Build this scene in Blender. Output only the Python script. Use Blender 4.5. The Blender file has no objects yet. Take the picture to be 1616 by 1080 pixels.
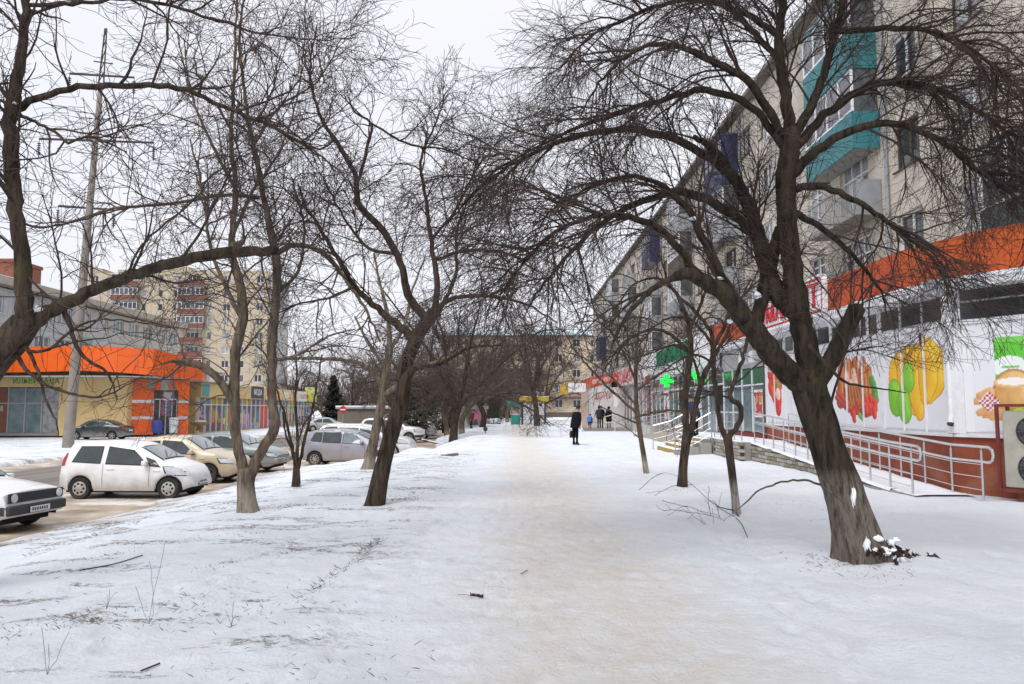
import bpy, math, random
import numpy as np
from mathutils import Vector, Matrix

SC = bpy.context.scene
COL = SC.collection
R = math.radians
# ---------------------------------------------------------------- camera
FPX, CX, CY, EYE = 1212.0, 808.0, 540.0, 1.6
PITCH = math.atan(105.0 / FPX)
cam = bpy.data.cameras.new('camera')
cam.sensor_width = 36.0
cam.lens = 36.0 * FPX / 1616.0
cam.clip_start, cam.clip_end = 0.05, 3000.0
camo = bpy.data.objects.new('camera', cam)
COL.objects.link(camo)
camo.location = (0, 0, EYE)
camo.rotation_euler = (math.pi / 2 + PITCH, 0, 0)
SC.camera = camo
# ---------------------------------------------------------------- overcast sky
SUN_EL, SUN_AZ = R(52), R(205)
w = bpy.data.worlds.new('World')
SC.world = w
w.use_nodes = True
nt = w.node_tree
bg = nt.nodes['Background']
bg.inputs['Strength'].default_value = 0.1
sky = nt.nodes.new('ShaderNodeTexSky')
sky.sky_type = 'NISHITA'
sky.sun_disc = False
sky.sun_elevation = SUN_EL
sky.sun_rotation = SUN_AZ
tc = nt.nodes.new('ShaderNodeTexCoord')
mp = nt.nodes.new('ShaderNodeMapping')
mp.inputs['Scale'].default_value = (1.0, 1.0, 2.6)
cn = nt.nodes.new('ShaderNodeTexNoise')
cn.inputs['Scale'].default_value = 2.2
cn.inputs['Detail'].default_value = 5
cr = nt.nodes.new('ShaderNodeValToRGB')
cr.color_ramp.elements[0].position, cr.color_ramp.elements[1].position = 0.3, 0.7
cr.color_ramp.elements[0].color = (6.35, 6.42, 7.0, 1)
cr.color_ramp.elements[1].color = (6.95, 7.0, 7.4, 1)
mx = nt.nodes.new('ShaderNodeMixRGB')
mx.inputs['Fac'].default_value = 0.95
L = nt.links.new
L(tc.outputs['Generated'], mp.inputs['Vector'])
L(mp.outputs['Vector'], cn.inputs['Vector'])
L(cn.outputs['Fac'], cr.inputs['Fac'])
L(sky.outputs['Color'], mx.inputs['Color1'])
L(cr.outputs['Color'], mx.inputs['Color2'])
L(mx.outputs['Color'], bg.inputs['Color'])
sl = bpy.data.lights.new('sun', 'SUN')
sl.energy = 1.5
sl.angle = R(35)
sl.color = (1.0, 0.985, 0.97)
so = bpy.data.objects.new('sun', sl)
COL.objects.link(so)
sd = Vector((math.sin(SUN_AZ) * math.cos(SUN_EL), math.cos(SUN_AZ) * math.cos(SUN_EL), math.sin(SUN_EL)))
so.rotation_euler = sd.to_track_quat('Z', 'Y').to_euler()
SC.view_settings.view_transform = 'Standard'
SC.view_settings.look = 'None'
SC.view_settings.exposure = 0.54
SC.view_settings.gamma = 1.0
SC.view_settings.use_curve_mapping = False
SC.cycles.max_bounces = 6
SC.cycles.transparent_max_bounces = 8


# ---------------------------------------------------------------- helpers
def at(px, py, Y):
    """world point that lies Y metres ahead on the ray of a photo pixel"""
    u, v = (px - CX) / FPX, (CY - py) / FPX
    c, s = math.cos(PITCH), math.sin(PITCH)
    dy, dz = c - v * s, s + v * c
    t = Y / dy
    return np.array((u * t, Y, EYE + dz * t))


_rt = np.random.default_rng(5).random((256, 256))


def vn(x, y):
    x, y = np.asarray(x, float), np.asarray(y, float)
    xi, yi = np.floor(x).astype(int), np.floor(y).astype(int)
    fx, fy = x - xi, y - yi
    fx, fy = fx * fx * (3 - 2 * fx), fy * fy * (3 - 2 * fy)
    g = lambda a, b: _rt[a & 255, b & 255]
    return (g(xi, yi) * (1 - fx) * (1 - fy) + g(xi + 1, yi) * fx * (1 - fy) + g(xi, yi + 1) * (1 - fx) * fy + g(xi + 1, yi + 1) * fx * fy) * 2 - 1


def sstep(a, b, x):
    t = np.clip((x - a) / (b - a), 0, 1)
    return t * t * (3 - 2 * t)


ROAD_Z = -0.78


def edge_x(y):
    return np.interp(y, [0, 12, 28, 30.5, 32.2, 45, 60, 66, 130], [-9.0, -8.95, -8.75, -6.9, -4.7, -4.4, -5.6, -5.8, -6])


def gz(x, y):
    """height of the snow"""
    x, y = np.asarray(x, float), np.asarray(y, float)
    xe = edge_x(y) + 0.30 * vn(x * 0.3 + 9, y * 0.7) + 0.15 * vn(x, y * 2.2)
    t = np.clip((x - (xe - 0.45)) / np.where(y > 31, 3.6, 7.3), 0, 1)
    z = -0.93 * (1 - t) ** 1.95
    z = np.where(x < -20.2, np.maximum(z, -0.92 + 0.30 * sstep(0, 0.5, -20.5 - x + 0.15 * vn(x, y))), z)
    rough = np.clip(np.abs(x - 0.5) / 2.2, 0.25, 1)
    near = np.clip(1.4 - y / 60, 0.15, 1)
    # thin ridges where old furrows run along the slope
    fur = np.sin((x * 0.75 - y * 0.22 + 0.5 * vn(x * 0.4, y * 0.4)) * 3.1)
    z = z + np.where((x < -1.2) & (x > xe), 0.045 * np.maximum(fur, -0.3) * sstep(-1.2, -2.5, x), 0)
    z = z + near * rough * (0.036 * vn(x * 0.45, y * 0.45) + 0.030 * vn(x * 1.3 + 7, y * 1.3) + 0.017 * vn(x * 3.7, y * 3.7 + 5) + 0.005 * vn(x * 9, y * 9))
    z = z + 0.004 * vn(x * 8 + 3, y * 6)
    # snow drifted up against big tree bases
    for bx, by in ((3.80, 8.4),):
        z = z + 0.05 * np.exp(-((x - bx) ** 2 + (y - by) ** 2) / 0.5)
    return z


def ground_at(px, py):
    """where the ray of a photo pixel meets the snow"""
    lo, hi = 1.5, 120.0
    for _ in range(40):
        m = (lo + hi) / 2
        p = at(px, py, m)
        if p[2] > float(gz(p[0], p[1])):
            lo = m
        else:
            hi = m
    p = at(px, py, lo)
    p[2] = float(gz(p[0], p[1]))
    return p


def link(o, parent=None):
    COL.objects.link(o)
    if parent is not None:
        o.parent = parent
    return o


def tag(o, label=None, cat=None, group=None, kind=None):
    for k, v in (('label', label), ('category', cat), ('group', group), ('kind', kind)):
        if v:
            o[k] = v
    return o


def thing(name, label, cat, loc, rz=0.0, group=None):
    o = bpy.data.objects.new(name, None)
    o.empty_display_size = 0.3
    o.location = tuple(float(c) for c in loc)
    o.rotation_euler = (0, 0, rz)
    link(o)
    return tag(o, label, cat, group)


def raw_mesh(name, V, Fq, mats, smooth=False, mi=None):
    """mesh from arrays: V (n,3), Fq (m,4) or (m,3)"""
    me = bpy.data.meshes.new(name)
    V = np.ascontiguousarray(V, np.float32)
    Fq = np.ascontiguousarray(Fq, np.int32)
    m, k = Fq.shape
    me.vertices.add(len(V))
    me.vertices.foreach_set('co', V.ravel())
    me.loops.add(m * k)
    me.loops.foreach_set('vertex_index', Fq.ravel())
    me.polygons.add(m)
    me.polygons.foreach_set('loop_start', np.arange(m, dtype=np.int32) * k)
    me.polygons.foreach_set('loop_total', np.full(m, k, np.int32))
    if smooth:
        me.polygons.foreach_set('use_smooth', np.ones(m, bool))
    for a in (mats if isinstance(mats, (list, tuple)) else [mats]):
        me.materials.append(a)
    if mi is not None:
        me.polygons.foreach_set('material_index', np.ascontiguousarray(mi, np.int32))
    me.update(calc_edges=True)
    return me


def inst(me, name, parent=None, loc=(0, 0, 0), rz=0.0, world=True):
    """an object that shares mesh data; loc in world space is made relative to an unrotated parent"""
    o = bpy.data.objects.new(name, me)
    loc = Vector([float(c) for c in loc])
    if parent is not None and world:
        loc = loc - parent_world(parent)
    o.location = loc
    o.rotation_euler = (0, 0, rz)
    return link(o, parent)


def parent_world(p):
    v = Vector(p.location)
    while p.parent:
        p = p.parent
        v = v + Vector(p.location)
    return v


class MB:
    def __init__(s):
        s.V, s.F, s.M = [], [], []

    def add(s, vs, fs, mi=0):
        b = len(s.V)
        s.V += [tuple(float(c) for c in v) for v in vs]
        s.F += [tuple(b + i for i in f) for f in fs]
        s.M += [mi] * len(fs)
        return s

    def hexa(s, p, mi=0):
        return s.add(p, [(0, 3, 2, 1), (4, 5, 6, 7), (0, 1, 5, 4), (1, 2, 6, 5), (2, 3, 7, 6), (3, 0, 4, 7)], mi)

    def box(s, x0, x1, y0, y1, z0, z1, mi=0):
        return s.hexa([(x0, y0, z0), (x1, y0, z0), (x1, y1, z0), (x0, y1, z0), (x0, y0, z1), (x1, y0, z1), (x1, y1, z1), (x0, y1, z1)], mi)

    def bar(s, a, b, r, n=8, mi=0, r2=None):
        return s.tube([a, b], [r, r if r2 is None else r2], n, mi)

    def tube(s, pts, r, n=8, mi=0):
        P = np.array([[float(c) for c in p] for p in pts])[None]
        rr = np.full((1, P.shape[1]), r) if np.isscalar(r) else np.array(r)[None]
        V, F = tubes(P, rr, n)
        k = P.shape[1]
        fs = [tuple(f) for f in F] + [tuple(range(n))[::-1], tuple((k - 1) * n + i for i in range(n))]
        return s.add(V, fs, mi)

    def prism(s, poly, fn, a, b, mi=0):
        """2-D polygon extruded from a to b; fn(u, v, w) gives the point"""
        n = len(poly)
        vs = [fn(u, v, a) for u, v in poly] + [fn(u, v, b) for u, v in poly]
        fs = [tuple(range(n))[::-1], tuple(range(n, 2 * n))] + [(i, (i + 1) % n, n + (i + 1) % n, n + i) for i in range(n)]
        return s.add(vs, fs, mi)

    def lathe(s, prof, c, axis=2, n=24, mi=0):
        """profile of (radius, height) turned round an axis through c"""
        vs = []
        for r_, h in prof:
            for i in range(n):
                a = 2 * math.pi * i / n
                p = [r_ * math.cos(a), r_ * math.sin(a), h]
                if axis == 1:
                    p = [p[0], p[2], p[1]]
                if axis == 0:
                    p = [p[2], p[0], p[1]]
                vs.append([c[k] + p[k] for k in range(3)])
        fs = []
        for j in range(len(prof) - 1):
            for i in range(n):
                fs.append((j * n + i, j * n + (i + 1) % n, (j + 1) * n + (i + 1) % n, (j + 1) * n + i))
        fs.append(tuple(range(n))[::-1])
        fs.append(tuple((len(prof) - 1) * n + i for i in range(n)))
        return s.add(vs, fs, mi)

    def mesh(s, name, mats, smooth=False, off=(0, 0, 0), recalc=True):
        me = bpy.data.meshes.new(name)
        me.from_pydata([(v[0] - off[0], v[1] - off[1], v[2] - off[2]) for v in s.V], [], s.F)
        mats = mats if isinstance(mats, (list, tuple)) else [mats]
        for m in mats:
            me.materials.append(m)
        if len(mats) > 1:
            me.polygons.foreach_set('material_index', np.array(s.M, np.int32))
        if recalc:
            import bmesh
            bm = bmesh.new()
            bm.from_mesh(me)
            bmesh.ops.recalc_face_normals(bm, faces=bm.faces)
            bm.to_mesh(me)
            bm.free()
        if smooth:
            me.polygons.foreach_set('use_smooth', np.ones(len(me.polygons), bool))
            try:
                me.set_sharp_from_angle(angle=R(40))
            except Exception:
                pass
        return me

    def build(s, name, mats, parent=None, local=False, smooth=False, bevel=0.0, recalc=True):
        off = (0, 0, 0)
        if parent is None:
            c = np.array(s.V)
            off = ((c[:, 0].min() + c[:, 0].max()) / 2, (c[:, 1].min() + c[:, 1].max()) / 2, c[:, 2].min())
        elif not local:
            off = parent_world(parent)
        o = bpy.data.objects.new(name, s.mesh(name, mats, smooth, off, recalc))
        if parent is None:
            o.location = off
        if bevel:
            b = o.modifiers.new('bevel', 'BEVEL')
            b.width, b.segments, b.limit_method = bevel, 2, 'ANGLE'
        return link(o, parent)


def tubes(P, Rr, K):
    """P (B,S,3) centre lines, Rr (B,S) radii -> vertices, quads"""
    P, Rr = np.asarray(P, float), np.asarray(Rr, float)
    B, S, _ = P.shape
    T = np.gradient(P, axis=1) if S > 2 else np.repeat((P[:, 1:] - P[:, :1]), S, axis=1)
    T /= np.linalg.norm(T, axis=2, keepdims=True) + 1e-12
    m = T.mean(axis=1)
    ref = np.where(np.abs(m[:, 2:3]) > 0.8 * np.linalg.norm(m, axis=1, keepdims=True), np.array([[1.0, 0.13, 0.0]]), np.array([[0.0, 0.13, 1.0]]))
    U = np.cross(T, ref[:, None, :])
    U /= np.linalg.norm(U, axis=2, keepdims=True) + 1e-12
    W = np.cross(T, U)
    a = np.arange(K) * 2 * math.pi / K
    V = P[:, :, None, :] + Rr[:, :, None, None] * (np.cos(a)[None, None, :, None] * U[:, :, None, :] + np.sin(a)[None, None, :, None] * W[:, :, None, :])
    i = np.arange(B)[:, None, None] * S * K + np.arange(S - 1)[None, :, None] * K
    k = np.arange(K)[None, None, :]
    k2 = (k + 1) % K
    F = np.stack([i + k, i + k2, i + K + k2, i + K + k], axis=-1).reshape(-1, 4)
    return V.reshape(-1, 3), F


class Fr:
    """a wall's own axes: u to the right as one faces it, z up, n out of the wall"""

    def __init__(s, ox, oy, nx, ny, oz=0.0):
        d = math.hypot(nx, ny)
        s.n = np.array((nx / d, ny / d, 0))
        s.u = np.array((-s.n[1], s.n[0], 0))
        s.o = np.array((ox, oy, oz), float)
        s.rz = math.atan2(s.u[1], s.u[0])

    def P(s, u, z, n=0.0):
        p = s.o + s.u * u + s.n * n
        return (p[0], p[1], p[2] + z)

    def box(s, mb, u0, u1, z0, z1, n0, n1, mi=0):
        return mb.hexa([s.P(u0, z0, n1), s.P(u1, z0, n1), s.P(u1, z0, n0), s.P(u0, z0, n0), s.P(u0, z1, n1), s.P(u1, z1, n1), s.P(u1, z1, n0), s.P(u0, z1, n0)], mi)

    def part(s, name, m, parent, u0, u1, z0, z1, n0, n1, bevel=0.0):
        mb = MB()
        s.box(mb, u0, u1, z0, z1, n0, n1)
        return mb.build(name, m, parent, bevel=bevel)


# ---------------------------------------------------------------- materials
_mats = {}


def mat(name, col, rough=0.7, metal=0.0, var=0.12, scale=3.0, bump=0.0, bscale=40.0, emit=0.0, coat=0.0, stretch=(1, 1, 1), col2=None, dirt=None, spec=0.5):
    if name in _mats:
        return _mats[name]
    m = bpy.data.materials.new(name)
    m.use_nodes = True
    n, l = m.node_tree.nodes, m.node_tree.links
    b = n['Principled BSDF']
    b.inputs['Roughness'].default_value = rough
    b.inputs['Metallic'].default_value = metal
    b.inputs['Coat Weight'].default_value = coat
    b.inputs['Coat Roughness'].default_value = 0.08
    b.inputs['Specular IOR Level'].default_value = spec
    t = n.new('ShaderNodeTexCoord')
    mp = n.new('ShaderNodeMapping')
    mp.inputs['Scale'].default_value = stretch
    l.new(t.outputs['Object'], mp.inputs['Vector'])
    if var or col2:
        nz = n.new('ShaderNodeTexNoise')
        nz.inputs['Scale'].default_value = scale
        nz.inputs['Detail'].default_value = 6
        nz.inputs['Roughness'].default_value = 0.65
        l.new(mp.outputs['Vector'], nz.inputs['Vector'])
        rp = n.new('ShaderNodeValToRGB')
        rp.color_ramp.elements[0].position, rp.color_ramp.elements[1].position = 0.32, 0.68
        c2 = col2 or [min(1, c * (1 + var)) for c in col]
        c1 = col if col2 else [c * (1 - var) for c in col]
        rp.color_ramp.elements[0].color = (*c1, 1)
        rp.color_ramp.elements[1].color = (*c2, 1)
        l.new(nz.outputs['Fac'], rp.inputs['Fac'])
        out = rp.outputs['Color']
        if dirt:
            dc, amount, ds = dirt
            n2 = n.new('ShaderNodeTexNoise')
            n2.inputs['Scale'].default_value = ds
            n2.inputs['Detail'].default_value = 8
            n2.inputs['Roughness'].default_value = 0.7
            l.new(mp.outputs['Vector'], n2.inputs['Vector'])
            r2 = n.new('ShaderNodeMapRange')
            r2.inputs['From Min'].default_value, r2.inputs['From Max'].default_value = 0.5, 0.72
            r2.inputs['To Max'].default_value = amount
            l.new(n2.outputs['Fac'], r2.inputs['Value'])
            mm = n.new('ShaderNodeMixRGB')
            mm.inputs['Color2'].default_value = (*dc, 1)
            l.new(r2.outputs['Result'], mm.inputs['Fac'])
            l.new(out, mm.inputs['Color1'])
            out = mm.outputs['Color']
        l.new(out, b.inputs['Base Color'])
    else:
        b.inputs['Base Color'].default_value = (*col, 1)
    if emit:
        b.inputs['Emission Color'].default_value = (*col, 1)
        b.inputs['Emission Strength'].default_value = emit
    if bump:
        bz = n.new('ShaderNodeTexNoise')
        bz.inputs['Scale'].default_value = bscale
        bz.inputs['Detail'].default_value = 5
        l.new(mp.outputs['Vector'], bz.inputs['Vector'])
        bp = n.new('ShaderNodeBump')
        bp.inputs['Strength'].default_value = bump
        bp.inputs['Distance'].default_value = 0.02
        l.new(bz.outputs['Fac'], bp.inputs['Height'])
        l.new(bp.outputs['Normal'], b.inputs['Normal'])
    _mats[name] = m
    return m


def print_mat(name='poster_print', rough=0.45):
    if name in _mats:
        return _mats[name]
    m = bpy.data.materials.new(name)
    m.use_nodes = True
    n, l = m.node_tree.nodes, m.node_tree.links
    a = n.new('ShaderNodeVertexColor')
    a.layer_name = 'ink'
    l.new(a.outputs['Color'], n['Principled BSDF'].inputs['Base Color'])
    n['Principled BSDF'].inputs['Roughness'].default_value = rough
    _mats[name] = m
    return m


WHITE = mat('white_pvc', (0.74, 0.74, 0.76), 0.45, var=0.05, scale=2, dirt=((0.45, 0.42, 0.4), 0.35, 3))
SNOWM = mat('snow_cap', (0.80, 0.82, 0.86), 0.8, var=0.04, scale=8, bump=0.3, bscale=25)
STEEL = mat('brushed_steel', (0.62, 0.62, 0.63), 0.28, metal=1.0, var=0.08)
DARKGLASS = mat('dark_glass', (0.025, 0.03, 0.035), 0.06, var=0.3, scale=1.5, spec=0.8)
TEALGLASS = mat('shop_glass', (0.16, 0.22, 0.23), 0.08, var=0.35, scale=1.1, spec=0.8)
BLACKPL = mat('black_plastic', (0.02, 0.02, 0.022), 0.5, var=0.2)
CONC = mat('weathered_concrete', (0.30, 0.29, 0.27), 0.9, var=0.2, scale=5, bump=0.4, bscale=30, dirt=((0.14, 0.12, 0.10), 0.6, 2.5))
# ---------------------------------------------------------------- snow ground
def axis(parts):
    out = []
    for a, b, st in parts:
        out.append(np.arange(a, b, st))
    return np.concatenate(out)


gx = axis([(-400, -60, 20), (-60, -22, 2.0), (-22, -19.5, 0.2), (-19.5, -10, 0.7), (-10, -6, 0.10), (-6, 6.2, 0.05), (6.2, 12, 0.25), (12, 60, 4), (60, 401, 20)])
gy = axis([(-30, 2, 1.0), (2, 10, 0.05), (10, 20, 0.11), (20, 34, 0.22), (34, 60, 0.5), (60, 140, 2.0), (140, 700, 20)])
GX, GY = np.meshgrid(gx, gy)
GZ = gz(GX, GY)
# shallow shoe prints
rg = np.random.default_rng(11)


def prints(path, n, spread, deep):
    global GZ
    for k in range(n):
        t = (k + rg.random() * 0.6) / n
        x = np.interp(t, np.linspace(0, 1, len(path)), [p[0] for p in path])
        y = np.interp(t, np.linspace(0, 1, len(path)), [p[1] for p in path])
        x += rg.normal() * spread + (0.1 if k % 2 else -0.1)
        a = rg.normal() * 0.3
        i0, i1 = np.searchsorted(gy, (y - 0.3, y + 0.3))
        j0, j1 = np.searchsorted(gx, (x - 0.3, x + 0.3))
        if i1 <= i0 or j1 <= j0:
            continue
        dx, dy = GX[i0:i1, j0:j1] - x, GY[i0:i1, j0:j1] - y
        u, v = dx * math.cos(a) + dy * math.sin(a), -dx * math.sin(a) + dy * math.cos(a)
        q = (u / 0.06) ** 2 + (v / 0.15) ** 2
        GZ[i0:i1, j0:j1] -= deep * np.exp(-q * q) - deep * 0.35 * np.exp(-((np.sqrt(q) - 1.5) / 0.3) ** 2)


prints([(2.0, 3.5), (2.6, 9), (3.2, 13), (6.0, 20)], 60, 0.12, 0.030)
prints([(-1.4, 3.5), (-1.2, 9), (-0.8, 16)], 60, 0.22, 0.024)
prints([(-3.4, 4), (-2.6, 9), (-1, 14)], 44, 0.3, 0.028)
for _ in range(9):
    prints([(0.4 + rg.normal() * 0.8, 3), (0.4 + rg.normal() * 0.6, 18)], 44, 0.25, 0.014)
prints([(5.6, 13), (5.8, 6), (6, 4)], 40, 0.3, 0.028)
nx, ny = len(gx), len(gy)
V = np.stack([GX.ravel(), GY.ravel(), GZ.ravel()], 1)
ii = (np.arange(ny - 1)[:, None] * nx + np.arange(nx - 1)[None, :]).ravel()
Q = np.stack([ii, ii + 1, ii + nx + 1, ii + nx], 1)


def snow_material():
    m = bpy.data.materials.new('trodden_snow')
    m.use_nodes = True
    n, l = m.node_tree.nodes, m.node_tree.links
    b = n['Principled BSDF']
    b.inputs['Roughness'].default_value = 0.75
    b.inputs['Specular IOR Level'].default_value = 0.25
    tc = n.new('ShaderNodeTexCoord')

    def noise(scale, detail=6, rough=0.6, stretch=None):
        z = n.new('ShaderNodeTexNoise')
        z.inputs['Scale'].default_value, z.inputs['Detail'].default_value, z.inputs['Roughness'].default_value = scale, detail, rough
        if stretch:
            q = n.new('ShaderNodeMapping')
            q.inputs['Scale'].default_value = stretch
            l.new(tc.outputs['Object'], q.inputs['Vector'])
            l.new(q.outputs['Vector'], z.inputs['Vector'])
        else:
            l.new(tc.outputs['Object'], z.inputs['Vector'])
        return z.outputs['Fac']

    def rng(v, a, c, d=0.0, e=1.0):
        q = n.new('ShaderNodeMapRange')
        q.interpolation_type = 'SMOOTHSTEP'
        for k, val in (('From Min', a), ('From Max', c), ('To Min', d), ('To Max', e)):
            q.inputs[k].default_value = val
        l.new(v, q.inputs['Value'])
        return q.outputs['Result']

    def op(o, a, c):
        q = n.new('ShaderNodeMath')
        q.operation = o
        for k, v in ((0, a), (1, c)):
            if hasattr(v, 'links'):
                l.new(v, q.inputs[k])
            else:
                q.inputs[k].default_value = v
        return q.outputs[0]

    def mix(f, a, c):
        q = n.new('ShaderNodeMixRGB')
        l.new(f, q.inputs['Fac'])
        for k, v in (('Color1', a), ('Color2', c)):
            if hasattr(v, 'links'):
                l.new(v, q.inputs[k])
            else:
                q.inputs[k].default_value = (*v, 1)
        return q.outputs['Color']

    sp = n.new('ShaderNodeSeparateXYZ')
    l.new(tc.outputs['Object'], sp.inputs['Vector'])
    x, y = sp.outputs['X'], sp.outputs['Y']
    base = mix(rng(noise(0.7), 0.35, 0.65), (0.80, 0.84, 0.90), (0.865, 0.895, 0.94))
    # the trodden band of the path: sandy, compacted
    d = op('ABSOLUTE', op('ADD', op('SUBTRACT', x, 0.65), op('MULTIPLY', op('SUBTRACT', noise(0.5, 3), 0.5), 1.6)), 0.0)
    band = rng(d, 0.25, 1.55, 1.0, 0.0)
    band = op('MULTIPLY', band, rng(noise(2.6, 10, 0.8), 0.33, 0.60, 0.35, 1.0))
    base = mix(op('MULTIPLY', band, 0.92), base, (0.76, 0.71, 0.645))
    # wider, lightly soiled zone right across the promenade
    wide = rng(op('ABSOLUTE', op('SUBTRACT', x, 0.6), 0.0), 2.2, 4.5, 1.0, 0.0)
    base = mix(op('MULTIPLY', op('MULTIPLY', wide, rng(noise(1.1, 8, 0.7), 0.45, 0.7)), 0.30), base, (0.62, 0.60, 0.58))
    # grit pressed into it
    grit = op('MULTIPLY', op('MULTIPLY', rng(noise(16, 8, 0.75, (1, 0.6, 1)), 0.62, 0.74), rng(noise(1.4, 4), 0.40, 0.62)), op('ADD', op('MULTIPLY', band, 0.6), op('MULTIPLY', wide, 0.25)))
    base = mix(grit, base, (0.33, 0.26, 0.20))
    # icy grey and white flecks of trampled snow
    base = mix(op('MULTIPLY', rng(noise(24, 6, 0.8, (0.7, 1, 1)), 0.56, 0.66), 0.25), base, (0.70, 0.715, 0.75))
    base = mix(op('MULTIPLY', rng(noise(11, 8, 0.8), 0.54, 0.66), 0.6), base, (0.91, 0.93, 0.965))
    # brown slush close to the parked cars and far pavement
    sl = op('MULTIPLY', rng(x, -6.6, -8.6), rng(x, -21.5, -20.5))
    sl = op('MULTIPLY', sl, rng(noise(0.9, 8, 0.7, (0.6, 1, 1)), 0.38, 0.60))
    base = mix(op('MULTIPLY', sl, 0.85), base, (0.30, 0.235, 0.175))
    # grass and earth showing through on the left bank
    rot = n.new('ShaderNodeMapping')
    rot.inputs['Rotation'].default_value = (0, 0, R(-60))
    rot.inputs['Scale'].default_value = (0.28, 1.5, 1)
    l.new(tc.outputs['Object'], rot.inputs['Vector'])
    zz = n.new('ShaderNodeTexNoise')
    zz.inputs['Scale'].default_value, zz.inputs['Detail'].default_value, zz.inputs['Roughness'].default_value = 1.3, 10, 0.72
    l.new(rot.outputs['Vector'], zz.inputs['Vector'])
    gr = op('MULTIPLY', rng(x, -0.7, -2.0), rng(zz.outputs['Fac'], 0.525, 0.575))
    gr = op('MULTIPLY', gr, rng(noise(15, 8, 0.85), 0.46, 0.54))
    base = mix(op('MULTIPLY', gr, 0.9), base, (0.12, 0.10, 0.075))
    l.new(base, b.inputs['Base Color'])
    h = op('ADD', op('MULTIPLY', noise(5, 8, 0.7), 1.0), op('MULTIPLY', noise(26, 8, 0.8), 0.5))
    bp = n.new('ShaderNodeBump')
    bp.inputs['Strength'].default_value = 1.0
    bp.inputs['Distance'].default_value = 0.06
    l.new(h, bp.inputs['Height'])
    l.new(bp.outputs['Normal'], b.inputs['Normal'])
    return m


ground = link(bpy.data.objects.new('snow_ground', raw_mesh('snow_ground', V, Q, snow_material(), True)))
tag(ground, 'snow covered ground with a trodden sandy path down the middle', kind='structure')


def road_material():
    m = bpy.data.materials.new('slushy_asphalt')
    m.use_nodes = True
    n, l = m.node_tree.nodes, m.node_tree.links
    b = n['Principled BSDF']
    b.inputs['Roughness'].default_value = 0.55
    tc = n.new('ShaderNodeTexCoord')

    def noise(scale, stretch):
        q = n.new('ShaderNodeMapping')
        q.inputs['Scale'].default_value = stretch
        z = n.new('ShaderNodeTexNoise')
        z.inputs['Scale'].default_value, z.inputs['Detail'].default_value, z.inputs['Roughness'].default_value = scale, 8, 0.65
        l.new(tc.outputs['Object'], q.inputs['Vector'])
        l.new(q.outputs['Vector'], z.inputs['Vector'])
        return z.outputs['Fac']

    def ramp(v, stops):
        r_ = n.new('ShaderNodeValToRGB')
        e = r_.color_ramp.elements
        while len(e) < len(stops):
            e.new(0.5)
        for k, (p, c) in enumerate(stops):
            e[k].position, e[k].color = p, (*c, 1)
        l.new(v, r_.inputs['Fac'])
        return r_.outputs['Color']

    slush = ramp(noise(0.8, (1, 1.0, 1)), [(0.30, (0.20, 0.155, 0.11)), (0.44, (0.35, 0.27, 0.19)), (0.54, (0.47, 0.385, 0.29)), (0.62, (0.72, 0.69, 0.66))])
    lane = ramp(noise(1.1, (1.0, 0.04, 1)), [(0.36, (0.085, 0.08, 0.078)), (0.5, (0.13, 0.12, 0.11)), (0.66, (0.24, 0.21, 0.18))])
    sp = n.new('ShaderNodeSeparateXYZ')
    l.new(tc.outputs['Object'], sp.inputs['Vector'])
    f = n.new('ShaderNodeMapRange')
    f.interpolation_type = 'SMOOTHSTEP'
    f.inputs['From Min'].default_value, f.inputs['From Max'].default_value = -13.2, -14.6
    l.new(sp.outputs['X'], f.inputs['Value'])
    g = n.new('ShaderNodeMapRange')
    g.inputs['From Min'].default_value, g.inputs['From Max'].default_value = -19.6, -18.6
    l.new(sp.outputs['X'], g.inputs['Value'])
    k = n.new('ShaderNodeMath')
    k.operation = 'MULTIPLY'
    l.new(f.outputs[0], k.inputs[0])
    l.new(g.outputs[0], k.inputs[1])
    mx_ = n.new('ShaderNodeMixRGB')
    l.new(k.outputs[0], mx_.inputs['Fac'])
    l.new(slush, mx_.inputs['Color1'])
    l.new(lane, mx_.inputs['Color2'])
    l.new(mx_.outputs['Color'], b.inputs['Base Color'])
    bp = n.new('ShaderNodeBump')
    bp.inputs['Strength'].default_value, bp.inputs['Distance'].default_value = 0.5, 0.03
    l.new(noise(6, (1, 1, 1)), bp.inputs['Height'])
    l.new(bp.outputs['Normal'], b.inputs['Normal'])
    return m


rx = np.arange(-21.0, -2.9, 0.5)
ry = np.concatenate([np.arange(-20, 60, 0.8), np.arange(60, 131, 5)])
RX, RY = np.meshgrid(rx, ry)
RZ = ROAD_Z + 0.012 * vn(RX * 0.9, RY * 0.9)
ii = (np.arange(len(ry) - 1)[:, None] * len(rx) + np.arange(len(rx) - 1)[None, :]).ravel()
Q = np.stack([ii, ii + 1, ii + len(rx) + 1, ii + len(rx)], 1)
road = link(bpy.data.objects.new('road', raw_mesh('road', np.stack([RX.ravel(), RY.ravel(), RZ.ravel()], 1), Q, road_material(), True)))
tag(road, 'slushy road and parking strip beside the snow bank', kind='structure')

# dry grass, fallen twigs and leaf scraps poking out of the snow
rg = np.random.default_rng(21)


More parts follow.
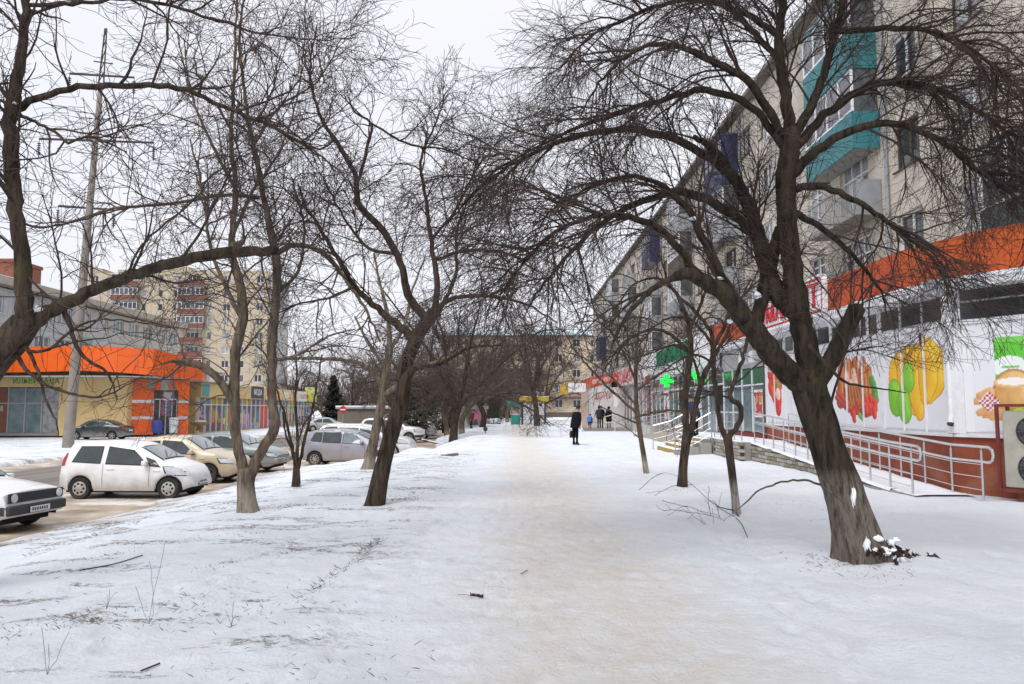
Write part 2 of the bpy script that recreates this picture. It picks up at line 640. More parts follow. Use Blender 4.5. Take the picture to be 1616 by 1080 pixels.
def litter(name, label, mats, lines, scatter):
    Vs, Fs, Ms = [], [], []

    def blade(x, y, hh, lean, wdt, mi):
        a = rg.random() * 6.28
        z = float(gz(x, y)) - 0.01
        dx, dy = math.cos(a), math.sin(a)
        b = len(Vs)
        ex, ey = x + dx * hh * lean, y + dy * hh * lean
        Vs.extend([(x - dy * wdt, y + dx * wdt, z), (x + dy * wdt, y - dx * wdt, z), ((x + ex) / 2 + dy * wdt * .7, (y + ey) / 2 - dx * wdt * .7, z + hh * .65), (ex, ey, z + hh)])
        Fs.append((b, b + 1, b + 2, b + 3))
        Ms.append(mi)

    for pts, n, spread, hh in lines:
        G = [ground_at(*p) for p in pts]
        for _ in range(n):
            t = rg.random() * (len(G) - 1)
            k = min(int(t), len(G) - 2)
            p = G[k] + (G[k + 1] - G[k]) * (t - k)
            # clumps along the line
            if vn(t * 7.3 + p[0] * 3, p[1] * 3) < -0.15:
                continue
            blade(p[0] + rg.normal() * spread, p[1] + rg.normal() * spread * 1.6, hh * (0.15 + .75 * rg.random() ** 1.5), 0.6 + rg.random() * 2.2, 0.0012 + 0.0022 * rg.random(), int(rg.random() * 2))
    for _ in range(scatter):
        p = ground_at(rg.uniform(0, 700), 1080 - 250 * rg.random() ** 1.5)
        if vn(p[0] * 1.1, p[1] * 1.1 + 40) < 0.3:
            continue
        blade(p[0], p[1], 0.035 * (0.2 + rg.random() ** 2), 0.6 + rg.random() * 2.6, 0.001 + 0.0016 * rg.random(), int(rg.random() * 2))
    o = link(bpy.data.objects.new(name, raw_mesh(name, Vs, Fs, mats, False, Ms)))
    return tag(o, label, kind='stuff')


GRASS = mat('dry_grass', (0.075, 0.06, 0.045), 0.9, var=0.3)
GRASS2 = mat('winter_grass', (0.055, 0.06, 0.035), 0.9, var=0.3)
litter('dead_grass', 'dead grass blades poking through the snow on the left bank', [GRASS, GRASS2], [
    ([(40, 880), (150, 845), (250, 815), (340, 803), (420, 806)], 900, 0.07, 0.05),
    ([(420, 806), (480, 798), (600, 798), (660, 786)], 700, 0.09, 0.05),
    ([(100, 890), (200, 872), (330, 850), (470, 838)], 500, 0.06, 0.04),
    ([(490, 940), (530, 905), (575, 870), (600, 852)], 420, 0.03, 0.055),
    ([(0, 1000), (90, 985), (200, 968), (330, 945)], 420, 0.12, 0.045),
    ([(200, 985), (300, 978), (400, 962), (490, 955)], 300, 0.16, 0.045),
    ([(600, 790), (680, 770), (720, 745)], 320, 0.12, 0.06),
    ([(560, 760), (620, 745), (700, 730), (760, 715)], 420, 0.14, 0.06),
    ([(640, 750), (700, 738), (750, 726)], 300, 0.14, 0.06),
    ([(1040, 772), (1120, 776)], 160, 0.10, 0.05),
    ([(300, 905), (400, 880), (520, 868)], 260, 0.06, 0.04),
    ([(520, 1010), (600, 985), (660, 960)], 120, 0.15, 0.03),
    ([(1180, 800), (1290, 800), (1350, 830)], 120, 0.25, 0.04),
    ([(1270, 880), (1330, 900), (1440, 905)], 340, 0.14, 0.05),
], 500)
# ---------------------------------------------------------------- shared builders
STONE = mat('pebble_dash_cream', (0.57, 0.52, 0.44), 0.9, var=0.28, scale=14, bump=0.5, bscale=60, dirt=((0.30, 0.27, 0.23), 0.55, 0.8))
STONEB = mat('pebble_dash_grey', (0.47, 0.43, 0.37), 0.9, var=0.28, scale=14, bump=0.5, bscale=60, dirt=((0.22, 0.20, 0.18), 0.7, 0.6))
STONE2 = mat('pebble_dash_beige', (0.53, 0.43, 0.31), 0.9, var=0.25, scale=11, bump=0.5, bscale=60, dirt=((0.20, 0.17, 0.14), 0.5, 0.7))
JOINT = mat('joint_mortar', (0.42, 0.41, 0.39), 0.9, var=0.15)
CURTAIN = mat('net_curtain_glass', (0.30, 0.31, 0.32), 0.12, var=0.5, scale=1.6, spec=0.8)
SHADEGLASS = mat('shaded_glass', (0.09, 0.095, 0.10), 0.1, var=0.5, scale=1.3, spec=0.8)
BRICKRED = mat('red_brown_cladding', (0.17, 0.065, 0.045), 0.7, var=0.2, scale=3)
TURQ = mat('turquoise_sheet', (0.03, 0.18, 0.20), 0.55, var=0.15, scale=2)
BLUE = mat('blue_sheet', (0.014, 0.025, 0.09), 0.55, var=0.15, scale=2)
GREYSHEET = mat('grey_sheet', (0.28, 0.29, 0.30), 0.6, var=0.15, scale=2)
BROWNWOOD = mat('old_brown_frame', (0.08, 0.055, 0.04), 0.7)
_pan, _win = {}, {}


def panel_mesh(w_, h_, hole, m, t=0.3):
    """wall panel of width w_ and height h_, origin at its lower left corner on the face, hole = (u0,u1,z0,z1)"""
    k = (round(w_, 3), round(h_, 3), hole, m.name)
    if k in _pan:
        return _pan[k]
    f = Fr(0, 0, 0, -1)
    mb = MB()
    g = 0.012
    if hole is None:
        f.box(mb, g, w_ - g, g, h_ - g, -t, 0)
    else:
        a, b, c, d = hole
        o = [(g, g), (w_ - g, g), (w_ - g, h_ - g), (g, h_ - g)]
        q = [(a, c), (b, c), (b, d), (a, d)]
        vs = [f.P(u, z, 0) for u, z in o + q] + [f.P(u, z, -t) for u, z in o + q]
        fs = []
        for i in range(4):
            j = (i + 1) % 4
            fs += [(i, j, 4 + j, 4 + i), (8 + i, 12 + i, 12 + j, 8 + j), (i, 8 + i, 8 + j, j), (4 + i, 4 + j, 12 + j, 12 + i)]
        mb.add(vs, fs)
    _pan[k] = mb.mesh('wall_panel', m)
    return _pan[k]


def window_meshes(w_, h_, n, frame_m, glass_m, transom=0.0, sill=True):
    k = (round(w_, 3), round(h_, 3), n, frame_m.name, glass_m.name, transom, sill)
    if k in _win:
        return _win[k]
    f = Fr(0, 0, 0, -1)
    fr_, gl = MB(), MB()
    b = 0.07
    f.box(fr_, 0, w_, 0, b, -0.05, 0.02)
    f.box(fr_, 0, w_, h_ - b, h_, -0.05, 0.02)
    f.box(fr_, 0, b, b, h_ - b, -0.05, 0.02)
    f.box(fr_, w_ - b, w_, b, h_ - b, -0.05, 0.02)
    for i in range(1, n):
        x = w_ * i / n
        f.box(fr_, x - 0.045, x + 0.045, b, h_ - b, -0.05, 0.022)
    if transom:
        for i in range(n):
            f.box(fr_, w_ * i / n + 0.046, w_ * (i + 1) / n - 0.046, h_ * transom - .03, h_ * transom + .03, -0.05, 0.018)
    if sill:
        f.box(fr_, -0.05, w_ + 0.05, -0.05, -0.004, -0.05, 0.20)
    f.box(gl, 0.02, w_ - 0.02, 0.02, h_ - 0.02, -0.035, -0.02)
    _win[k] = (fr_.mesh('window', frame_m), gl.mesh('pane', glass_m))
    return _win[k]


def window(parent, fr, u, z, w_, h_, n, frame_m, glass_m, depth=-0.14, transom=0.0, sill=True):
    a, b = window_meshes(w_, h_, n, frame_m, glass_m, transom, sill)
    o = inst(a, 'window', parent, fr.P(u, z, depth), fr.rz)
    p = bpy.data.objects.new('pane', b)
    link(p, o)
    return o


def panel(parent, fr, u, z, w_, h_, hole, m):
    return inst(panel_mesh(w_, h_, hole, m), 'wall_panel', parent, fr.P(u, z, 0), fr.rz)


def railing(parent, fr, u0, u1, z0, z1, n, m, name='railing', step=0.13):
    mb = MB()
    fr.box(mb, u0, u1, z1 - 0.04, z1, n - 0.025, n + 0.025)
    fr.box(mb, u0, u1, z0, z0 + 0.03, n - 0.015, n + 0.015)
    k = max(2, int((u1 - u0) / step))
    for i in range(k + 1):
        u = u0 + (u1 - u0) * i / k
        fr.box(mb, u - 0.008, u + 0.008, z0 + 0.03, z1 - 0.04, n - 0.008, n + 0.008)
    o = mb.build(name, m, parent)
    o['kind'] = 'stuff'
    return o


def text_tris(s, font_w=1.0):
    cu = bpy.data.curves.new('t', 'FONT')
    cu.body = s
    cu.resolution_u = 2
    cu.extrude = 0.02
    o = bpy.data.objects.new('t', cu)
    COL.objects.link(o)
    dg = bpy.context.evaluated_depsgraph_get()
    me = bpy.data.meshes.new_from_object(o.evaluated_get(dg))
    V_ = np.array([v.co[:] for v in me.vertices])
    F_ = [tuple(p.vertices) for p in me.polygons]
    bpy.data.objects.remove(o)
    bpy.data.curves.remove(cu)
    bpy.data.meshes.remove(me)
    return V_, F_


def lettering(parent, fr, s, u0, u1, z0, z1, n, m, name='lettering', thick=0.03, bold=0.0):
    """raised lettering that fills a rectangle of the wall"""
    V_, F_ = text_tris(s)
    lo, hi = V_.min(0), V_.max(0)
    mb = MB()
    offs = [(0, 0)] if not bold else [(-bold, 0), (0, 0), (bold, 0)]
    for k, (dx, dz) in enumerate(offs):
        mb.add([fr.P(u0 + (v[0] - lo[0]) / (hi[0] - lo[0]) * (u1 - u0) + dx, z0 + (v[1] - lo[1]) / (hi[1] - lo[1]) * (z1 - z0) + dz, n + (thick + 0.0005 * k if v[2] > 0 else 0)) for v in V_], F_)
    o = mb.build(name, m, parent, recalc=False)
    o['kind'] = 'stuff'
    return o


def poster(parent, fr, u0, u1, z0, z1, n, fn, res=0.019, name='poster'):
    """flat print: fn(x, y) -> rgb in metres from the lower left corner"""
    nu, nz = max(4, int((u1 - u0) / res)), max(4, int((z1 - z0) / res))
    us, zs = np.linspace(u0, u1, nu + 1), np.linspace(z0, z1, nz + 1)
    U, Z = np.meshgrid(us, zs)
    P = fr.o + fr.u * U.ravel()[:, None] + fr.n * n
    P[:, 2] += Z.ravel()
    off = np.array(parent_world(parent))
    ii = (np.arange(nz)[:, None] * (nu + 1) + np.arange(nu)[None, :]).ravel()
    me = raw_mesh(name, P - off, np.stack([ii, ii + 1, ii + nu + 2, ii + nu + 1], 1), print_mat())
    col = np.clip(fn(U.ravel() - u0, Z.ravel() - z0), 0, 1)
    ca = me.color_attributes.new('ink', 'FLOAT_COLOR', 'POINT')
    ca.data.foreach_set('color', np.concatenate([col, np.ones((len(col), 1))], 1).astype(np.float32).ravel())
    o = bpy.data.objects.new(name, me)
    return link(o, parent)


# ---- poster art: spines with a radius, shaded as the print is
def canvas(x):
    return np.tile(np.array((0.74, 0.74, 0.77)), (len(x), 1))


def lay(img, x, y, spine, rad, c0, c1, hl=None, edge=None):
    s = np.array(spine, float)
    t = np.linspace(0, len(s) - 1, 40)
    k = np.minimum(t.astype(int), len(s) - 2)
    sp = s[k] + (s[k + 1] - s[k]) * (t - k)[:, None]
    if len(s) > 2:  # soften the corners
        for _ in range(4):
            sp[1:-1] = (sp[:-2] + sp[1:-1] * 2 + sp[2:]) / 4
    rr = np.interp(np.linspace(0, 1, 40), np.linspace(0, 1, len(rad)), rad)
    D = np.hypot(x[:, None] - sp[None, :, 0], y[:, None] - sp[None, :, 1]) / rr[None]
    j = D.argmin(1)
    d = D[np.arange(len(x)), j]
    m = d < 1
    side = ((x - sp[j, 0]) * 0.7 + (y - sp[j, 1]) * 0.7) / rr[j]
    f = np.clip(0.5 - side * 0.6 + 0.15 * vn(x * 23, y * 9), 0, 1)[:, None]
    c = np.array(c0) * (1 - f) + np.array(c1) * f
    if edge is not None:
        q = np.clip((d - 0.82) / 0.15, 0, 1)[:, None]
        c = c * (1 - q) + np.array(edge) * q
    if hl is not None:
        q = np.clip(1 - np.abs(side - 0.35) / 0.13, 0, 1)[:, None] * np.clip(0.8 - d, 0, 1)[:, None]
        c = c * (1 - q) + np.array(hl) * q
    img[m] = c[m]
    return img


YEL, YEL2, YED = (0.92, 0.60, 0.015), (0.75, 0.36, 0.01), (0.55, 0.22, 0.01)


def art_bananas(x, y):
    im = canvas(x)
    lay(im, x, y, [(0.85, 1.25), (1.3, 1.15), (1.75, 1.2)], (.40, .6, .45), YEL, YEL2)
    for sp, r_ in (([(0.75, 1.62), (0.40, 1.30), (0.36, 0.85), (0.50, 0.6)], (.10, .24, .26, .12)),
                   ([(1.85, 1.72), (2.12, 1.4), (2.1, 0.95), (1.8, 0.62)], (.14, .27, .28, .12)),
                   ([(0.98, 1.62), (0.80, 1.3), (0.85, 0.75), (1.2, 0.42)], (.16, .32, .33, .16)),
                   ([(1.35, 1.62), (1.2, 1.2), (1.32, 0.75), (1.38, 0.34)], (.16, .36, .36, .18)),
                   ([(1.55, 1.75), (1.66, 1.4), (1.68, 1.0), (1.62, 0.66)], (.10, .28, .29, .18)),
                   ([(1.66, 1.85), (1.92, 1.4), (1.90, 0.95), (1.74, 0.64)], (.08, .21, .22, .10))):
        lay(im, x, y, sp, r_, YEL, YEL2, (1, .78, .2), YED)
    lay(im, x, y, [(1.52, 2.0), (1.6, 1.80)], (.04, .11), (0.25, 0.02, 0.05), (0.15, 0.01, 0.02))
    for sp, r_ in (([(1.0, 1.2), (0.97, 1.02)], (.22, .27)), ([(0.36, 0.80), (0.42, 0.56)], (.28, .32)), ([(0.74, 0.56), (0.80, 0.36)], (.30, .27))):
        lay(im, x, y, sp, r_, (0.30, 0.62, 0.03), (0.13, 0.42, 0.01), (.55, .8, .2), (0.10, 0.30, 0.01))
    return im


def art_meat(x, y):
    im = canvas(x)
    rg_ = np.random.default_rng(3)
    lay(im, x, y, [(0.55, 1.45), (0.8, 1.0), (1.25, 0.95), (1.3, 0.5)], (.38, .55, .5, .3), (.42, .12, .03), (.25, .04, .02))
    for cx_, cy_, h in ((0.35, 1.55, .5), (0.62, 1.6, .55), (0.95, 1.62, .5), (1.25, 1.6, .5), (1.45, 1.35, .5), (0.3, 1.1, .5), (1.3, 1.15, .4)):
        lay(im, x, y, [(cx_, cy_ + .1), (cx_ - .05, cy_ - h)], (.12, .17), (0.70, 0.22, 0.04), (0.22, 0.03, 0.01), (.95, .6, .35), (0.20, 0.03, 0.01))
    for cx_, cy_ in ((0.55, 1.2), (0.85, 1.25), (0.72, 0.95)):
        lay(im, x, y, [(cx_, cy_ + .2), (cx_ + .05, cy_ - .15)], (.10, .15), (0.80, 0.55, 0.42), (0.62, 0.28, 0.18), (.95, .8, .7), (0.35, 0.06, 0.03))
    for k in range(7):
        a = 0.55 + k * 0.1
        lay(im, x, y, [(a, 1.05), (a - .02 + .03 * k, 0.75), (a + .08, 0.45)], (.05, .075, .05), (0.60, 0.20, 0.03), (0.20, 0.03, 0.01), (.9, .5, .2), (0.15, 0.02, 0.01))
    for sp in ([(0.1, 0.75), (0.6, 0.4)], [(0.15, 0.9), (0.5, 0.62)], [(0.55, 0.45), (0.95, 0.35)], [(1.0, 0.55), (0.75, 0.3)]):
        lay(im, x, y, sp, (.09, .09), (0.60, 0.06, 0.02), (0.28, 0.02, 0.02), (.9, .4, .3), (0.2, 0.01, 0.01))
    for cx_, cy_ in ((1.62, 1.05), (1.66, 0.9), (1.55, 1.2), (1.68, 0.75), (1.6, 0.62)):
        lay(im, x, y, [(cx_, cy_), (cx_ + .02, cy_ - .1)], (.1, .1), (0.15, 0.40, 0.05), (0.03, 0.16, 0.02))
    for cx_, cy_ in ((1.35, 0.55), (1.5, 0.6), (1.65, 0.5), (1.45, 0.4), (1.6, 0.32), (0.8, 0.2), (1.3, 0.42)):
        lay(im, x, y, [(cx_, cy_ + .1), (cx_ + .02, cy_ - .08)], (.1, .08), (0.80, 0.05, 0.02), (0.45, 0.01, 0.01), (1, .5, .4))
    lay(im, x, y, [(1.05, .25), (1.2, .12)], (.07, .05), (0.2, 0.5, 0.08), (0.05, 0.25, 0.03))
    return im


def art_tomato(x, y):
    im = canvas(x)
    lay(im, x, y, [(0.7, 1.7), (0.9, 1.3), (1.1, .7)], (.4, .45, .3), (.8, .10, .03), (.5, .02, .01))
    for cx_, cy_, r_ in ((0.55, 1.75, .3), (0.95, 1.85, .3), (0.55, 1.25, .28), (1.35, 1.7, .3), (0.75, 1.5, .25), (1.2, 1.4, .25)):
        lay(im, x, y, [(cx_, cy_), (cx_ + .03, cy_ - .08)], (r_, r_), (0.85, 0.10, 0.03), (0.50, 0.02, 0.01), (1, .75, .6), (0.40, 0.02, 0.01))
    lay(im, x, y, [(0.6, 1.1), (0.75, 0.75)], (.2, .1), (0.8, 0.10, 0.03), (0.5, 0.02, 0.01), (1, .6, .5))
    lay(im, x, y, [(1.05, 1.35), (1.2, 1.15)], (.13, .1), (0.2, 0.45, 0.08), (0.05, 0.25, 0.03))
    lay(im, x, y, [(1.1, 0.95), (1.12, 0.4)], (.28, .22), (0.75, 0.03, 0.02), (0.45, 0.01, 0.01), (1, .5, .45))
    lay(im, x, y, [(1.1, 0.98), (1.14, 0.9)], (.2, .16), (0.85, 0.70, 0.65), (0.7, 0.4, 0.35))
    return im


def art_dairy(x, y):
    im = canvas(x)

    def rect(x0, x1, y0, y1, c):
        m = (x > x0) & (x < x1) & (y > y0) & (y < y1)
        im[m] = c
    rect(0.42, 0.92, 0.85, 1.7, (0.12, 0.52, 0.04))
    rect(0.42, 0.92, 1.64, 1.74, (0.20, 0.60, 0.10))
    m = ((x - .67) / .3) ** 2 + ((y - 1.18) / .2) ** 2 < 1
    im[m & (x > .42) & (x < .92)] = (0.80, 0.85, 0.82)
    rect(0.52, 0.84, 1.15, 1.2, (0.18, 0.55, 0.10))
    rect(0.98, 1.6, 0.75, 1.25, (0.85, 0.30, 0.03))
    rect(1.02, 1.2, 0.95, 1.02, (0.9, 0.6, 0.4))
    rect(1.25, 1.75, 1.3, 1.95, (0.66, 0.74, 0.80))
    rect(1.27, 1.6, 1.98, 2.08, (0.70, 0.03, 0.03))
    lay(im, x, y, [(0.72, 0.78), (0.74, 0.55)], (.36, .38), (0.82, 0.55, 0.22), (0.55, 0.26, 0.06), (.95, .8, .55), (0.4, 0.18, 0.05))
    m = ((x - .73) / .36) ** 2 + ((y - .9) / .10) ** 2 < 1
    im[m] = (0.75, 0.48, 0.2)
    m = ((x - .73) / .30) ** 2 + ((y - .91) / .07) ** 2 < 1
    im[m] = (0.88, 0.85, 0.80)
    lay(im, x, y, [(1.45, 0.55), (1.75, 0.5)], (.22, .2), (0.45, 0.18, 0.05), (0.25, 0.08, 0.02), None, (0.2, 0.06, 0.02))
    m = ((x - 1.5) / .24) ** 2 + ((y - .66) / .13) ** 2 < 1
    im[m] = (0.85, 0.8, 0.8)
    m2 = m & (vn(x * 14, y * 14) > .35)
    im[m2] = (0.25, 0.02, 0.06)
    for a, b in ((0.05, .55), (.12, .66), (.2, .3), (.32, .26), (.1, .34)):
        lay(im, x, y, [(a, b), (a + .18, b + .05)], (.07, .1), (0.80, 0.45, 0.20), (0.55, 0.25, 0.08), (.95, .75, .5))
    m = (np.abs(x - .28) + np.abs(y - .55) < .2)
    ck = ((np.floor(x * 22) + np.floor(y * 22)) % 2) > 0
    im[m & ck] = (0.45, 0.04, 0.08)
    im[m & ~ck] = (0.8, 0.75, 0.75)
    for a, b in ((.78, .33), (.9, .2), (1.12, .22), (.72, .18), (1.3, .2)):
        for r_, c in ((.15, (0.30, 0.42, 0.04)), (.13, (0.50, 0.66, 0.08)), (.06, (0.75, 0.80, 0.45))):
            m = ((x - a) / r_) ** 2 + ((y - b) / (r_ * .75)) ** 2 < 1
            im[m] = c
    return im


def art_flyer(x, y):
    im = np.tile(np.array((0.72, 0.70, 0.68)), (len(x), 1))
    m = (x > .06) & (x < x.max() - .06) & (y > .06) & (y < y.max() - .08)
    im[m] = (0.42, 0.04, 0.04)
    q = vn(x * 7 + 4, y * 7)
    im[m & (q > .15)] = (0.65, 0.55, 0.5)
    im[m & (q > .45)] = (0.5, 0.25, 0.05)
    m = (y > y.max() - .22) & (np.sin(x * 40) > -.2) & (y < y.max() - .1)
    im[m] = (0.6, 0.02, 0.03)
    return im


def art_goods(seed, colours):
    def fn(x, y):
        rg_ = np.random.default_rng(seed)
        im = np.tile(np.array((0.10, 0.11, 0.13)), (len(x), 1))
        W_, H_ = x.max(), y.max()
        for _ in range(int(W_ * 5)):
            c = colours[int(rg_.random() * len(colours))]
            cx_, cy_ = rg_.random() * W_, rg_.random() ** 1.3 * H_ * .85
            ww, hh = .12 + .3 * rg_.random(), .2 + .6 * rg_.random()
            m = (np.abs(x - cx_ + .1 * vn(y * 3, y * 0 + seed)) < ww) & (np.abs(y - cy_) < hh)
            im[m] = np.array(c) * (0.75 + .5 * rg_.random())
        return im
    return fn


# ---------------------------------------------------------------- five-storey block on the right
WX, NY, FY = 12.0, 4.0, 113.0
blk = thing('apartment_building', 'long five-storey cream panel block with balconies behind the shops on the right', 'building', (WX, FY, 0))
fr = Fr(WX, FY, -1, 0)           # u = FY - y, runs towards the camera
fr.part('core_wall', JOINT, blk, 0, FY - NY, -0.3, 17.0, -11.0, -0.31)
FL = [2.4, 5.2, 8.0, 10.8, 13.6]
bal = [(13.9, 17.9), (24.4, 28.4), (39.8, 43.6), (50.5, 54.2), (61.2, 65.0), (73.4, 77.2), (85.6, 89.4), (97.4, 101.2)]
bays = []
y = NY
for a, b in bal + [(FY, FY)]:
    n = max(1, round((a - y) / 3.15))
    for i in range(n):
        bays.append((y + (a - y) * i / n, y + (a - y) * (i + 1) / n, 'w'))
    if b > a:
        bays.append((a, b, 'b'))
    y = b
rg = np.random.default_rng(8)
glasses = [DARKGLASS, CURTAIN, SHADEGLASS, CURTAIN]
for a, b, k in bays:
    wd = b - a
    u = FY - b
    for j, z in enumerate(FL):
        if z < 4 and a < 30:
            continue
        w_ = 1.5 if k == 'w' else 2.2
        h0, hh = (0.95, 1.4) if k == 'w' else (0.12, 2.2)
        c = wd / 2
        hole = (round(c - w_ / 2, 3), round(c + w_ / 2, 3), h0, h0 + hh)
        panel(blk, fr, u, z, wd, 2.8, hole, STONE if rg.random() < .6 else STONEB)
        if k == 'w' and rg.random() < .10 and a < 70:
            mb = MB()
            fr.box(mb, u + hole[1] + .12, u + hole[1] + .8, z + .35, z + .85, .06, .36)
            acu = mb.build('cooling_unit', WHITE, blk)
            mb = MB()
            fr.box(mb, u + hole[1] + .16, u + hole[1] + .58, z + .40, z + .80, .362, .37)
            mb.build('fan_grille', GREYSHEET, acu)
        old = rg.random() < 0.25
        window(blk, fr, u + hole[0], z + h0, w_, hh, 2 if k == 'w' else 3, BROWNWOOD if old else WHITE, glasses[int(rg.random() * 4)], transom=0.72 if rg.random() < .4 else 0)
    panel(blk, fr, u, 16.4, wd, 0.62, None, STONE)
# eaves
mb = MB()
fr.box(mb, -0.3, FY - NY + .3, 17.02, 17.2, -11.2, 0.5)
fr.box(mb, -0.3, FY - NY + .3, 17.2, 17.32, -11.2, 0.42)
mb.build('eaves', mat('eaves_board', (0.16, 0.14, 0.12), 0.85, var=.2), blk)
# downpipes
for yy in (23.9, 39.2, 49.9, 60.6):
    mb = MB()
    mb.bar(fr.P(FY - yy, 0.2, 0.08), fr.P(FY - yy, 16.9, 0.08), 0.06, 8)
    mb.build('downpipe', GREYSHEET, blk, smooth=True)


def balcony(ya, yb, floor_z, style, sheet):
    """concrete slab with parapet; style: 'open', 'half' glazed, 'boxed' in sheet"""
    d = 0.85
    u0, u1 = FY - yb, FY - ya
    mb = MB()
    fr.box(mb, u0, u1, floor_z - 0.14, floor_z, 0.003, d)
    o = mb.build('balcony', CONC, blk)
    def sub(name, m, *q):
        b_ = MB()
        fr.box(b_, *q)
        b_.build(name, m, o)
    if style == 'open':
        railing(o, fr, u0 + .03, u1 - .03, floor_z, floor_z + 1.05, d - 0.04, GREYSHEET)
        sub('end_rail', GREYSHEET, u1 - .05, u1 - .01, floor_z, floor_z + 1.03, 0.01, d - 0.07)
        return
    hgt = 2.52 if style == 'boxed' else 1.05
    # ribbed sheets, one by one
    n = int((u1 - u0) / 0.5)
    for i in range(n):
        a, b = u0 + (u1 - u0) * i / n, u0 + (u1 - u0) * (i + 1) / n
        sub('sheet', sheet, a + .006, b - .006, floor_z - 0.2, floor_z + (1.05 if style != 'boxed' else 1.15), d + .002, d + 0.03)
    sub('side_sheet', sheet, u1 + .002, u1 + 0.03, floor_z - 0.2, floor_z + hgt, 0.004, d)
    sub('side_sheet', sheet, u0 - 0.03, u0 - .002, floor_z - 0.2, floor_z + hgt, 0.004, d)
    top = floor_z + 2.5
    z1 = floor_z + (1.17 if style == 'boxed' else 1.07)
    if style in ('boxed', 'half'):
        w_ = (u1 - u0)
        fm, gm = window_meshes(w_, top - z1, 4, sheet if style == 'boxed' else WHITE, SHADEGLASS if style == 'half' else DARKGLASS, 0, False)
        q = inst(fm, 'glazing', o, Vector(fr.P(u0, z1, d)) , fr.rz)
        p = bpy.data.objects.new('pane', gm)
        if style != 'boxed':
            sg, gg = window_meshes(d - .1, top - z1, 1, WHITE, SHADEGLASS, 0, False)
        sub('roof_sheet', sheet, u0 - .04, u1 + .04, top + 0.003, top + 0.08, 0.004, d + 0.08)
        sub('glazing_pane', gm.materials[0], u0 + .03, u1 - .03, z1 + .03, top - .03, d - .03, d - .015)
        if style == 'half':
            sub('side_pane', SHADEGLASS, u1 - .03, u1 - .012, z1, top - .003, 0.05, d - .06)


for i, (a, b) in enumerate(bal):
    for j, z in enumerate(FL):
        if z < 4 or (i == 0 and j != 1):
            continue
        st, sh = rg.choice(['open', 'half', 'half', 'open']), GREYSHEET
        if i == 1:
            st, sh = (('open', GREYSHEET), ('open', GREYSHEET), ('open', GREYSHEET), ('half', TURQ), ('half', TURQ))[j]
            z = z - 0.55 if j >= 3 else z
        if i == 0:
            st, sh = 'half', mat('dark_green_sheet', (0.05, 0.07, 0.07), 0.6)
        if i in (2, 4) and j == 4:
            st, sh = 'boxed', BLUE
        if i == 3 and j == 3:
            st, sh = 'half', BROWNWOOD
        if i == 7 and j == 2:
            st, sh = 'boxed', BLUE
        balcony(a, b, z, st, sh)

# ---------------------------------------------------------------- grocery shop extension, near end
ORANGE = mat('orange_ribbed_sheet', (0.43, 0.062, 0.011), 0.55, var=0.22, scale=1.4, dirt=((0.22, 0.05, 0.02), 0.6, 1.7))
ORANGE2 = mat('orange_flat_sheet', (0.46, 0.074, 0.004), 0.5, var=0.12, scale=1.2, dirt=((0.24, 0.05, 0.01), 0.5, 0.9))
REDWALL = mat('red_plinth_paint', (0.27, 0.062, 0.030), 0.85, var=0.25, scale=2.2, bump=0.25, bscale=20, dirt=((0.30, 0.19, 0.12), 0.7, 1.3))
SIGNRED = mat('sign_red', (0.55, 0.012, 0.022), 0.4, var=0.05)
SIGNWHITE = mat('sign_white', (0.78, 0.78, 0.79), 0.4, var=0.03)
GREENSIGN = mat('sign_green', (0.008, 0.23, 0.10), 0.45, var=0.2)
shop = thing('shop_building', 'single-storey white shop with orange ribbed fascia, produce prints and red plinth at the right edge', 'shop', (8.5, 14.9, 0))
fs = Fr(8.5, 31.0, -1, 0)         # side wall along the path, u = 31 - y
ff = Fr(8.5, 14.9, -0.85, -0.52)  # front wall, angled away
SU = 31.0 - 14.9
fs.part('wall', WHITE, shop, 5.2, SU, 1.12, 3.9, -0.25, -0.02)
ff.part('wall', WHITE, shop, 0.003, 7.0, 1.12, 3.9, -0.25, -0.02)
fs.part('plinth', REDWALL, shop, 5.2, SU, -0.4, 1.06, -0.25, 0.0)
ff.part('plinth', REDWALL, shop, 0.003, 7.0, -0.4, 1.06, -0.25, 0.0)
fs.part('sill', WHITE, shop, 5.2, SU + .05, 1.06, 1.12, -0.2, 0.07)
ff.part('sill', WHITE, shop, 0.06, 7.0, 1.06, 1.12, -0.2, 0.07)
# flat roof behind the fascia
mb = MB()
poly = [fs.P(0, 0, 0.3)[:2], fs.P(SU, 0, .3)[:2], ff.P(7, 0, .3)[:2], (11.95, 9.0), (11.95, 31.0)]
mb.prism(poly, lambda a, b, c: (a, b, c), 3.92, 4.12)
mb.build('roof', GREYSHEET, shop)
# panels between the mullions
edges = [5.25, 6.15, 7.05, 7.95, 8.85, 9.75, 10.65, 11.5, 12.4, 13.35, 14.3, 15.2, 16.02]
for a, b in zip(edges[:-1], edges[1:]):
    fs.part('panel', SIGNWHITE, shop, a + .03, b - .03, 1.16, 3.2, -0.015, 0.0)
for k, a in enumerate(edges):
    wd = 0.085 if k in (0, 6, 9, 12) else 0.02
    fs.part('mullion', WHITE, shop, a - wd, a + wd if k < 12 else 16.09, 1.125, 3.84, -0.015, 0.028)
fs.part('rail', WHITE, shop, 5.34, SU, 3.22, 3.31, -0.015, 0.020)
for a, b in ((5.4, 6.9), (7.2, 9.0), (9.2, 11.5), (11.75, 12.6), (12.8, 14.25), (14.34, 15.93)):
    fs.part('transom_window', DARKGLASS, shop, a, b, 3.36, 3.80, -0.015, 0.006)
fe = [0.2, 1.45, 2.75, 4.05, 5.4]
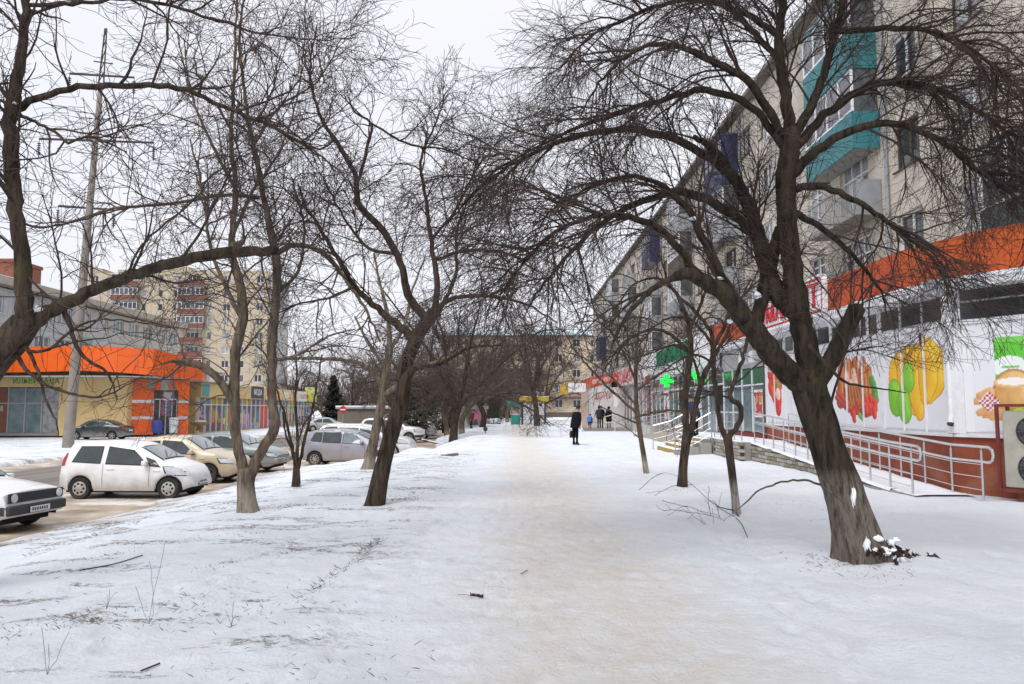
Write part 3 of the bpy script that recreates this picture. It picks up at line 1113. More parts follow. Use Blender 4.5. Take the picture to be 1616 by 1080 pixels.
for a, b in zip(fe[:-1], fe[1:]):
    ff.part('panel', SIGNWHITE, shop, a + .03, b - .03, 1.16, 3.2, -0.015, 0.0)
    ff.part('transom_window', DARKGLASS, shop, a + .05, b - .05, 3.30, 3.86, -0.015, 0.006)
    ff.part('transom_bar', GREYSHEET, shop, a + .05, b - .05, 3.62, 3.655, 0.007, 0.02)
for a in fe:
    ff.part('mullion', WHITE, shop, a - .06, a + .06, 1.125, 3.24, -0.015, 0.028)
ff.part('rail', WHITE, shop, 0.0, 6.0, 3.205, 3.29, -0.015, 0.030)
mb = MB()
c0 = fs.P(SU, 0, .05)
mb.box(c0[0] - .0, c0[0] + .17, c0[1] - .14, c0[1] + .04, 1.13, 3.84)
mb.build('corner_post', WHITE, shop)
# soffit and the orange band
OH = 0.42
cn_ = np.array(fs.P(SU, 0, OH)[:2])
cornr = (8.5 - OH, 15.75)
fpts = [(8.5 - OH, 31.2), cornr, tuple(np.array(ff.P(0.75, 0, OH)[:2])), tuple(np.array(ff.P(7.0, 0, OH)[:2]))]
mb = MB()
inn = [(8.6, 31.2), (8.6, 14.9), tuple(np.array(ff.P(0.75, 0, -.1)[:2])), tuple(np.array(ff.P(7.0, 0, -.1)[:2]))]
for i in range(3):
    q = [fpts[i], fpts[i + 1], inn[i + 1], inn[i]]
    mb.hexa([(*p, 3.86) for p in q] + [(*p, 4.05) for p in q])
mb.build('soffit', WHITE, shop)


def ribbed(parent, p, q, z0, z1, m, name='fascia_sheet', width=1.15, rib=0.11, depth=0.022):
    """trapezoid ribbed sheets along the line p-q, each sheet a part"""
    p, q = np.array(p), np.array(q)
    Lg = np.linalg.norm(q - p)
    d = (q - p) / Lg
    nrm = np.array((d[1], -d[0]))
    if nrm[0] > 0:
        nrm = -nrm
    n = max(1, round(Lg / width))
    for i in range(n):
        s = np.arange(Lg * i / n, Lg * (i + 1) / n + .012, rib / 4)
        off = depth * np.array([0, 1, 1, 0])[np.arange(len(s)) % 4] + 0.003 * (i % 2)
        pts = p + d * s[:, None] + nrm * off[:, None]
        k = len(s)
        vs = [(a[0], a[1], z0) for a in pts] + [(a[0], a[1], z1) for a in pts]
        vs += [(a[0] - nrm[0] * .03, a[1] - nrm[1] * .03, z0) for a in (pts[0], pts[-1])]
        fs_ = [(j, j + 1, k + j + 1, k + j) for j in range(k - 1)]
        mb = MB()
        mb.add(vs[:2 * k], fs_)
        mb.build(name, m, parent, recalc=False)


mb = MB()
for i in range(3):
    a, b = np.array(fpts[i]), np.array(fpts[i + 1])
    d = (b - a) / np.linalg.norm(b - a)
    nn = np.array((-d[1], d[0]))
    if nn[0] < 0:
        nn = -nn
    mb.hexa([(*a, 4.06), (*b, 4.06), (*(b + nn * .1), 4.06), (*(a + nn * .1), 4.06), (*a, 4.83), (*b, 4.83), (*(b + nn * .1), 4.83), (*(a + nn * .1), 4.83)])
mb.build('fascia_back', ORANGE2, shop)
pp = [np.array(p) + np.array((-0.012, -0.004)) for p in fpts]
ribbed(shop, pp[0], pp[1], 4.08, 4.86, ORANGE)
ribbed(shop, pp[1], pp[2], 4.08, 4.86, ORANGE2, rib=0.11, depth=0.008)
ribbed(shop, pp[2] , pp[3], 4.08, 4.86, ORANGE2, width=1.2, rib=0.11, depth=0.008)
mb = MB()
for i in range(3):
    a, b = np.array(fpts[i]) + (-.03, -.02), np.array(fpts[i + 1]) + (-.03, -.02)
    d = (b - a) / np.linalg.norm(b - a)
    nn = np.array((-d[1], d[0]))
    if nn[0] < 0:
        nn = -nn
    mb.hexa([(*a, 4.0), (*b, 4.0), (*(b + nn * .12), 4.0), (*(a + nn * .12), 4.0), (*a, 4.075), (*b, 4.075), (*(b + nn * .12), 4.075), (*(a + nn * .12), 4.075)])
mb.build('white_trim', SIGNWHITE, shop)
# prints on the panels
poster(shop, fs, 13.55, 16.0, 1.18, 3.18, 0.006, art_bananas, name='fruit_print')
poster(shop, fs, 10.74, 13.26, 1.2, 2.95, 0.006, lambda x, y: art_meat(x * .74, y * 1.09), name='meat_print')
poster(shop, fs, 5.36, 7.6, 1.2, 2.95, 0.006, lambda x, y: art_tomato(x * .9 + .15, y * 1.12), name='vegetable_print')
poster(shop, ff, 0.42, 2.2, 1.18, 3.15, 0.006, art_dairy, name='dairy_print')
for a in (7.05, 6.15, 7.95, 11.5, 12.4, 14.3, 15.2):
    fs.part('print_strip', SIGNWHITE, shop, a - .021, a + .021, 1.13, 3.2, 0.029, 0.034)
ff.part('print_strip', SIGNWHITE, shop, 1.39, 1.51, 1.13, 3.2, 0.029, 0.034)
# round drain pipe on the corner
mb = MB()
mb.tube([ff.P(0.05, 3.95, 0.18), ff.P(0.05, 3.8, 0.18), ff.P(0.04, 3.6, 0.10), ff.P(0.04, 3.4, 0.09), ff.P(0.04, 1.5, 0.09), ff.P(0.04, 1.33, 0.14)], 0.055, 12)
mb.build('drainpipe', WHITE, shop, smooth=True)
mb = MB()
mb.tube([ff.P(0.04, 1.335, 0.13), ff.P(0.04, 1.29, 0.16)], 0.056, 12)
mb.build('pipe_mouth', BLACKPL, shop)
# roof sign
sg = MB()
us0, us1, zs0, zs1, nn = 7.0, 11.65, 4.0, 5.06, OH + 0.05


def rrect(u0, u1, z0, z1, r_):
    o = []
    for cx_, cz_, a0 in ((u1 - r_, z1 - r_, 0), (u0 + r_, z1 - r_, 90), (u0 + r_, z0 + r_, 180), (u1 - r_, z0 + r_, 270)):
        for k in range(6):
            a = R(a0 + 18 * k)
            o.append((cx_ + r_ * math.cos(a), cz_ + r_ * math.sin(a)))
    return o


sg.prism(rrect(us0, us1, zs0, zs1, .22), lambda a, b, c: fs.P(a, b, c), nn, nn + .12)
sign = sg.build('sign_board', SIGNWHITE, shop)
g1 = MB()
o_, i_ = rrect(us0 + .07, us1 - .07, zs0 + .07, zs1 - .07, .17), rrect(us0 + .13, us1 - .13, zs0 + .13, zs1 - .13, .12)
k = len(o_)
g1.add([fs.P(a, b, nn + .126) for a, b in o_ + i_], [(j, (j + 1) % k, k + (j + 1) % k, k + j) for j in range(k)])
g1.build('sign_outline', SIGNRED, sign, recalc=False)
lettering(sign, fs, 'МАГНИТ', us0 + .3, us1 - .3, zs0 + .22, zs1 - .2, nn + .125, SIGNRED, bold=.025)
mb = MB()
mb.lathe([(0.16, 0), (0.19, .03), (0.19, .12), (.14, .16)], fs.P(11.45, 3.85, 0.22), 1, 16)
mb.build('lamp_housing', WHITE, shop, smooth=True)
# glazed entrance lobby at the far end of the grocery
GREYWALL = mat('grey_cladding', (0.36, 0.36, 0.36), 0.6, var=.12, scale=2)
fs.part('lobby_wall', GREYWALL, shop, 0.0, 5.19, 3.05, 3.9, -0.25, -0.02)
fs.part('lobby_base', mat('dark_red_paint', (0.16, 0.012, 0.015), .6), shop, 0.0, 5.19, 0.35, 0.75, -0.25, 0.02)
for a, b in ((0.1, 1.3), (1.36, 2.5), (2.56, 3.7), (3.76, 5.1)):
    fs.part('glass_pane', TEALGLASS, shop, a, b, 0.78, 2.4, -0.05, -0.03)
    fs.part('upper_pane', mat('green_film_glass', (0.06, 0.16, 0.10), .15, spec=.7), shop, a, b, 2.47, 3.02, -0.05, -0.03)
for a in (0.05, 1.33, 2.53, 3.73, 5.13):
    fs.part('mullion', WHITE, shop, a - .04, a + .04, 0.76, 3.04, -0.06, 0.0)
fs.part('rail', WHITE, shop, 0.1, 5.08, 2.41, 2.46, -0.06, 0.006)
poster(shop, fs, 4.0, 4.9, 1.3, 2.25, 0.003, art_flyer, name='flyer')
fs.part('door_jamb', mat('maroon_paint', (0.13, 0.015, 0.03), .6), shop, 5.2, 5.26, 0.35, 3.9, 0.03, 0.06)
for a, b in ((0.3, .75), (1.5, 1.95)):
    fs.part('lobby_vent', WHITE, shop, a + 2.6, b + 2.6, 3.2, 3.6, -0.02, 0.2)

# air conditioner standing in a red cage by the front wall
acb = thing('air_conditioner', 'tall beige twin-fan outdoor cooling unit in a red steel cage at the right edge', 'air conditioner', ff.P(1.5, 0.1, .3))
BEIGE = mat('cream_enamel', (0.42, 0.40, 0.34), .45, var=.12, dirt=((.2, .15, .1), .5, 2))
a0, a1 = 1.12, 2.12
ff.part('case', BEIGE, acb, a0, a1, 0.22, 1.56, 0.12, 0.44, bevel=.015)
for z in (0.56, 1.2):
    mb = MB()
    mb.lathe([(0.27, -.004), (0.275, 0.0), (0.28, .004)], (0, 0, 0), 1, 28)
    vs = [ff.P((a0 + a1) / 2 + v[0], z + v[2], .446 - v[1]) for v in mb.V]
    m2 = MB()
    m2.add(vs, mb.F)
    fan = m2.build('fan', BLACKPL, acb)
    for k in range(5):
        t = R(72 * k + 12)
        m3 = MB()
        c_, s_ = math.cos(t), math.sin(t)
        q = [(0.04, -.03), (.24, -.10), (.25, .06), (.05, .04)]
        m3.add([ff.P((a0 + a1) / 2 + x_ * c_ - y_ * s_, z + x_ * s_ + y_ * c_, .452 + (.012 if y_ > 0 else 0)) for x_, y_ in q], [(0, 1, 2, 3)])
        m3.build('blade', mat('fan_blade', (.06, .06, .065), .5), fan, recalc=False)
    gr = MB()
    for rr_ in (.07, .12, .17, .22, .27):
        pts = [ff.P((a0 + a1) / 2 + rr_ * math.cos(t), z + rr_ * math.sin(t), .475) for t in np.linspace(0, 2 * math.pi, 25)]
        gr.tube(pts, 0.004, 4)
    for t in np.linspace(0, math.pi, 5)[:-1]:
        gr.bar(ff.P((a0 + a1) / 2 + .28 * math.cos(t), z + .28 * math.sin(t), .479), ff.P((a0 + a1) / 2 - .28 * math.cos(t), z - .28 * math.sin(t), .479), .004, 4)
    o = gr.build('fan_guard', mat('guard_wire', (.12, .12, .12), .5), acb)
    o['kind'] = 'stuff'
cage = mat('cage_paint', (0.16, 0.025, 0.02), .6, var=.2)
for nm, q in (('cage_post', (a0 - .10, a0 - .05, 0.12, 1.68, .44, .49)), ('cage_post', (a0 - .10, a0 - .05, 0.12, 1.68, .06, .11)), ('cage_post', (a1 + .05, a1 + .10, 0.12, 1.68, .44, .49)), ('cage_rail', (a0 - .049, a1 + .049, 1.63, 1.68, .44, .49)), ('cage_rail', (a0 - .1, a0 - .05, 1.635, 1.675, .111, .439)), ('cage_rail', (a0 - .049, a1 + .049, .14, .20, .44, .49)), ('cage_shelf', (a0 - .04, a1 + .04, .16, .215, .11, .435))):
    ff.part(nm, cage, acb, *q)
ff.part('foot', mat('rust', (.16, .06, .03), .8), acb, 1.3, 1.4, -.1, .155, .2, .4)

# ---------------------------------------------------------------- ramp, platform, steps, rails
ramp = thing('access_ramp', 'snow covered brick-sided ramp sloping down along the white shop wall', 'ramp', (7.4, 19, 0))
RY0, RY1, RZ1, RX0, RX1 = 14.7, 23.8, 0.55, 7.35, 8.48
PLY = 27.0
mb = MB()
mb.hexa([(RX0 + .13, RY0, -.3), (RX1, RY0, -.3), (RX1, RY1, -.3), (RX0 + .13, RY1, -.3), (RX0 + .13, RY0, .0), (RX1, RY0, .0), (RX1, RY1, RZ1), (RX0 + .13, RY1, RZ1)])
mb.build('slope', CONC, ramp)
mb = MB()
NS = 40
ys = np.linspace(RY0 - .5, RY1 - .02, NS)
xs = np.linspace(RX0 + .02, RX1 - .02, 8)
vs = [(x_, y_, max(0, (y_ - RY0) / (RY1 - RY0)) * RZ1 + .035 + .012 * float(vn(x_ * 4, y_ * 3)) - .02 * (abs(x_ - 7.9) > .5)) for y_ in ys for x_ in xs]
mb.add(vs, [(i * 8 + j, i * 8 + j + 1, i * 8 + j + 9, i * 8 + j + 8) for i in range(NS - 1) for j in range(7)])
mb.build('snow_layer', SNOWM, ramp, smooth=True, recalc=False)
# platform
mb = MB()
mb.box(7.13, RX1, RY1 + .003, 33.0, -.3, RZ1)
mb.build('platform', CONC, ramp)
mb = MB()
mb.box(7.02, RX1, RY1 + .003, 33.0, RZ1 + .004, RZ1 + .05)
mb.build('platform_snow', SNOWM, ramp, bevel=.02)
# bricks of the outer face
BR = [mat('pale_brick', (.33, .29, .23), .9, var=.25, scale=9, bump=.4, dirt=((.10, .09, .06), .7, 5)), mat('mossy_brick', (.23, .21, .15), .9, var=.25, scale=9, bump=.4, dirt=((.08, .09, .04), .8, 4)), mat('grey_brick', (.38, .36, .32), .9, var=.2, scale=9, bump=.4, dirt=((.16, .12, .09), .6, 4))]
mb = MB()
mb.box(-.06, .06, -.185, .185, -.045, .045)
brick_me = [mb.mesh('brick', m) for m in BR]
rg = np.random.default_rng(31)
wallm = MB()
wallm.hexa([(RX0 + .015, RY0, -.3), (RX0 + .12, RY0, -.3), (RX0 + .12, RY1, -.3), (RX0 + .015, RY1, -.3), (RX0 + .015, RY0, -.02), (RX0 + .12, RY0, -.02), (RX0 + .12, RY1, RZ1 - .03), (RX0 + .015, RY1, RZ1 - .03)])
wallm.box(7.03, 7.12, RY1 + .003, PLY - .01, -.3, RZ1 - .03)
wallm.build('mortar_core', mat('dark_mortar', (.10, .09, .075), .9), ramp)
nb = 0
for row in range(6):
    zc = -.02 + row * .106
    yb = RY0 + .2 + (.2 if row % 2 else 0)
    while yb < PLY - .2 and nb < 290:
        ztop = (min(yb, RY1) - RY0) / (RY1 - RY0) * RZ1
        if zc + .04 < ztop + .01:
            x_ = RX0 + .045 if yb < RY1 - .1 else 7.075
            o = inst(brick_me[int(rg.random() * 3)], 'brick', ramp, (x_ + rg.normal() * .004, yb, zc + rg.normal() * .002), rg.normal() * .008)
            nb += 1
        yb += .40
mb = MB()
mb.box(7.0, 7.16, PLY - .02, PLY + .28, -.2, RZ1 - .02)
mb.build('end_block', CONC, ramp, bevel=.01)
# coping snow on the low wall
mb = MB()
ys = np.linspace(RY0 + .4, RY1, 50)
vs, f_ = [], []
for y_ in ys:
    z_ = (y_ - RY0) / (RY1 - RY0) * RZ1 - .015
    jx = .02 * float(vn(y_ * 3, 4))
    vs += [(RX0 - .02 + jx, y_, z_ + .0), (RX0 + .0, y_, z_ + .045), (RX0 + .12, y_, z_ + .05)]
f_ = [(3 * i + j, 3 * i + j + 1, 3 * i + j + 4, 3 * i + j + 3) for i in range(49) for j in range(2)]
mb.add(vs, f_)
mb.build('coping_snow', SNOWM, ramp, smooth=True, recalc=False)

steps = thing('entrance_steps', 'snowy steps with worn yellow painted edges leading up to the shop platform', 'steps', (6.5, 28.7, 0))
YP = mat('worn_yellow_paint', (.42, .27, .03), .8, var=.3, scale=6, dirt=((.25, .23, .2), .8, 4))
for i in range(4):
    x0 = 5.75 + i * .32
    z1 = .13 * (i + 1)
    mb = MB()
    mb.box(x0, x0 + .318 if i < 3 else 7.01, PLY + .3, 30.6, -.2, z1)
    st = mb.build('step', CONC, steps)
    mb = MB()
    mb.box(x0 - .006, x0 - .001, PLY + .32, 30.58, z1 - .11, z1 - .005)
    mb.build('yellow_edge', YP, st)
    mb = MB()
    mb.box(x0 - .02, x0 + .30, PLY + .33, 30.5, z1 + .002, z1 + .035)
    mb.build('step_snow', SNOWM, st, bevel=.015)
for i in range(3):
    mb = MB()
    mb.box(5.7 + .42 * i, 6.1 + .42 * i, PLY - .1, PLY + .28, -.2, .12 + .14 * i)
    mb.build('side_block', CONC, steps, bevel=.01)


def handrail(name, label, posts, group=None, mids=3, endloop=True, toph=.9):
    """posts: list of (x, y, z) feet; round top rail on brackets, thin wires below, looped end"""
    t = thing(name, label, 'handrail', posts[0], group=group)
    for p in posts:
        mb = MB()
        mb.bar((p[0], p[1], p[2] - .05), (p[0], p[1], p[2] + toph - .06), .02, 8)
        mb.bar((p[0], p[1], p[2] + toph - .06), (p[0], p[1], p[2] + toph - .02), .008, 6)
        mb.build('post', STEEL, t, smooth=True)
    a, b = np.array(posts[0]), np.array(posts[1])
    d = (a - b) / np.linalg.norm(a - b)
    pts = [np.array(p) + (0, 0, toph) for p in posts[::-1]]
    if endloop:
        e = pts[-1]
        low = [np.array(p) + (0, 0, toph - .26) for p in posts]
        pts = pts + [e + d * .22, e + d * .31 + (0, 0, -.04), e + d * .34 + (0, 0, -.13), e + d * .31 + (0, 0, -.22), e + d * .22 + (0, 0, -.26)] + low
    mb = MB()
    mb.tube(pts, .026, 8)
    mb.build('top_rail', STEEL, t, smooth=True)
    for k in range(mids):
        z = .14 + k * (toph - .45) / max(1, mids - 1)
        mb = MB()
        mb.tube([np.array(p) + (0, 0, z) for p in posts], .008, 6)
        mb.build('wire_rail', STEEL, t, smooth=True)
    return t


rz = lambda y_: max(0.0, min(1.0, (y_ - RY0) / (RY1 - RY0))) * RZ1 + .02
handrail('handrail', 'outer stainless steel handrail with a looped end along the open side of the ramp', [(7.42, y_, rz(y_)) for y_ in np.arange(14.4, 23.7, .84)], 'steel handrails of the ramp')
handrail('handrail', 'inner stainless steel handrail close to the red plinth, looped end nearest the cooling unit', [(8.33, y_, rz(y_)) for y_ in np.arange(13.75, 23.7, .95)], 'steel handrails of the ramp')
handrail('handrail', 'straight steel handrail along the platform edge above the brick wall', [(7.1, y_, RZ1 + .03) for y_ in np.arange(23.9, 27.3, .8)], 'steel handrails of the platform', endloop=False)
handrail('handrail', 'steel handrail sloping down the near side of the yellow-edged steps', [(5.72, 27.15, .02), (6.35, 27.15, .2), (7.0, 27.15, .56)], 'steel handrails of the steps', endloop=False)
handrail('handrail', 'steel handrail sloping down the far side of the yellow-edged steps', [(5.6, 30.7, .02), (6.3, 30.7, .2), (7.0, 30.7, .56)], 'steel handrails of the steps', endloop=False)

# ---------------------------------------------------------------- pharmacy and further shops
ph = thing('pharmacy', 'white single-storey pharmacy with green fascia sign and glazed front beyond the grocery', 'shop', (8.5, 39, 0))
PLINTH2 = mat('beige_stone_plinth', (.42, .37, .30), .85, var=.15, scale=3, bump=.2)
fp = Fr(8.5, 47.0, -1, 0)  # u = 47 - y, 0..16
fp.part('plinth', PLINTH2, ph, 0.0, 15.98, -.4, .62, -.25, .06)
fp.part('back_wall', GREYWALL, ph, 0.0, 15.98, .62, 4.2, -3.0, -.1)
for i in range(13):
    a = .15 + i * 1.215
    if i in (3, 9):
        fp.part('door_panel', SIGNWHITE, ph, a + .05, a + 1.16, .66, 2.6, -.09, -.05)
        if i == 3:
            q = MB()
            for (u0, u1, z0, z1) in ((.42, .62, 1.2, 2.0), (.2, .84, 1.5, 1.7)):
                fp.box(q, a + u0, a + u1, z0, z1, -.048 - .002 * (u1 - u0), -.04 - .003 * (u1 - u0))
            q.build('red_cross', SIGNRED, ph)
            fp.part('red_stripe', SIGNRED, ph, a + .1, a + 1.1, .9, 1.02, -.048, -.042)
            fp.part('red_stripe', SIGNRED, ph, a + .1, a + 1.1, 2.3, 2.42, -.048, -.042)
    else:
        fp.part('glass_pane', TEALGLASS if i % 3 else DARKGLASS, ph, a + .05, a + 1.16, .66, 2.55, -.09, -.06)
    fp.part('upper_pane', SHADEGLASS, ph, a + .05, a + 1.16, 2.64, 3.2, -.09, -.06)
    fp.part('mullion', WHITE, ph, a - .045, a + .045, .64, 3.24, -.095, -.03)
fp.part('rail', WHITE, ph, .1, 15.9, 2.565, 2.63, -.095, -.035)
# curved white fascia board
mb = MB()
prof = [(.0, 3.25), (.30, 3.34), (.50, 3.62), (.56, 4.0), (.56, 4.72), (.48, 4.74), (.0, 4.74)]
mb.prism(prof, lambda a, b, c: fp.P(c, b, a), .0, 15.6)
mb.build('fascia', SIGNWHITE, ph)
fp.part('green_board', GREENSIGN, ph, 5.0, 13.0, 3.92, 4.68, .565, .60)
lettering(ph, fp, 'ДЕЖУРНАЯ АПТЕКА', 5.1, 12.9, 3.72, 4.62, .603, mat('sign_green_dark', (.004, .15, .065), .4), bold=.02)
fp.part('blue_mark', mat('sign_blue', (.05, .12, .35), .5), ph, 4.3, 4.6, 4.0, 4.25, .565, .575)
fp.part('snow_on_fascia', SNOWM, ph, .0, 15.6, 4.745, 4.80, -.2, .56)
# lit green crosses on arms
GLOW = mat('lit_green', (0.01, 0.80, 0.06), .5, var=0, emit=0.8)


def cross_sign(u, z, s, label, nout):
    t = thing('pharmacy_cross', label, 'lit sign', fp.P(u, z, .6), group='green cross signs of the pharmacy')
    g = Fr(*fp.P(u, 0, nout)[:2], 0, -1)
    mb = MB()
    a, b = s / 2, s / 6 * 1.15
    mb.prism([(-b, -a), (b, -a), (b, -b), (a, -b), (a, b), (b, b), (b, a), (-b, a), (-b, b), (-a, b), (-a, -b), (-b, -b)], lambda p, q, c: g.P(p, z + q, c), -.06, .06)
    mb.build('lit_face', GLOW, t)
    mb = MB()
    mb.bar(g.P(s / 2, z, 0), g.P(nout + .1, z, 0), .025, 8)
    mb.build('arm', STEEL, t)


cross_sign(8.8, 2.97, .64, 'large lit green cross sign on an arm left of the green fascia lettering', 0.8)
cross_sign(13.9, 3.05, .34, 'small lit green cross sign half hidden behind the forked trunks', .62)
fp.part('red_awning_panel', mat('dark_red_print', (.22, .02, .02), .5), ph, 1.4, 2.9, 3.0, 3.5, .57, .59)
# ramp with many rails in front of the pharmacy
prm = thing('pharmacy_ramp', 'beige ramp block with handrails in front of the pharmacy', 'ramp', (7.8, 40, 0))
mb = MB()
mb.hexa([(7.2, 34, -.2), (8.4, 34, -.2), (8.4, 46, -.2), (7.2, 46, -.2), (7.2, 34, .62), (8.4, 34, .62), (8.4, 46, .05), (7.2, 46, .05)])
mb.build('slope', PLINTH2, prm)
handrail('handrail', 'long steel handrail on the pharmacy ramp seen between the thin trunks', [(7.25, y_, .62 - (y_ - 34) / 12 * .57) for y_ in np.arange(34.2, 46, 1.25)], 'steel handrails of the pharmacy', endloop=False)
handrail('handrail', 'second steel handrail behind the first one on the pharmacy ramp', [(8.3, y_, .62 - (y_ - 34) / 12 * .57) for y_ in np.arange(34.2, 46, 1.25)], 'steel handrails of the pharmacy', endloop=False)

s3 = thing('corner_shop', 'far shop with pale red-lettered fascia and orange peak beside the stepped entrance', 'shop', (8.5, 60, 0))
fq = Fr(8.5, 82.0, -1, 0)  # u = 82 - y : 0..34.9
fq.part('wall', mat('pale_shop_wall', (.55, .53, .50), .7, var=.1), s3, 0, 34.9, -.4, 4.6, -3.0, -.02)
for i in range(9):
    a = 22.2 + i * 1.4
    fq.part('glass_pane', [TEALGLASS, CURTAIN, DARKGLASS][i % 3], s3, a + .06, a + 1.3, .6, 3.0, -.015, .01)
    fq.part('mullion', WHITE, s3, a - .09, a + .05, .5, 3.1, -.015, .05)
    fq.part('red_banner', mat('maroon_print', (.30, .03, .06), .5), s3, a + .8, a + 1.2, .9, 2.9, .012, .018)
fq.part('fascia', mat('pale_pink_fascia', (.66, .55, .55), .5, var=.08), s3, 20.2, 34.85, 3.25, 4.5, .0, .5)
lettering(s3, fq, 'ЛУКОШКО', 21.5, 31, 3.45, 4.35, .503, mat('coral_letter', (.55, .12, .12), .5))
fq.part('door_recess', mat('grey_green_panel', (.22, .25, .23), .6), s3, 19.6, 22.0, .2, 3.2, -.015, .02)
# projecting lobby with orange peak, facing the camera
fl = Fr(5.9, 58.0, 0, -1)
fl.part('lobby_wall', mat('white_lobby_wall', (.62, .60, .58), .6, var=.08), s3, 0.1, 2.58, .2, 3.2, -8, 0)
lettering(s3, fl, 'ЦЕНТР', .3, 1.6, 2.25, 2.75, .004, mat('coral_letter', (.55, .12, .12), .5))
poster(s3, fl, 1.75, 2.4, 1.7, 2.7, .005, art_goods(9, [(.7, .68, .66), (.5, .1, .1), (.2, .3, .5), (.7, .7, .7)]), res=.03)
ORANGE3 = mat('orange_peak', (.52, .075, .03), .5, var=.1)
mb = MB()
mb.prism([(0.0, 3.2), (2.5, 3.75), (2.5, 4.15), (1.2, 4.2), (0.0, 3.95)], lambda a, b, c: fl.P(a, b, c), -8, .06)
mb.build('orange_peak', ORANGE3, s3)
mb = MB()
mb.prism([(0.15, 3.4), (2.2, 3.86), (1.4, 4.02), (0.15, 3.75)], lambda a, b, c: fl.P(a, b, c), .064, .075)
mb.build('peak_print', mat('pink_print', (.6, .33, .30), .5), s3)
fl.part('yellow_box_sign', mat('ochre_sign', (.5, .30, .05), .5), s3, -2.1, -1.5, 2.7, 3.5, -3, -2.85)
fl.part('white_board', SIGNWHITE, s3, -1.45, -.05, 2.9, 3.6, -3.0, -2.8)
pst = MB()
fl.box(pst, -.45, -.05, .1, 2.9, -2.6, -2.2)
pst.build('column', mat('pinkish_column', (.45, .33, .27), .7), s3)
stp = thing('lobby_steps', 'low concrete steps where two people in dark coats stand', 'steps', (6, 55, 0))
mb = MB()
mb.box(5.3, 8.4, 54.6, 57.95, -.3, .20)
mb.build('step', CONC, stp)
mb = MB()
mb.box(4.9, 8.4, 54.2, 54.597, -.3, .05)
mb.build('step', CONC, stp)
rl = MB()
for (p, q) in (((6.55, 54.7, .2), (6.55, 54.7, 1.0)), ((7.6, 54.7, .2), (7.6, 54.7, .95)), ((7.2, 54.0, -.1), (7.2, 54.0, .7)), ((6.55, 54.7, 1.0), (7.6, 54.7, 1.3)), ((6.55, 54.7, .6), (7.6, 54.7, .6)), ((7.2, 54., .7), (7.6, 54.7, .95))):
    rl.bar(p, q, .035, 6)
lr = rl.build('stair_rail', mat('cream_rail', (.6, .56, .45), .5))
tag(lr, 'cream painted stair rail beside the two dark-coated people', 'handrail')

# ---------------------------------------------------------------- block closing the street
bk = thing('apartment_building', 'beige five-storey brick block closing the far end of the promenade', 'building', (2, 142, 0))
fb = Fr(-13, 142, 0, -1)
fb.part('core_wall', JOINT, bk, 0, 36.63, -1, 14.9, -10, -.31)
for j in range(5):
    z = .9 + j * 2.8
    for i in range(11):
        u = i * 3.33
        hole = (.95, 2.35, .9, 2.3)
        panel(bk, fb, u, z, 3.33, 2.8, hole, STONE2)
        window(bk, fb, u + .95, z + .9, 1.4, 1.4, 2, WHITE, [DARKGLASS, SHADEGLASS, DARKGLASS, CURTAIN][int(rg.random() * 4)])
        if j == 0:
            panel(bk, fb, u, -1, 3.33, 1.9, None, mat('dark_ground_floor', (.12, .085, .07), .8))
mb = MB()
fb.box(mb, -.4, 37.0, 14.92, 15.15, -10.3, .5)
mb.build('eaves', mat('eaves_board', (.16, .14, .12)), bk)
mb = MB()
mb.hexa([fb.P(-.3, 15.16, .4), fb.P(37, 15.16, .4), fb.P(37, 15.16, -10), fb.P(-.3, 15.16, -10), fb.P(2, 16.6, -4), fb.P(35, 16.6, -4), fb.P(35, 16.6, -6), fb.P(2, 16.6, -6)])
mb.build('roof', mat('snowy_teal_roof', (.52, .66, .69), .6, var=.15, scale=.5), bk)
fb.part('awning', mat('dark_awning', (.12, .07, .06), .7), bk, 4, 32, 3.3, 3.8, .003, 1.2)
# ---------------------------------------------------------------- nine-storey block far left
lb = thing('apartment_building', 'tall nine-storey beige block with red-brown balcony columns behind the left shops', 'building', (-65, 150, 0))
fa = Fr(-84, 150, 0, -1)
BEI = mat('beige_render', (0.46, 0.385, 0.28), 0.9, var=.1, scale=1.2, dirt=((.26, .21, .16), .4, .5))
fa.part('core_wall', JOINT, lb, 0, 36, -1, 28.3, -14, -.31)
rg = np.random.default_rng(77)
for j in range(10):
    z = .3 + j * 2.8
    for i in range(11):
        u = i * 3.27
        balc = i in (2, 6)
        narrow = i in (3, 4, 7, 9)
        w_ = 2.4 if balc else (.9 if narrow else 1.4)
        hole = (round((3.27 - w_) / 2, 3), round((3.27 + w_) / 2, 3), .85, 2.25)
        panel(lb, fa, u, z, 3.27, 2.8, hole, BEI)
        window(lb, fa, u + hole[0], z + .85, w_, 1.4, 3 if balc else (1 if narrow else 2), WHITE, [DARKGLASS, SHADEGLASS, CURTAIN][int(rg.random() * 3)])
        if balc:
            mb = MB()
            fa.box(mb, u - 1.0, u + 4.2, z - .1, z + .02, .003, 1.3)
            o = mb.build('balcony', CONC, lb)
            for k in range(5):
                mb = MB()
                fa.box(mb, u - 1.0 + 1.04 * k + .01, u - 1.0 + 1.04 * (k + 1) - .01, z + .02, z + 1.1, 1.24, 1.3)
                mb.build('parapet_panel', BRICKRED, o)
            if rg.random() < .7:
                fm, gm = window_meshes(5.2, 1.35, 6, WHITE, SHADEGLASS, 0, False)
                q = inst(fm, 'glazing', o, fa.P(u - 1, z + 1.1, 1.27) - np.array(parent_world(o)), fa.rz, world=False)
                mb = MB()
                fa.box(mb, u - .95, u + 4.15, z + 1.15, z + 2.4, 1.2, 1.22)
                mb.build('pane', [SHADEGLASS, CURTAIN, DARKGLASS][int(rg.random() * 3)], o)
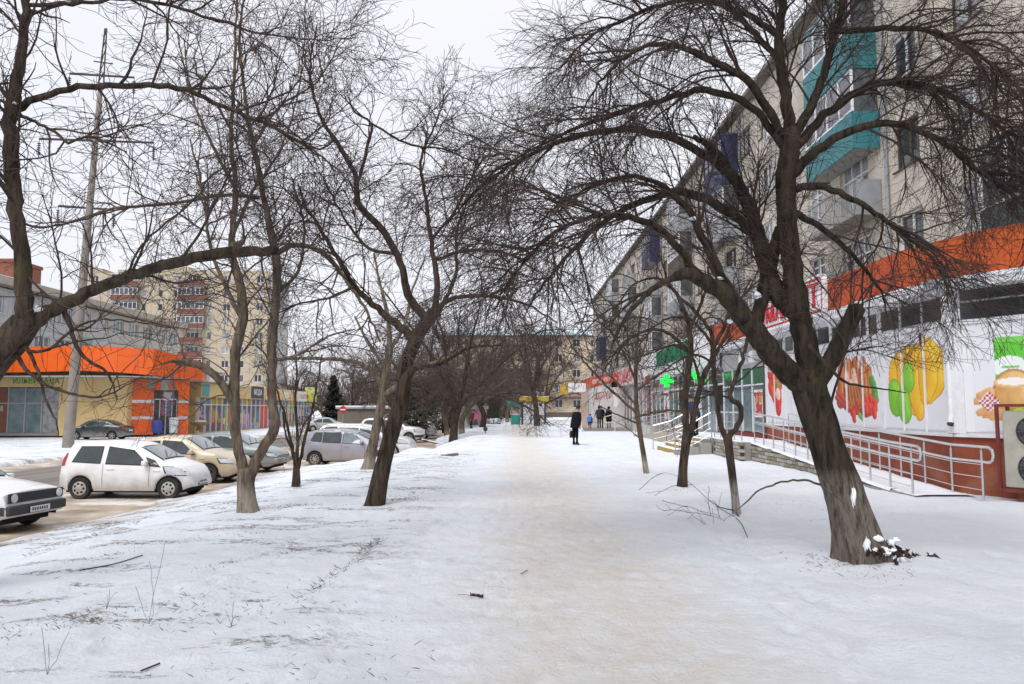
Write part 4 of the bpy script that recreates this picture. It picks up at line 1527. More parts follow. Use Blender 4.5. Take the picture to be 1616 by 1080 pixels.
for u0, u1, z1 in ((0, 3, 29.2), (6, 11, 29.0), (14, 20, 29.6), (20, 36, 28.8)):
    fa.part('parapet', BEI, lb, u0, u1 - .01, 28.303, z1, -6, -.2)
fa.part('roof_hut', BEI, lb, 13, 17, 28.31, 30.5, -12, -6.5)

# ---------------------------------------------------------------- grey four-storey block behind the shops
gb = thing('office_building', 'grey four-storey panel block with teal strips and a deep roof slab behind the orange shop', 'building', (-41, 75, 0))
fg = Fr(-41, 30, 1, 0)   # u = y - 30
GREYP = mat('grey_panel', (.50, .51, .51), .85, var=.12, scale=1, dirt=((.22, .2, .19), .4, .8))
TEALP = mat('pale_teal_panel', (.24, .36, .36), .7, var=.12)
fg.part('core_wall', JOINT, gb, 0, 64, -1, 11.4, -12, -.31)
for j in range(4):
    z = -.3 + j * 2.9
    for i in range(20):
        hole = (.5, 2.7, .85, 2.35)
        panel(gb, fg, i * 3.2, z, 3.2, 2.9, hole, TEALP if (i % 5 == 3 and j == 2) else GREYP)
        window(gb, fg, i * 3.2 + .5, z + .85, 2.2, 1.5, 3, WHITE, [CURTAIN, SHADEGLASS, TEALGLASS, CURTAIN][int(rg.random() * 4)])
fg.part('roof_slab', mat('roof_slab', (.42, .38, .33), .9, var=.15), gb, -.5, 64.5, 11.42, 12.05, -12.5, .9)
fg.part('roof_snow', SNOWM, gb, -.5, 64.5, 12.052, 12.12, -12.5, .8)
# brick stair tower at the photo's left edge
tw = thing('brick_tower', 'red brick stair tower rising above the grey block at the left edge', 'tower', (-45, 58, 0))
ft = Fr(-50, 66.0, 0, -1)
ft.part('wall', mat('dark_red_brick', (.22, .085, .05), .9, var=.3, scale=6), tw, 0, 6.6, 11.9, 14.3, -4, 0)
ft.part('cap', mat('dark_red_brick', (.22, .085, .05)), tw, -.1, 6.7, 14.303, 14.6, -4.1, .1)

# ---------------------------------------------------------------- orange and yellow shop on the left
SHOPOR = mat('bright_orange_panel', (.80, .118, .005), .45, var=.06, scale=1.2)
YELLOW = mat('pale_yellow_render', (.70, .51, .24), .8, var=.08, scale=1.2, dirt=((.42, .3, .14), .4, 1))
os_ = thing('shop_building', 'yellow shop with a bright orange curved fascia and orange banded entrance across the road', 'shop', (-31, 59, 0))
fw = Fr(-42, 59.5, 0, -1)     # front wall facing the camera, u = x + 42
fw.part('yellow_wall', YELLOW, os_, 7.0, 12.3, -.5, 4.8, -8, 0)
fw.part('upper_wall', YELLOW, os_, -6, 6.99, 3.25, 4.8, -8, 0)
fw.part('back_wall', mat('dim_interior', (.16, .16, .15), .9), os_, -6, 6.99, -.5, 3.24, -8, -1.2)
fw.part('floor_plinth', CONC, os_, -6, 6.99, -.5, -.25, -1.19, 0.05)
for i in range(10):
    a = -6 + i * 1.3
    if i == 6:
        fw.part('brown_door', mat('brown_door', (.22, .09, .06), .6), os_, a + .05, a + 1.25, -.24, 3.2, -.12, -.06)
        poster(os_, fw, a + .5, a + .85, 1.4, 1.8, -.055, lambda x, y: np.tile(np.array((.6, .55, .5)), (len(x), 1)) * np.where(np.abs(x - .17) < .1, .6, 1)[:, None], res=.05)
    else:
        fw.part('glass_pane', [TEALGLASS, CURTAIN, DARKGLASS, TEALGLASS][i % 4], os_, a + .05, a + 1.25, -.24, 3.2, -.12, -.09)
    fw.part('mullion', GREYWALL, os_, a - .045, a + .045, -.24, 3.23, -.13, 0.01)
fw.part('rail', GREYWALL, os_, -5.9, 6.9, 1.95, 2.05, -.1, .003)
lettering(os_, fw, 'ИЛЬВИЧАДА', 3.4, 6.95, 3.42, 3.98, .004, mat('green_letter', (.03, .33, .03), .5))
# curved fascia
F = [(-41.0, 57.6, 6.1, 4.25), (-36, 57.2, 6.2, 4.3), (-31.9, 57.0, 6.26, 4.4), (-29.5, 57.3, 6.2, 4.3), (-27.2, 58.2, 6.1, 4.1), (-26.1, 60.5, 5.75, 4.0), (-25.8, 64.0, 5.45, 3.9), (-27.5, 69, 5.4, 3.9)]
n = 0
for (x0, y0, t0, b0), (x1, y1, t1, b1) in zip(F[:-1], F[1:]):
    k = max(1, round(math.hypot(x1 - x0, y1 - y0) / 1.3))
    for i in range(k):
        s0, s1 = i / k + .004, (i + 1) / k - .004
        lerp = lambda p, q, s: p + (q - p) * s
        d = np.array((x1 - x0, y1 - y0)) / math.hypot(x1 - x0, y1 - y0)
        nn = np.array((-d[1], d[0])) * .12
        mb = MB()
        q = [(lerp(x0, x1, s), lerp(y0, y1, s)) for s in (s0, s1)]
        mb.hexa([(*q[0], lerp(b0, b1, s0)), (*q[1], lerp(b0, b1, s1)), (q[1][0] + nn[0], q[1][1] + nn[1], lerp(b0, b1, s1)), (q[0][0] + nn[0], q[0][1] + nn[1], lerp(b0, b1, s0)),
                 (*q[0], lerp(t0, t1, s0)), (*q[1], lerp(t0, t1, s1)), (q[1][0] + nn[0], q[1][1] + nn[1], lerp(t0, t1, s1)), (q[0][0] + nn[0], q[0][1] + nn[1], lerp(t0, t1, s0))])
        mb.build('fascia_panel', SHOPOR, os_)
mb = MB()
mb.prism([(f[0], f[1] + .13) for f in F] + [(-27.5, 75), (-41, 75)], lambda a, b, c: (a, b, c), 3.95, 4.05)
mb.build('soffit', GREYWALL, os_)
mb = MB()
mb.prism([(f[0], f[1] + .13) for f in F[:-1]] + [(-28, 75), (-41, 75)], lambda a, b, c: (a, b, c), 4.9, 5.0)
mb.build('roof', GREYSHEET, os_)
# entrance between orange banded piers
fo = Fr(-29.9, 60.1, 0.45, -0.89)
LW = 4.35
for (u0, u1) in ((0, 1.75), (3.55, LW)):
    for (z0, z1) in ((-.45, .75), (.98, 2.05), (2.28, 3.05)):
        fo.part('orange_block', SHOPOR, os_, u0, u1, z0, z1, -1.2, 0)
    for (z0, z1) in ((.752, .978), (2.052, 2.278)):
        fo.part('metal_band', STEEL, os_, u0 + .03, u1 - .03, z0, z1, -1.2, -.03)
for i, (u0, u1) in enumerate(((0.0, 1.3), (1.75, 2.2), (2.9, 3.1), (3.3, LW))):
    fo.part('orange_lintel', SHOPOR, os_, u0, u1 if i < 3 else LW, 3.06, 3.9, -1.2, -.02)
fo.part('lintel_back', GREYWALL, os_, .01, LW - .01, 3.06, 3.9, -1.25, -.2)
fo.part('entrance_back', mat('dim_interior', (.16, .16, .15)), os_, 1.75, 3.55, -.45, 3.05, -2.4, -1.2)
poster(os_, fo, 1.78, 3.52, .9, 3.0, -1.15, art_goods(4, [(.4, .42, .45), (.45, .15, .25), (.2, .25, .35), (.6, .6, .62), (.1, .1, .12), (.5, .4, .2)]), res=.06, name='window_display')
for u in (1.8, 2.25, 2.7, 3.15, 3.5):
    fo.part('door_frame', STEEL, os_, u - .03, u + .03, -.44, 2.3, -.9, -.84)
fo.part('door_frame_head', STEEL, os_, 1.78, 3.52, 2.305, 2.38, -.9, -.84)
# yellow row receding along the pavement
fy = Fr(-28, 69, 1, 0)      # u = y - 69
fy.part('wall', YELLOW, os_, 0, 40, -.8, 3.9, -7, -.3)
fy.part('yellow_band', YELLOW, os_, 0, 31, 2.62, 3.92, -.29, .15)
fy.part('white_band', SIGNWHITE, os_, 31.01, 40, 2.55, 3.85, -.29, .15)
fy.part('dark_sign', mat('navy_sign', (.05, .055, .08), .5), os_, 13.2, 17.2, 2.7, 4.0, .152, .2)
lettering(os_, fy, 'МОДА', 13.9, 16.5, 2.95, 3.7, .205, SIGNWHITE)
fy.part('small_sign', SIGNWHITE, os_, 25, 27, 2.9, 3.6, .152, .19)
fy.part('teal_mark', mat('teal_sign', (.1, .35, .35), .5), os_, .2, 1.8, 2.7, 3.8, .152, .18)
lettering(os_, fy, 'ОДЕЖДА', 32, 38, 2.85, 3.45, .153, mat('pale_red_letter', (.6, .25, .25), .5))
goods = [[(.5, .12, .3), (.6, .3, .45), (.15, .15, .22), (.45, .4, .5), (.08, .08, .1)], [(.1, .25, .45), (.5, .35, .05), (.3, .5, .6), (.4, .05, .05)], [(.6, .3, .03), (.5, .05, .02), (.25, .4, .1), (.65, .6, .2)]]
for i in range(14):
    a = .3 + i * 2.8
    c = [0, 1, 2, 2, 0, 1, 0][i % 7]
    if i == 6:
        fy.part('red_door', mat('red_lattice_door', (.62, .07, .03), .5, var=.35, scale=5), os_, a + .1, a + 2.7, -.55, 2.2, -.28, -.2)
    else:
        poster(os_, fy, a + .1, a + 2.7, -.5, 1.9, -.24, art_goods(20 + i, goods[c]), res=.09, name='window_display')
    fy.part('upper_pane', mat('upper_' + 'abc'[i % 3], [(.18, .3, .32), (.5, .33, .03), (.12, .14, .15)][i % 3], .2, var=.2), os_, a + .1, a + 2.7, 2.0 if i != 6 else 2.25, 2.55, -.28, -.22)
    for q in (0, 1.35):
        fy.part('mullion', SIGNWHITE, os_, a - .03 + q, a + .03 + q, -.55, 2.6, -.285, -.1)
fy.part('rail', SIGNWHITE, os_, .4, 39, 1.91, 1.99, -.285, -.12)
gs = thing('sunflower_sign', 'small dark square sign with yellow and green print ending the yellow shops', 'sign', (-27.6, 104, 2.6))
fz = Fr(-28.2, 104.5, 0.3, -1)
mb = MB()
fz.box(mb, 0, 1.7, 2.4, 4.6, -.15, 0)
mb.build('board', mat('dark_green_sign', (.03, .06, .02), .5), gs)
poster(gs, fz, .1, 1.6, 2.5, 4.5, .004, lambda x, y: np.where((np.abs(vn(x * 3, y * 3)) < .25)[:, None], np.array((.7, .5, .03)), np.where((vn(x * 4 + 9, y * 4) > 0)[:, None], np.array((.1, .3, .05)), np.array((.25, .45, .4)))), res=.1)
# things on that pavement
pl = thing('flower_bowl', 'ochre bowl planter holding snow in front of the yellow shop row', 'planter', (-28.5, 67.2, -.3))
mb = MB()
mb.lathe([(.25, 0), (.3, .1), (.16, .22), (.3, .35), (.72, .62), (.78, .74), (.70, .74)], (-27.2, 67.2, -.3), 2, 20)
mb.build('bowl', mat('ochre_concrete', (.40, .24, .06), .8), pl, smooth=True)
mb = MB()
mb.lathe([(.7, .70), (.5, .82), (.2, .9), (.01, .92)], (-27.2, 67.2, -.3), 2, 16)
mb.build('snow_fill', SNOWM, pl, smooth=True)
br = thing('barrel', 'blue plastic barrel standing at the orange shop entrance', 'barrel', (-27.9, 60.6, -.3))
mb = MB()
mb.lathe([(.36, 0), (.42, .12), (.44, .5), (.42, .9), (.36, 1.0)], fo.P(2.1, -.3, .35), 2, 18)
mb.build('drum', mat('blue_barrel', (.03, .06, .28), .5), br, smooth=True)
wb = thing('white_bin', 'white rubbish bin by the right orange pier of the entrance', 'bin', fo.P(3.2, -.3, .35))
mb = MB()
mb.lathe([(.30, 0), (.36, 1.1), (.38, 1.12), (.38, 1.18), (.3, 1.2)], fo.P(3.25, -.3, .4), 2, 16)
mb.build('body', mat('offwhite_bin', (.55, .62, .58), .5), wb, smooth=True)

# ---------------------------------------------------------------- power pole
pb, pt = at(107, 704, 44.0), at(167, 45, 44.0)
pb[2] = -.8
up = thing('utility_pole', 'tall grey tapered concrete power pole leaning over the far pavement', 'pole', pb)
mb = MB()
mid = pb + (pt - pb) * .865
mb.tube([pb + (pt - pb) * t for t in np.linspace(0, .865, 14)], list(np.linspace(.31, .13, 14)), 12)
mb.build('shaft', mat('pole_concrete', (.25, .22, .19), .9, var=.18, scale=2, bump=.3, dirt=((.2, .18, .16), .5, 1.5)), up, smooth=True)
IRON = mat('dark_iron', (.05, .04, .045), .6)
sp = MB()
for s in (-1, 1):
    sp.bar(mid + (.16 * s, 0, -.4), pt + (.05 * s, 0, 0), .045, 5)
for k in range(5):
    q0, q1 = mid + (pt - mid) * k / 5, mid + (pt - mid) * (k + 1) / 5
    w0 = .16 - .11 * k / 5
    sp.bar(q0 + (-w0, 0, 0), q1 + (w0 * .8, 0, 0), .03, 4)
o = sp.build('spire_lattice', IRON, up)
o['kind'] = 'stuff'
for (py, xl, xr, ins) in ((121, 110, 212, True), (224, 62, 243, True), (330, 92, 180, True)):
    a, b = at(xl, py - 4, 44.0), at(xr, py + 2, 44.0)
    mb = MB()
    mb.bar(a, b, .045, 6)
    mb.bar(a + (0, 0, .07), b + (0, 0, .05), .03, 6)
    mb.build('crossarm', IRON, up)
    for p in (a, b):
        mb = MB()
        prof = [(.02, 0), (.02, -.2)]
        for k in range(6):
            z = -.2 - k * .13
            prof += [(.035, z), (.11, z - .05), (.11, z - .07), (.035, z - .09)]
        prof += [(.02, -1.1)]
        mb.lathe(prof, p, 2, 8)
        mb.build('insulator', mat('insulator_glass', (.10, .10, .13), .2), up, smooth=True)
for py, xl, xr in ((97, 148, 178),):
    mb = MB()
    mb.bar(at(xl, py, 44.0), at(xr, py + 4, 44.0), .04, 5)
    mb.build('stub_arm', IRON, up)
# no-entry sign
q = ground_at(541, 669)
q = at(541, 668, 72)
ns = thing('road_sign', 'round red no-entry sign on a grey post', 'sign', (q[0], 72, ROAD_Z))
fn_ = Fr(q[0], 72, 0, -1)
mb = MB()
mb.bar((q[0], 72.05, ROAD_Z - .1), (q[0], 72.05, 1.9), .045, 8)
mb.build('post', GREYSHEET, ns)
mb = MB()
mb.lathe([(.33, 0), (.33, .03)], (q[0], 71.95, 1.5), 1, 24)
mb.build('disc', mat('sign_red_disc', (.5, .015, .02), .4, var=.05), ns)
fn_.part('bar', SIGNWHITE, ns, -.24, .24, 1.44, 1.56, .056, .062)
# long low garage
lg = thing('garage_row', 'low grey-brown garage row with snow on its flat roof behind the parked cars', 'garage', (-19, 92, -.5))
fgr = Fr(-20.8, 92, 0, -1)
fgr.part('wall', mat('dull_brown_sheet', (.20, .165, .13), .8, var=.2, scale=1.5), lg, 0, 8.2, -.6, 1.55, -5, 0)
for i in range(3):
    fgr.part('door', mat('grey_brown_door', (.17, .145, .12), .7, var=.15), lg, .3 + 2.7 * i, 2.7 + 2.7 * i, -.55, 1.3, .003, .05)
fgr.part('roof', GREYSHEET, lg, -.2, 8.4, 1.553, 1.75, -5.2, .3)
fgr.part('roof_snow', SNOWM, lg, -.2, 8.4, 1.753, 1.95, -5.2, .28)
# kiosks at the end of the path
kk = thing('kiosk', 'white kiosk with blue frames and a yellow fascia at the end of the path', 'kiosk', (2, 77, 0))
fk = Fr(1.0, 77, 0, -1)
BLUEF = mat('dark_blue_frame', (.02, .035, .14), .5)
fk.part('wall', mat('kiosk_wall', (.6, .6, .62), .6), kk, .1, 2.3, -.1, 2.25, -2.2, 0)
for a, b, c, d in ((.16, .85, .1, 2.2), (.95, 1.5, .95, 2.2), (.95, 1.5, .1, .85), (1.6, 2.2, .95, 2.2), (1.6, 2.2, .1, .85)):
    fk.part('panel', SIGNWHITE, kk, a, b, c, d, .003, .03)
for a, b, c, d in ((-.08, .12, -.1, 2.3), (.87, .93, -.1, 2.25), (1.52, 1.58, -.1, 2.25), (2.22, 2.36, -.1, 2.3)):
    fk.part('frame_post', BLUEF, kk, a, b, c, d, .004, .06)
fk.part('frame_rail', BLUEF, kk, .94, 2.2, .87, .93, .004, .05)
fk.part('fascia', mat('yellow_fascia', (.62, .44, .02), .5), kk, -.25, 2.65, 2.31, 2.75, -2.4, .35)
fk.part('fascia_snow', SNOWM, kk, -.25, 2.65, 2.753, 2.83, -2.4, .33)
mb = MB()
fk.box(mb, 1.65, 2.2, 1.75, 2.2, .035, .3)
ac2 = mb.build('cooling_unit', SIGNWHITE, kk)
mb = MB()
mb.lathe([(.16, -.01), (.17, 0)], (1.0 + 1.85, 76.69, 1.97), 1, 16)
mb.build('fan', BLACKPL, ac2)
tk = thing('kiosk', 'narrow teal and white kiosk standing left of the yellow-topped one', 'kiosk', (.5, 77.3, 0))
ft2 = Fr(-.15, 77.3, 0, -1)
TEAL = mat('teal_paint', (.01, .30, .24), .5, var=.08)
ft2.part('lower_wall', TEAL, tk, .05, 1.0, -.1, .95, -1.5, 0)
ft2.part('counter_wall', mat('kiosk_white', (.6, .58, .56), .6), tk, .0, 1.0, .953, 1.8, -1.5, 0)
poster(tk, ft2, .1, .9, 1.1, 1.75, .005, art_goods(5, [(.6, .55, .55), (.5, .35, .35), (.6, .5, .3)]), res=.06)
ft2.part('fascia', TEAL, tk, -.35, 1.04, 1.803, 2.35, -1.6, .25)
pk = thing('kiosk', 'small white kiosk pasted with pink and orange posters behind the tree trunks', 'kiosk', (-3.6, 70, 0))
fpk = Fr(-5.0, 70, 0, -1)
fpk.part('wall', mat('kiosk_white', (.6, .58, .56)), pk, .1, 2.6, -.1, 1.55, -2, 0)
fpk.part('roof', mat('kiosk_roof', (.5, .47, .42), .7), pk, -.1, 2.8, 1.553, 1.85, -2.2, .2)
poster(pk, fpk, .2, 2.3, .1, 1.5, .005, art_goods(12, [(.6, .25, .35), (.6, .5, .5), (.65, .22, .04), (.6, .58, .56), (.2, .3, .15)]), res=.06)
dp = thing('doorway_canopy', 'dark doorway under a pale flat canopy left of the teal kiosk', 'canopy', (-2, 120, 0))
fd = Fr(-4.6, 125, 0, -1)
fd.part('canopy', CONC, dp, 0, 5, 3.3, 3.7, -14, 0)
fd.part('back', mat('dark_doorway', (.05, .035, .03), .9), dp, .2, 4.8, -.5, 3.29, -14, -4)
for u in (.2, 4.7):
    fd.part('column', CONC, dp, u, u + .3, -.5, 3.29, -.4, -.1)
# low concrete kerbs of the flower beds at the left side of the path
for (p, q2, hgt, lab) in (((652, 696), (741, 694), .24, 'long low brown concrete kerb across the left edge of the path'), ((680, 707), (716, 706), .10, 'short broken kerb slab lying flat in the snow'), ((695, 713), (742, 708), .08, 'slanting narrow kerb stone edging the snowy bed'), ((706, 720), (724, 719), .07, 'small stray kerb stone nearest the leaning dark tree')):
    a, b = ground_at(*p), ground_at(*q2)
    d = (b - a)
    d[2] = 0
    ln = np.linalg.norm(d)
    d /= ln
    g = Fr(a[0], a[1], d[1], -d[0], min(a[2], b[2]) - .05)
    mb = MB()
    g.box(mb, 0, ln, 0, hgt + .05, -.25, 0)
    o = mb.build('kerb', mat('brown_concrete', (.23, .165, .11), .9, var=.25, scale=4, bump=.3), None, bevel=.015)
    tag(o, lab, 'kerb', 'kerbs of the flower beds')
    mb = MB()
    g.box(mb, -.02, ln + .02, hgt + .052, hgt + .09, -.3, -.03)
    mb.build('snow_cap', SNOWM, o, bevel=.02)
a, b = ground_at(524, 722), ground_at(582, 716)
pts = [ground_at(x_, y_) for x_, y_ in ((520, 730), (528, 722), (550, 718), (590, 716))]
mb = MB()
mb.tube([p + (0, 0, .06) for p in pts], .09, 6)
o = mb.build('kerb', mat('brown_concrete', (.23, .165, .11)), None)
tag(o, 'curved kerb rounding the snowy island in front of the silver car', 'kerb', 'kerbs of the flower beds')
bo = thing('bollard', 'short post with a dark ball on it at the left edge of the path', 'bollard', ground_at(766, 684))
p = ground_at(766, 684)
mb = MB()
mb.bar(p, p + (0, 0, .55), .03, 8)
mb.build('post', BLACKPL, bo)
mb = MB()
mb.lathe([(.02, -.15), (.1, -.12), (.15, 0), (.1, .12), (.02, .15)], p + (0, 0, .28), 2, 14)
mb.build('ball', mat('dark_ball', (.05, .03, .035), .6), bo, smooth=True)
# ---------------------------------------------------------------- cars
TYRE = mat('tyre_rubber', (.018, .017, .016), .85, var=.3, dirt=((.10, .08, .06), .6, 6))
ALLOY = mat('wheel_silver', (.38, .38, .39), .4, metal=.7, var=.15)
DIRTRIM = mat('dirty_wheel_trim', (.40, .38, .34), .5, metal=.3, var=.25, scale=6)
WELL = mat('wheel_well', (.012, .012, .012), .95, var=0)
LENS = mat('lamp_lens', (.55, .57, .60), .1, var=.25, scale=5, spec=.8)
TAIL = mat('tail_lamp', (.36, .012, .015), .2, var=.15)
CARGLASS = mat('car_glass', (.035, .045, .047), .04, var=.5, scale=1.2, spec=.9)
CARGLASS2 = mat('car_glass_bright', (.20, .235, .24), .05, var=.4, scale=1.0, spec=.9)
PLATE = mat('number_plate', (.66, .66, .66), .5, var=.05)
TRIM = mat('black_trim', (.022, .022, .024), .6, var=.15)


def paint(name, c, dirt=.35):
    if name in _mats:
        return _mats[name]
    m = mat(name, c, .3, coat=.5, var=.03, scale=1.5, dirt=((.27, .22, .17), dirt, 1.1))
    n, l = m.node_tree.nodes, m.node_tree.links
    b = n['Principled BSDF']
    src = b.inputs['Base Color'].links[0].from_socket
    tc, sp = n.new('ShaderNodeTexCoord'), n.new('ShaderNodeSeparateXYZ')
    l.new(tc.outputs['Object'], sp.inputs['Vector'])
    nz = n.new('ShaderNodeTexNoise')
    nz.inputs['Scale'].default_value, nz.inputs['Detail'].default_value = 4, 8
    l.new(tc.outputs['Object'], nz.inputs['Vector'])
    ad = n.new('ShaderNodeMath')
    ad.operation = 'MULTIPLY_ADD'
    ad.inputs[1].default_value = .55
    l.new(nz.outputs['Fac'], ad.inputs[0])
    l.new(sp.outputs['Z'], ad.inputs[2])
    mr = n.new('ShaderNodeMapRange')      # road salt thrown up along the sills
    mr.inputs['From Min'].default_value, mr.inputs['From Max'].default_value = .95, .48
    mr.inputs['To Max'].default_value = .75
    l.new(ad.outputs[0], mr.inputs['Value'])
    mm = n.new('ShaderNodeMixRGB')
    mm.inputs['Color2'].default_value = (.30, .26, .21, 1)
    l.new(mr.outputs['Result'], mm.inputs['Fac'])
    l.new(src, mm.inputs['Color1'])
    l.new(mm.outputs['Color'], b.inputs['Base Color'])
    return m


def wheel_meshes(Rw, wd, style, rim_m):
    mb = MB()
    Ri = Rw * .66
    prof = [(Ri, -wd / 2 + .01), (Rw * .92, -wd / 2), (Rw, -wd / 2 + .03), (Rw, wd / 2 - .03), (Rw * .92, wd / 2), (Ri, wd / 2 - .01), (Ri * .98, wd / 2 - .06)]
    mb.lathe(prof, (0, 0, 0), 1, 28)
    ty = mb.mesh('wheel', TYRE, True)
    mb = MB()
    y0 = wd / 2 - .045
    if style == 'trim':
        mb.lathe([(Ri, y0 - .01), (Ri * .97, y0 + .03), (Ri * .8, y0 + .035), (Ri * .45, y0 + .05), (.01, y0 + .055)], (0, 0, 0), 1, 24)
        for k in range(7):
            a = 2 * math.pi * k / 7
            c, s = Ri * .62 * math.cos(a), Ri * .62 * math.sin(a)
            mb.lathe([(.035, y0 + .042), (.03, y0 + .048)], (c, 0, s), 1, 8, 1)
        rm = mb.mesh('rim', [rim_m, WELL], True)
    else:
        n = 5 if style == 'five' else 8
        mb.lathe([(Ri, y0 - .02), (Ri, y0 + .03), (Ri * .9, y0 + .03), (Ri * .9, y0 - .02)], (0, 0, 0), 1, 28)
        mb.lathe([(Ri * .2, y0), (Ri * .2, y0 + .035), (.01, y0 + .04)], (0, 0, 0), 1, 12)
        for k in range(n):
            a = 2 * math.pi * k / n
            c, s = math.cos(a), math.sin(a)
            w0 = .03 if n == 5 else .018
            pts = [(Ri * .15, -w0), (Ri * .92, -w0 * .8), (Ri * .92, w0 * .8), (Ri * .15, w0)]
            mb.prism(pts, lambda u, v, h, c=c, s=s: (u * c - v * s, h, u * s + v * c), y0 - .01, y0 + .025)
        mb.lathe([(Ri * .9, y0 - .04), (.01, y0 - .038)], (0, 0, 0), 1, 20, 1)
        rm = mb.mesh('rim', [rim_m, WELL], True)
    return ty, rm


def car(label, loc, yaw, L_, W_, top, belt, wheels, Rw, pm, glass, style='trim', rim_m=None, sill=.22, tum=.17, side=(), front=None, rear=None, trim_m=None, group=None, arch_trim=False, boxy=False, nose=.16, mirror_x=None, blunt=.4, plate_front=True, lampz=None, tailz=None, grille=None, doors=(), cheek=.93):
    """car: +x is the front; top = silhouette (x, z), belt = (rear z, front z); side = window quads in (x, z)"""
    t = thing('parked_car', label, 'car', loc, yaw, group)
    h2 = L_ / 2
    tx, tz = np.array([p[0] for p in top]), np.array([p[1] for p in top])
    fine = np.linspace(-h2, h2, 400)
    zz = np.interp(fine, tx, tz)
    ker = np.hanning(17)
    ker /= ker.sum()
    zz = np.convolve(np.pad(zz, 8, 'edge'), ker, 'valid')
    ztop = lambda x: np.interp(x, fine, zz)
    Ra = Rw + .055
    H = zz.max()

    def zbot(x):
        z = sill + .10 * sstep(h2 - .35, h2, abs(x)) * 1.0
        for wx in wheels:
            d = abs(x - wx)
            if d < Ra:
                z = max(z, Rw + math.sqrt(Ra * Ra - d * d))
        return float(z)

    def width(x):
        e = max(0.0, (abs(x) - (h2 - .7)) / .7)
        return W_ / 2 * (1 - nose * e ** 2.2)

    def section(x):
        w_ = width(x)
        zt = float(ztop(x))
        zb = zbot(x)
        bl = belt[0] + (belt[1] - belt[0]) * (x + h2) / L_
        sh = min(bl, zt - .05)
        sh = max(sh, zb + .03)
        pts = []
        for f, k in ((0, .93), (.12, .975), (.35, 1.0), (.62, 1.0), (.85, .985), (1, .965)):
            pts.append((w_ * k, zb + (sh - zb) * f))
        up_ = max(0.0, zt - sh)
        tb = tum * min(1, up_ / .45)
        for f in (.3, .6, .85):
            pts.append((w_ * (.955 - tb * f * .95), sh + (up_ - .035) * f))
        wr = w_ * (.955 - tb * .95)
        pts += [(wr * cheek, zt - .028), (wr * .80, zt - .010), (wr * .45, zt + .004), (0, zt + .012)]
        return pts
    xs = list(np.linspace(-h2, h2, 46))
    for wx in wheels:
        xs += list(wx + Ra * np.cos(np.linspace(0, math.pi, 15)) * .999)
    xs = sorted(xs)
    xs = [x for i, x in enumerate(xs) if i == 0 or x - xs[i - 1] > .006]
    secs = [section(x) for x in xs]
    m_ = len(secs[0])
    V_, F_ = [], []
    for x, s in zip(xs, secs):
        # round the ends a little in plan
        V_ += [(x, y, z) for y, z in s] + [(x, -y, z) for y, z in s[-2::-1]]
    M_ = 2 * m_ - 1
    for i in range(len(xs) - 1):
        for j in range(M_ - 1):
            F_.append((i * M_ + j, (i + 1) * M_ + j, (i + 1) * M_ + j + 1, i * M_ + j + 1))
    F_.append(tuple(range(M_)))
    F_.append(tuple((len(xs) - 1) * M_ + j for j in range(M_))[::-1])
    mb = MB()
    mb.add(V_, F_)
    body = mb.build('body', pm, t, local=True, smooth=True)
    # undertray and wheel wells
    mb = MB()
    mb.box(-h2 + .25, h2 - .25, -W_ / 2 + .16, W_ / 2 - .16, .17, .62)
    mb.build('underbody', WELL, t, local=True)
    mb = MB()
    xsd = [x for x in np.linspace(-h2 + .12, h2 - .12, 40)]
    for sgn in (1, -1):
        vs = []
        for x in xsd:
            y = (width(x) * .90) * sgn
            vs += [(x, y, sill + .02), (x, y, min(.72, float(ztop(x)) - .12))]
        mb.add(vs, [(2 * i, 2 * i + 2, 2 * i + 3, 2 * i + 1) for i in range(len(xsd) - 1)])
    mb.build('inner_arch', WELL, t, local=True, recalc=False)
    ty, rm = wheel_meshes(Rw, .19, style, rim_m or ALLOY)
    for wx in wheels:
        for sgn in (1, -1):
            o = bpy.data.objects.new('wheel', ty)
            o.location = (wx, sgn * (W_ / 2 - .115), Rw)
            o.rotation_euler = (0, .4 * wx, 0 if sgn > 0 else math.pi)
            link(o, t)
            link(bpy.data.objects.new('rim', rm), o)

    def sy(x, z):
        s = section(x)
        return float(np.interp(z, [p[1] for p in s[:10]], [p[0] for p in s[:10]]))

    def tz_(x, y):
        s = section(x)[::-1]
        return float(np.interp(abs(y), [p[0] for p in s[:5]], [p[1] for p in s[:5]]))

    def side_patch(name, quad, m, off, sgn, parent=t, nx_=8, nz_=4, wrap=False):
        (ax, az), (bx, bz), (cx_, cz_), (dx, dz) = quad
        vs = []
        for j in range(nz_ + 1):
            v = j / nz_
            for i in range(nx_ + 1):
                u = i / nx_
                x = (ax * (1 - u) + bx * u) * (1 - v) + (dx * (1 - u) + cx_ * u) * v
                z = (az * (1 - u) + bz * u) * (1 - v) + (dz * (1 - u) + cz_ * u) * v
                z = min(z, float(ztop(x)) - .03)
                vs.append((x, sgn * (sy(x, z) + off), z))
        mb = MB()
        mb.add(vs, [(j * (nx_ + 1) + i, j * (nx_ + 1) + i + 1, (j + 1) * (nx_ + 1) + i + 1, (j + 1) * (nx_ + 1) + i) for j in range(nz_) for i in range(nx_)])
        return mb.build(name, m, parent, local=True, smooth=True, recalc=False)

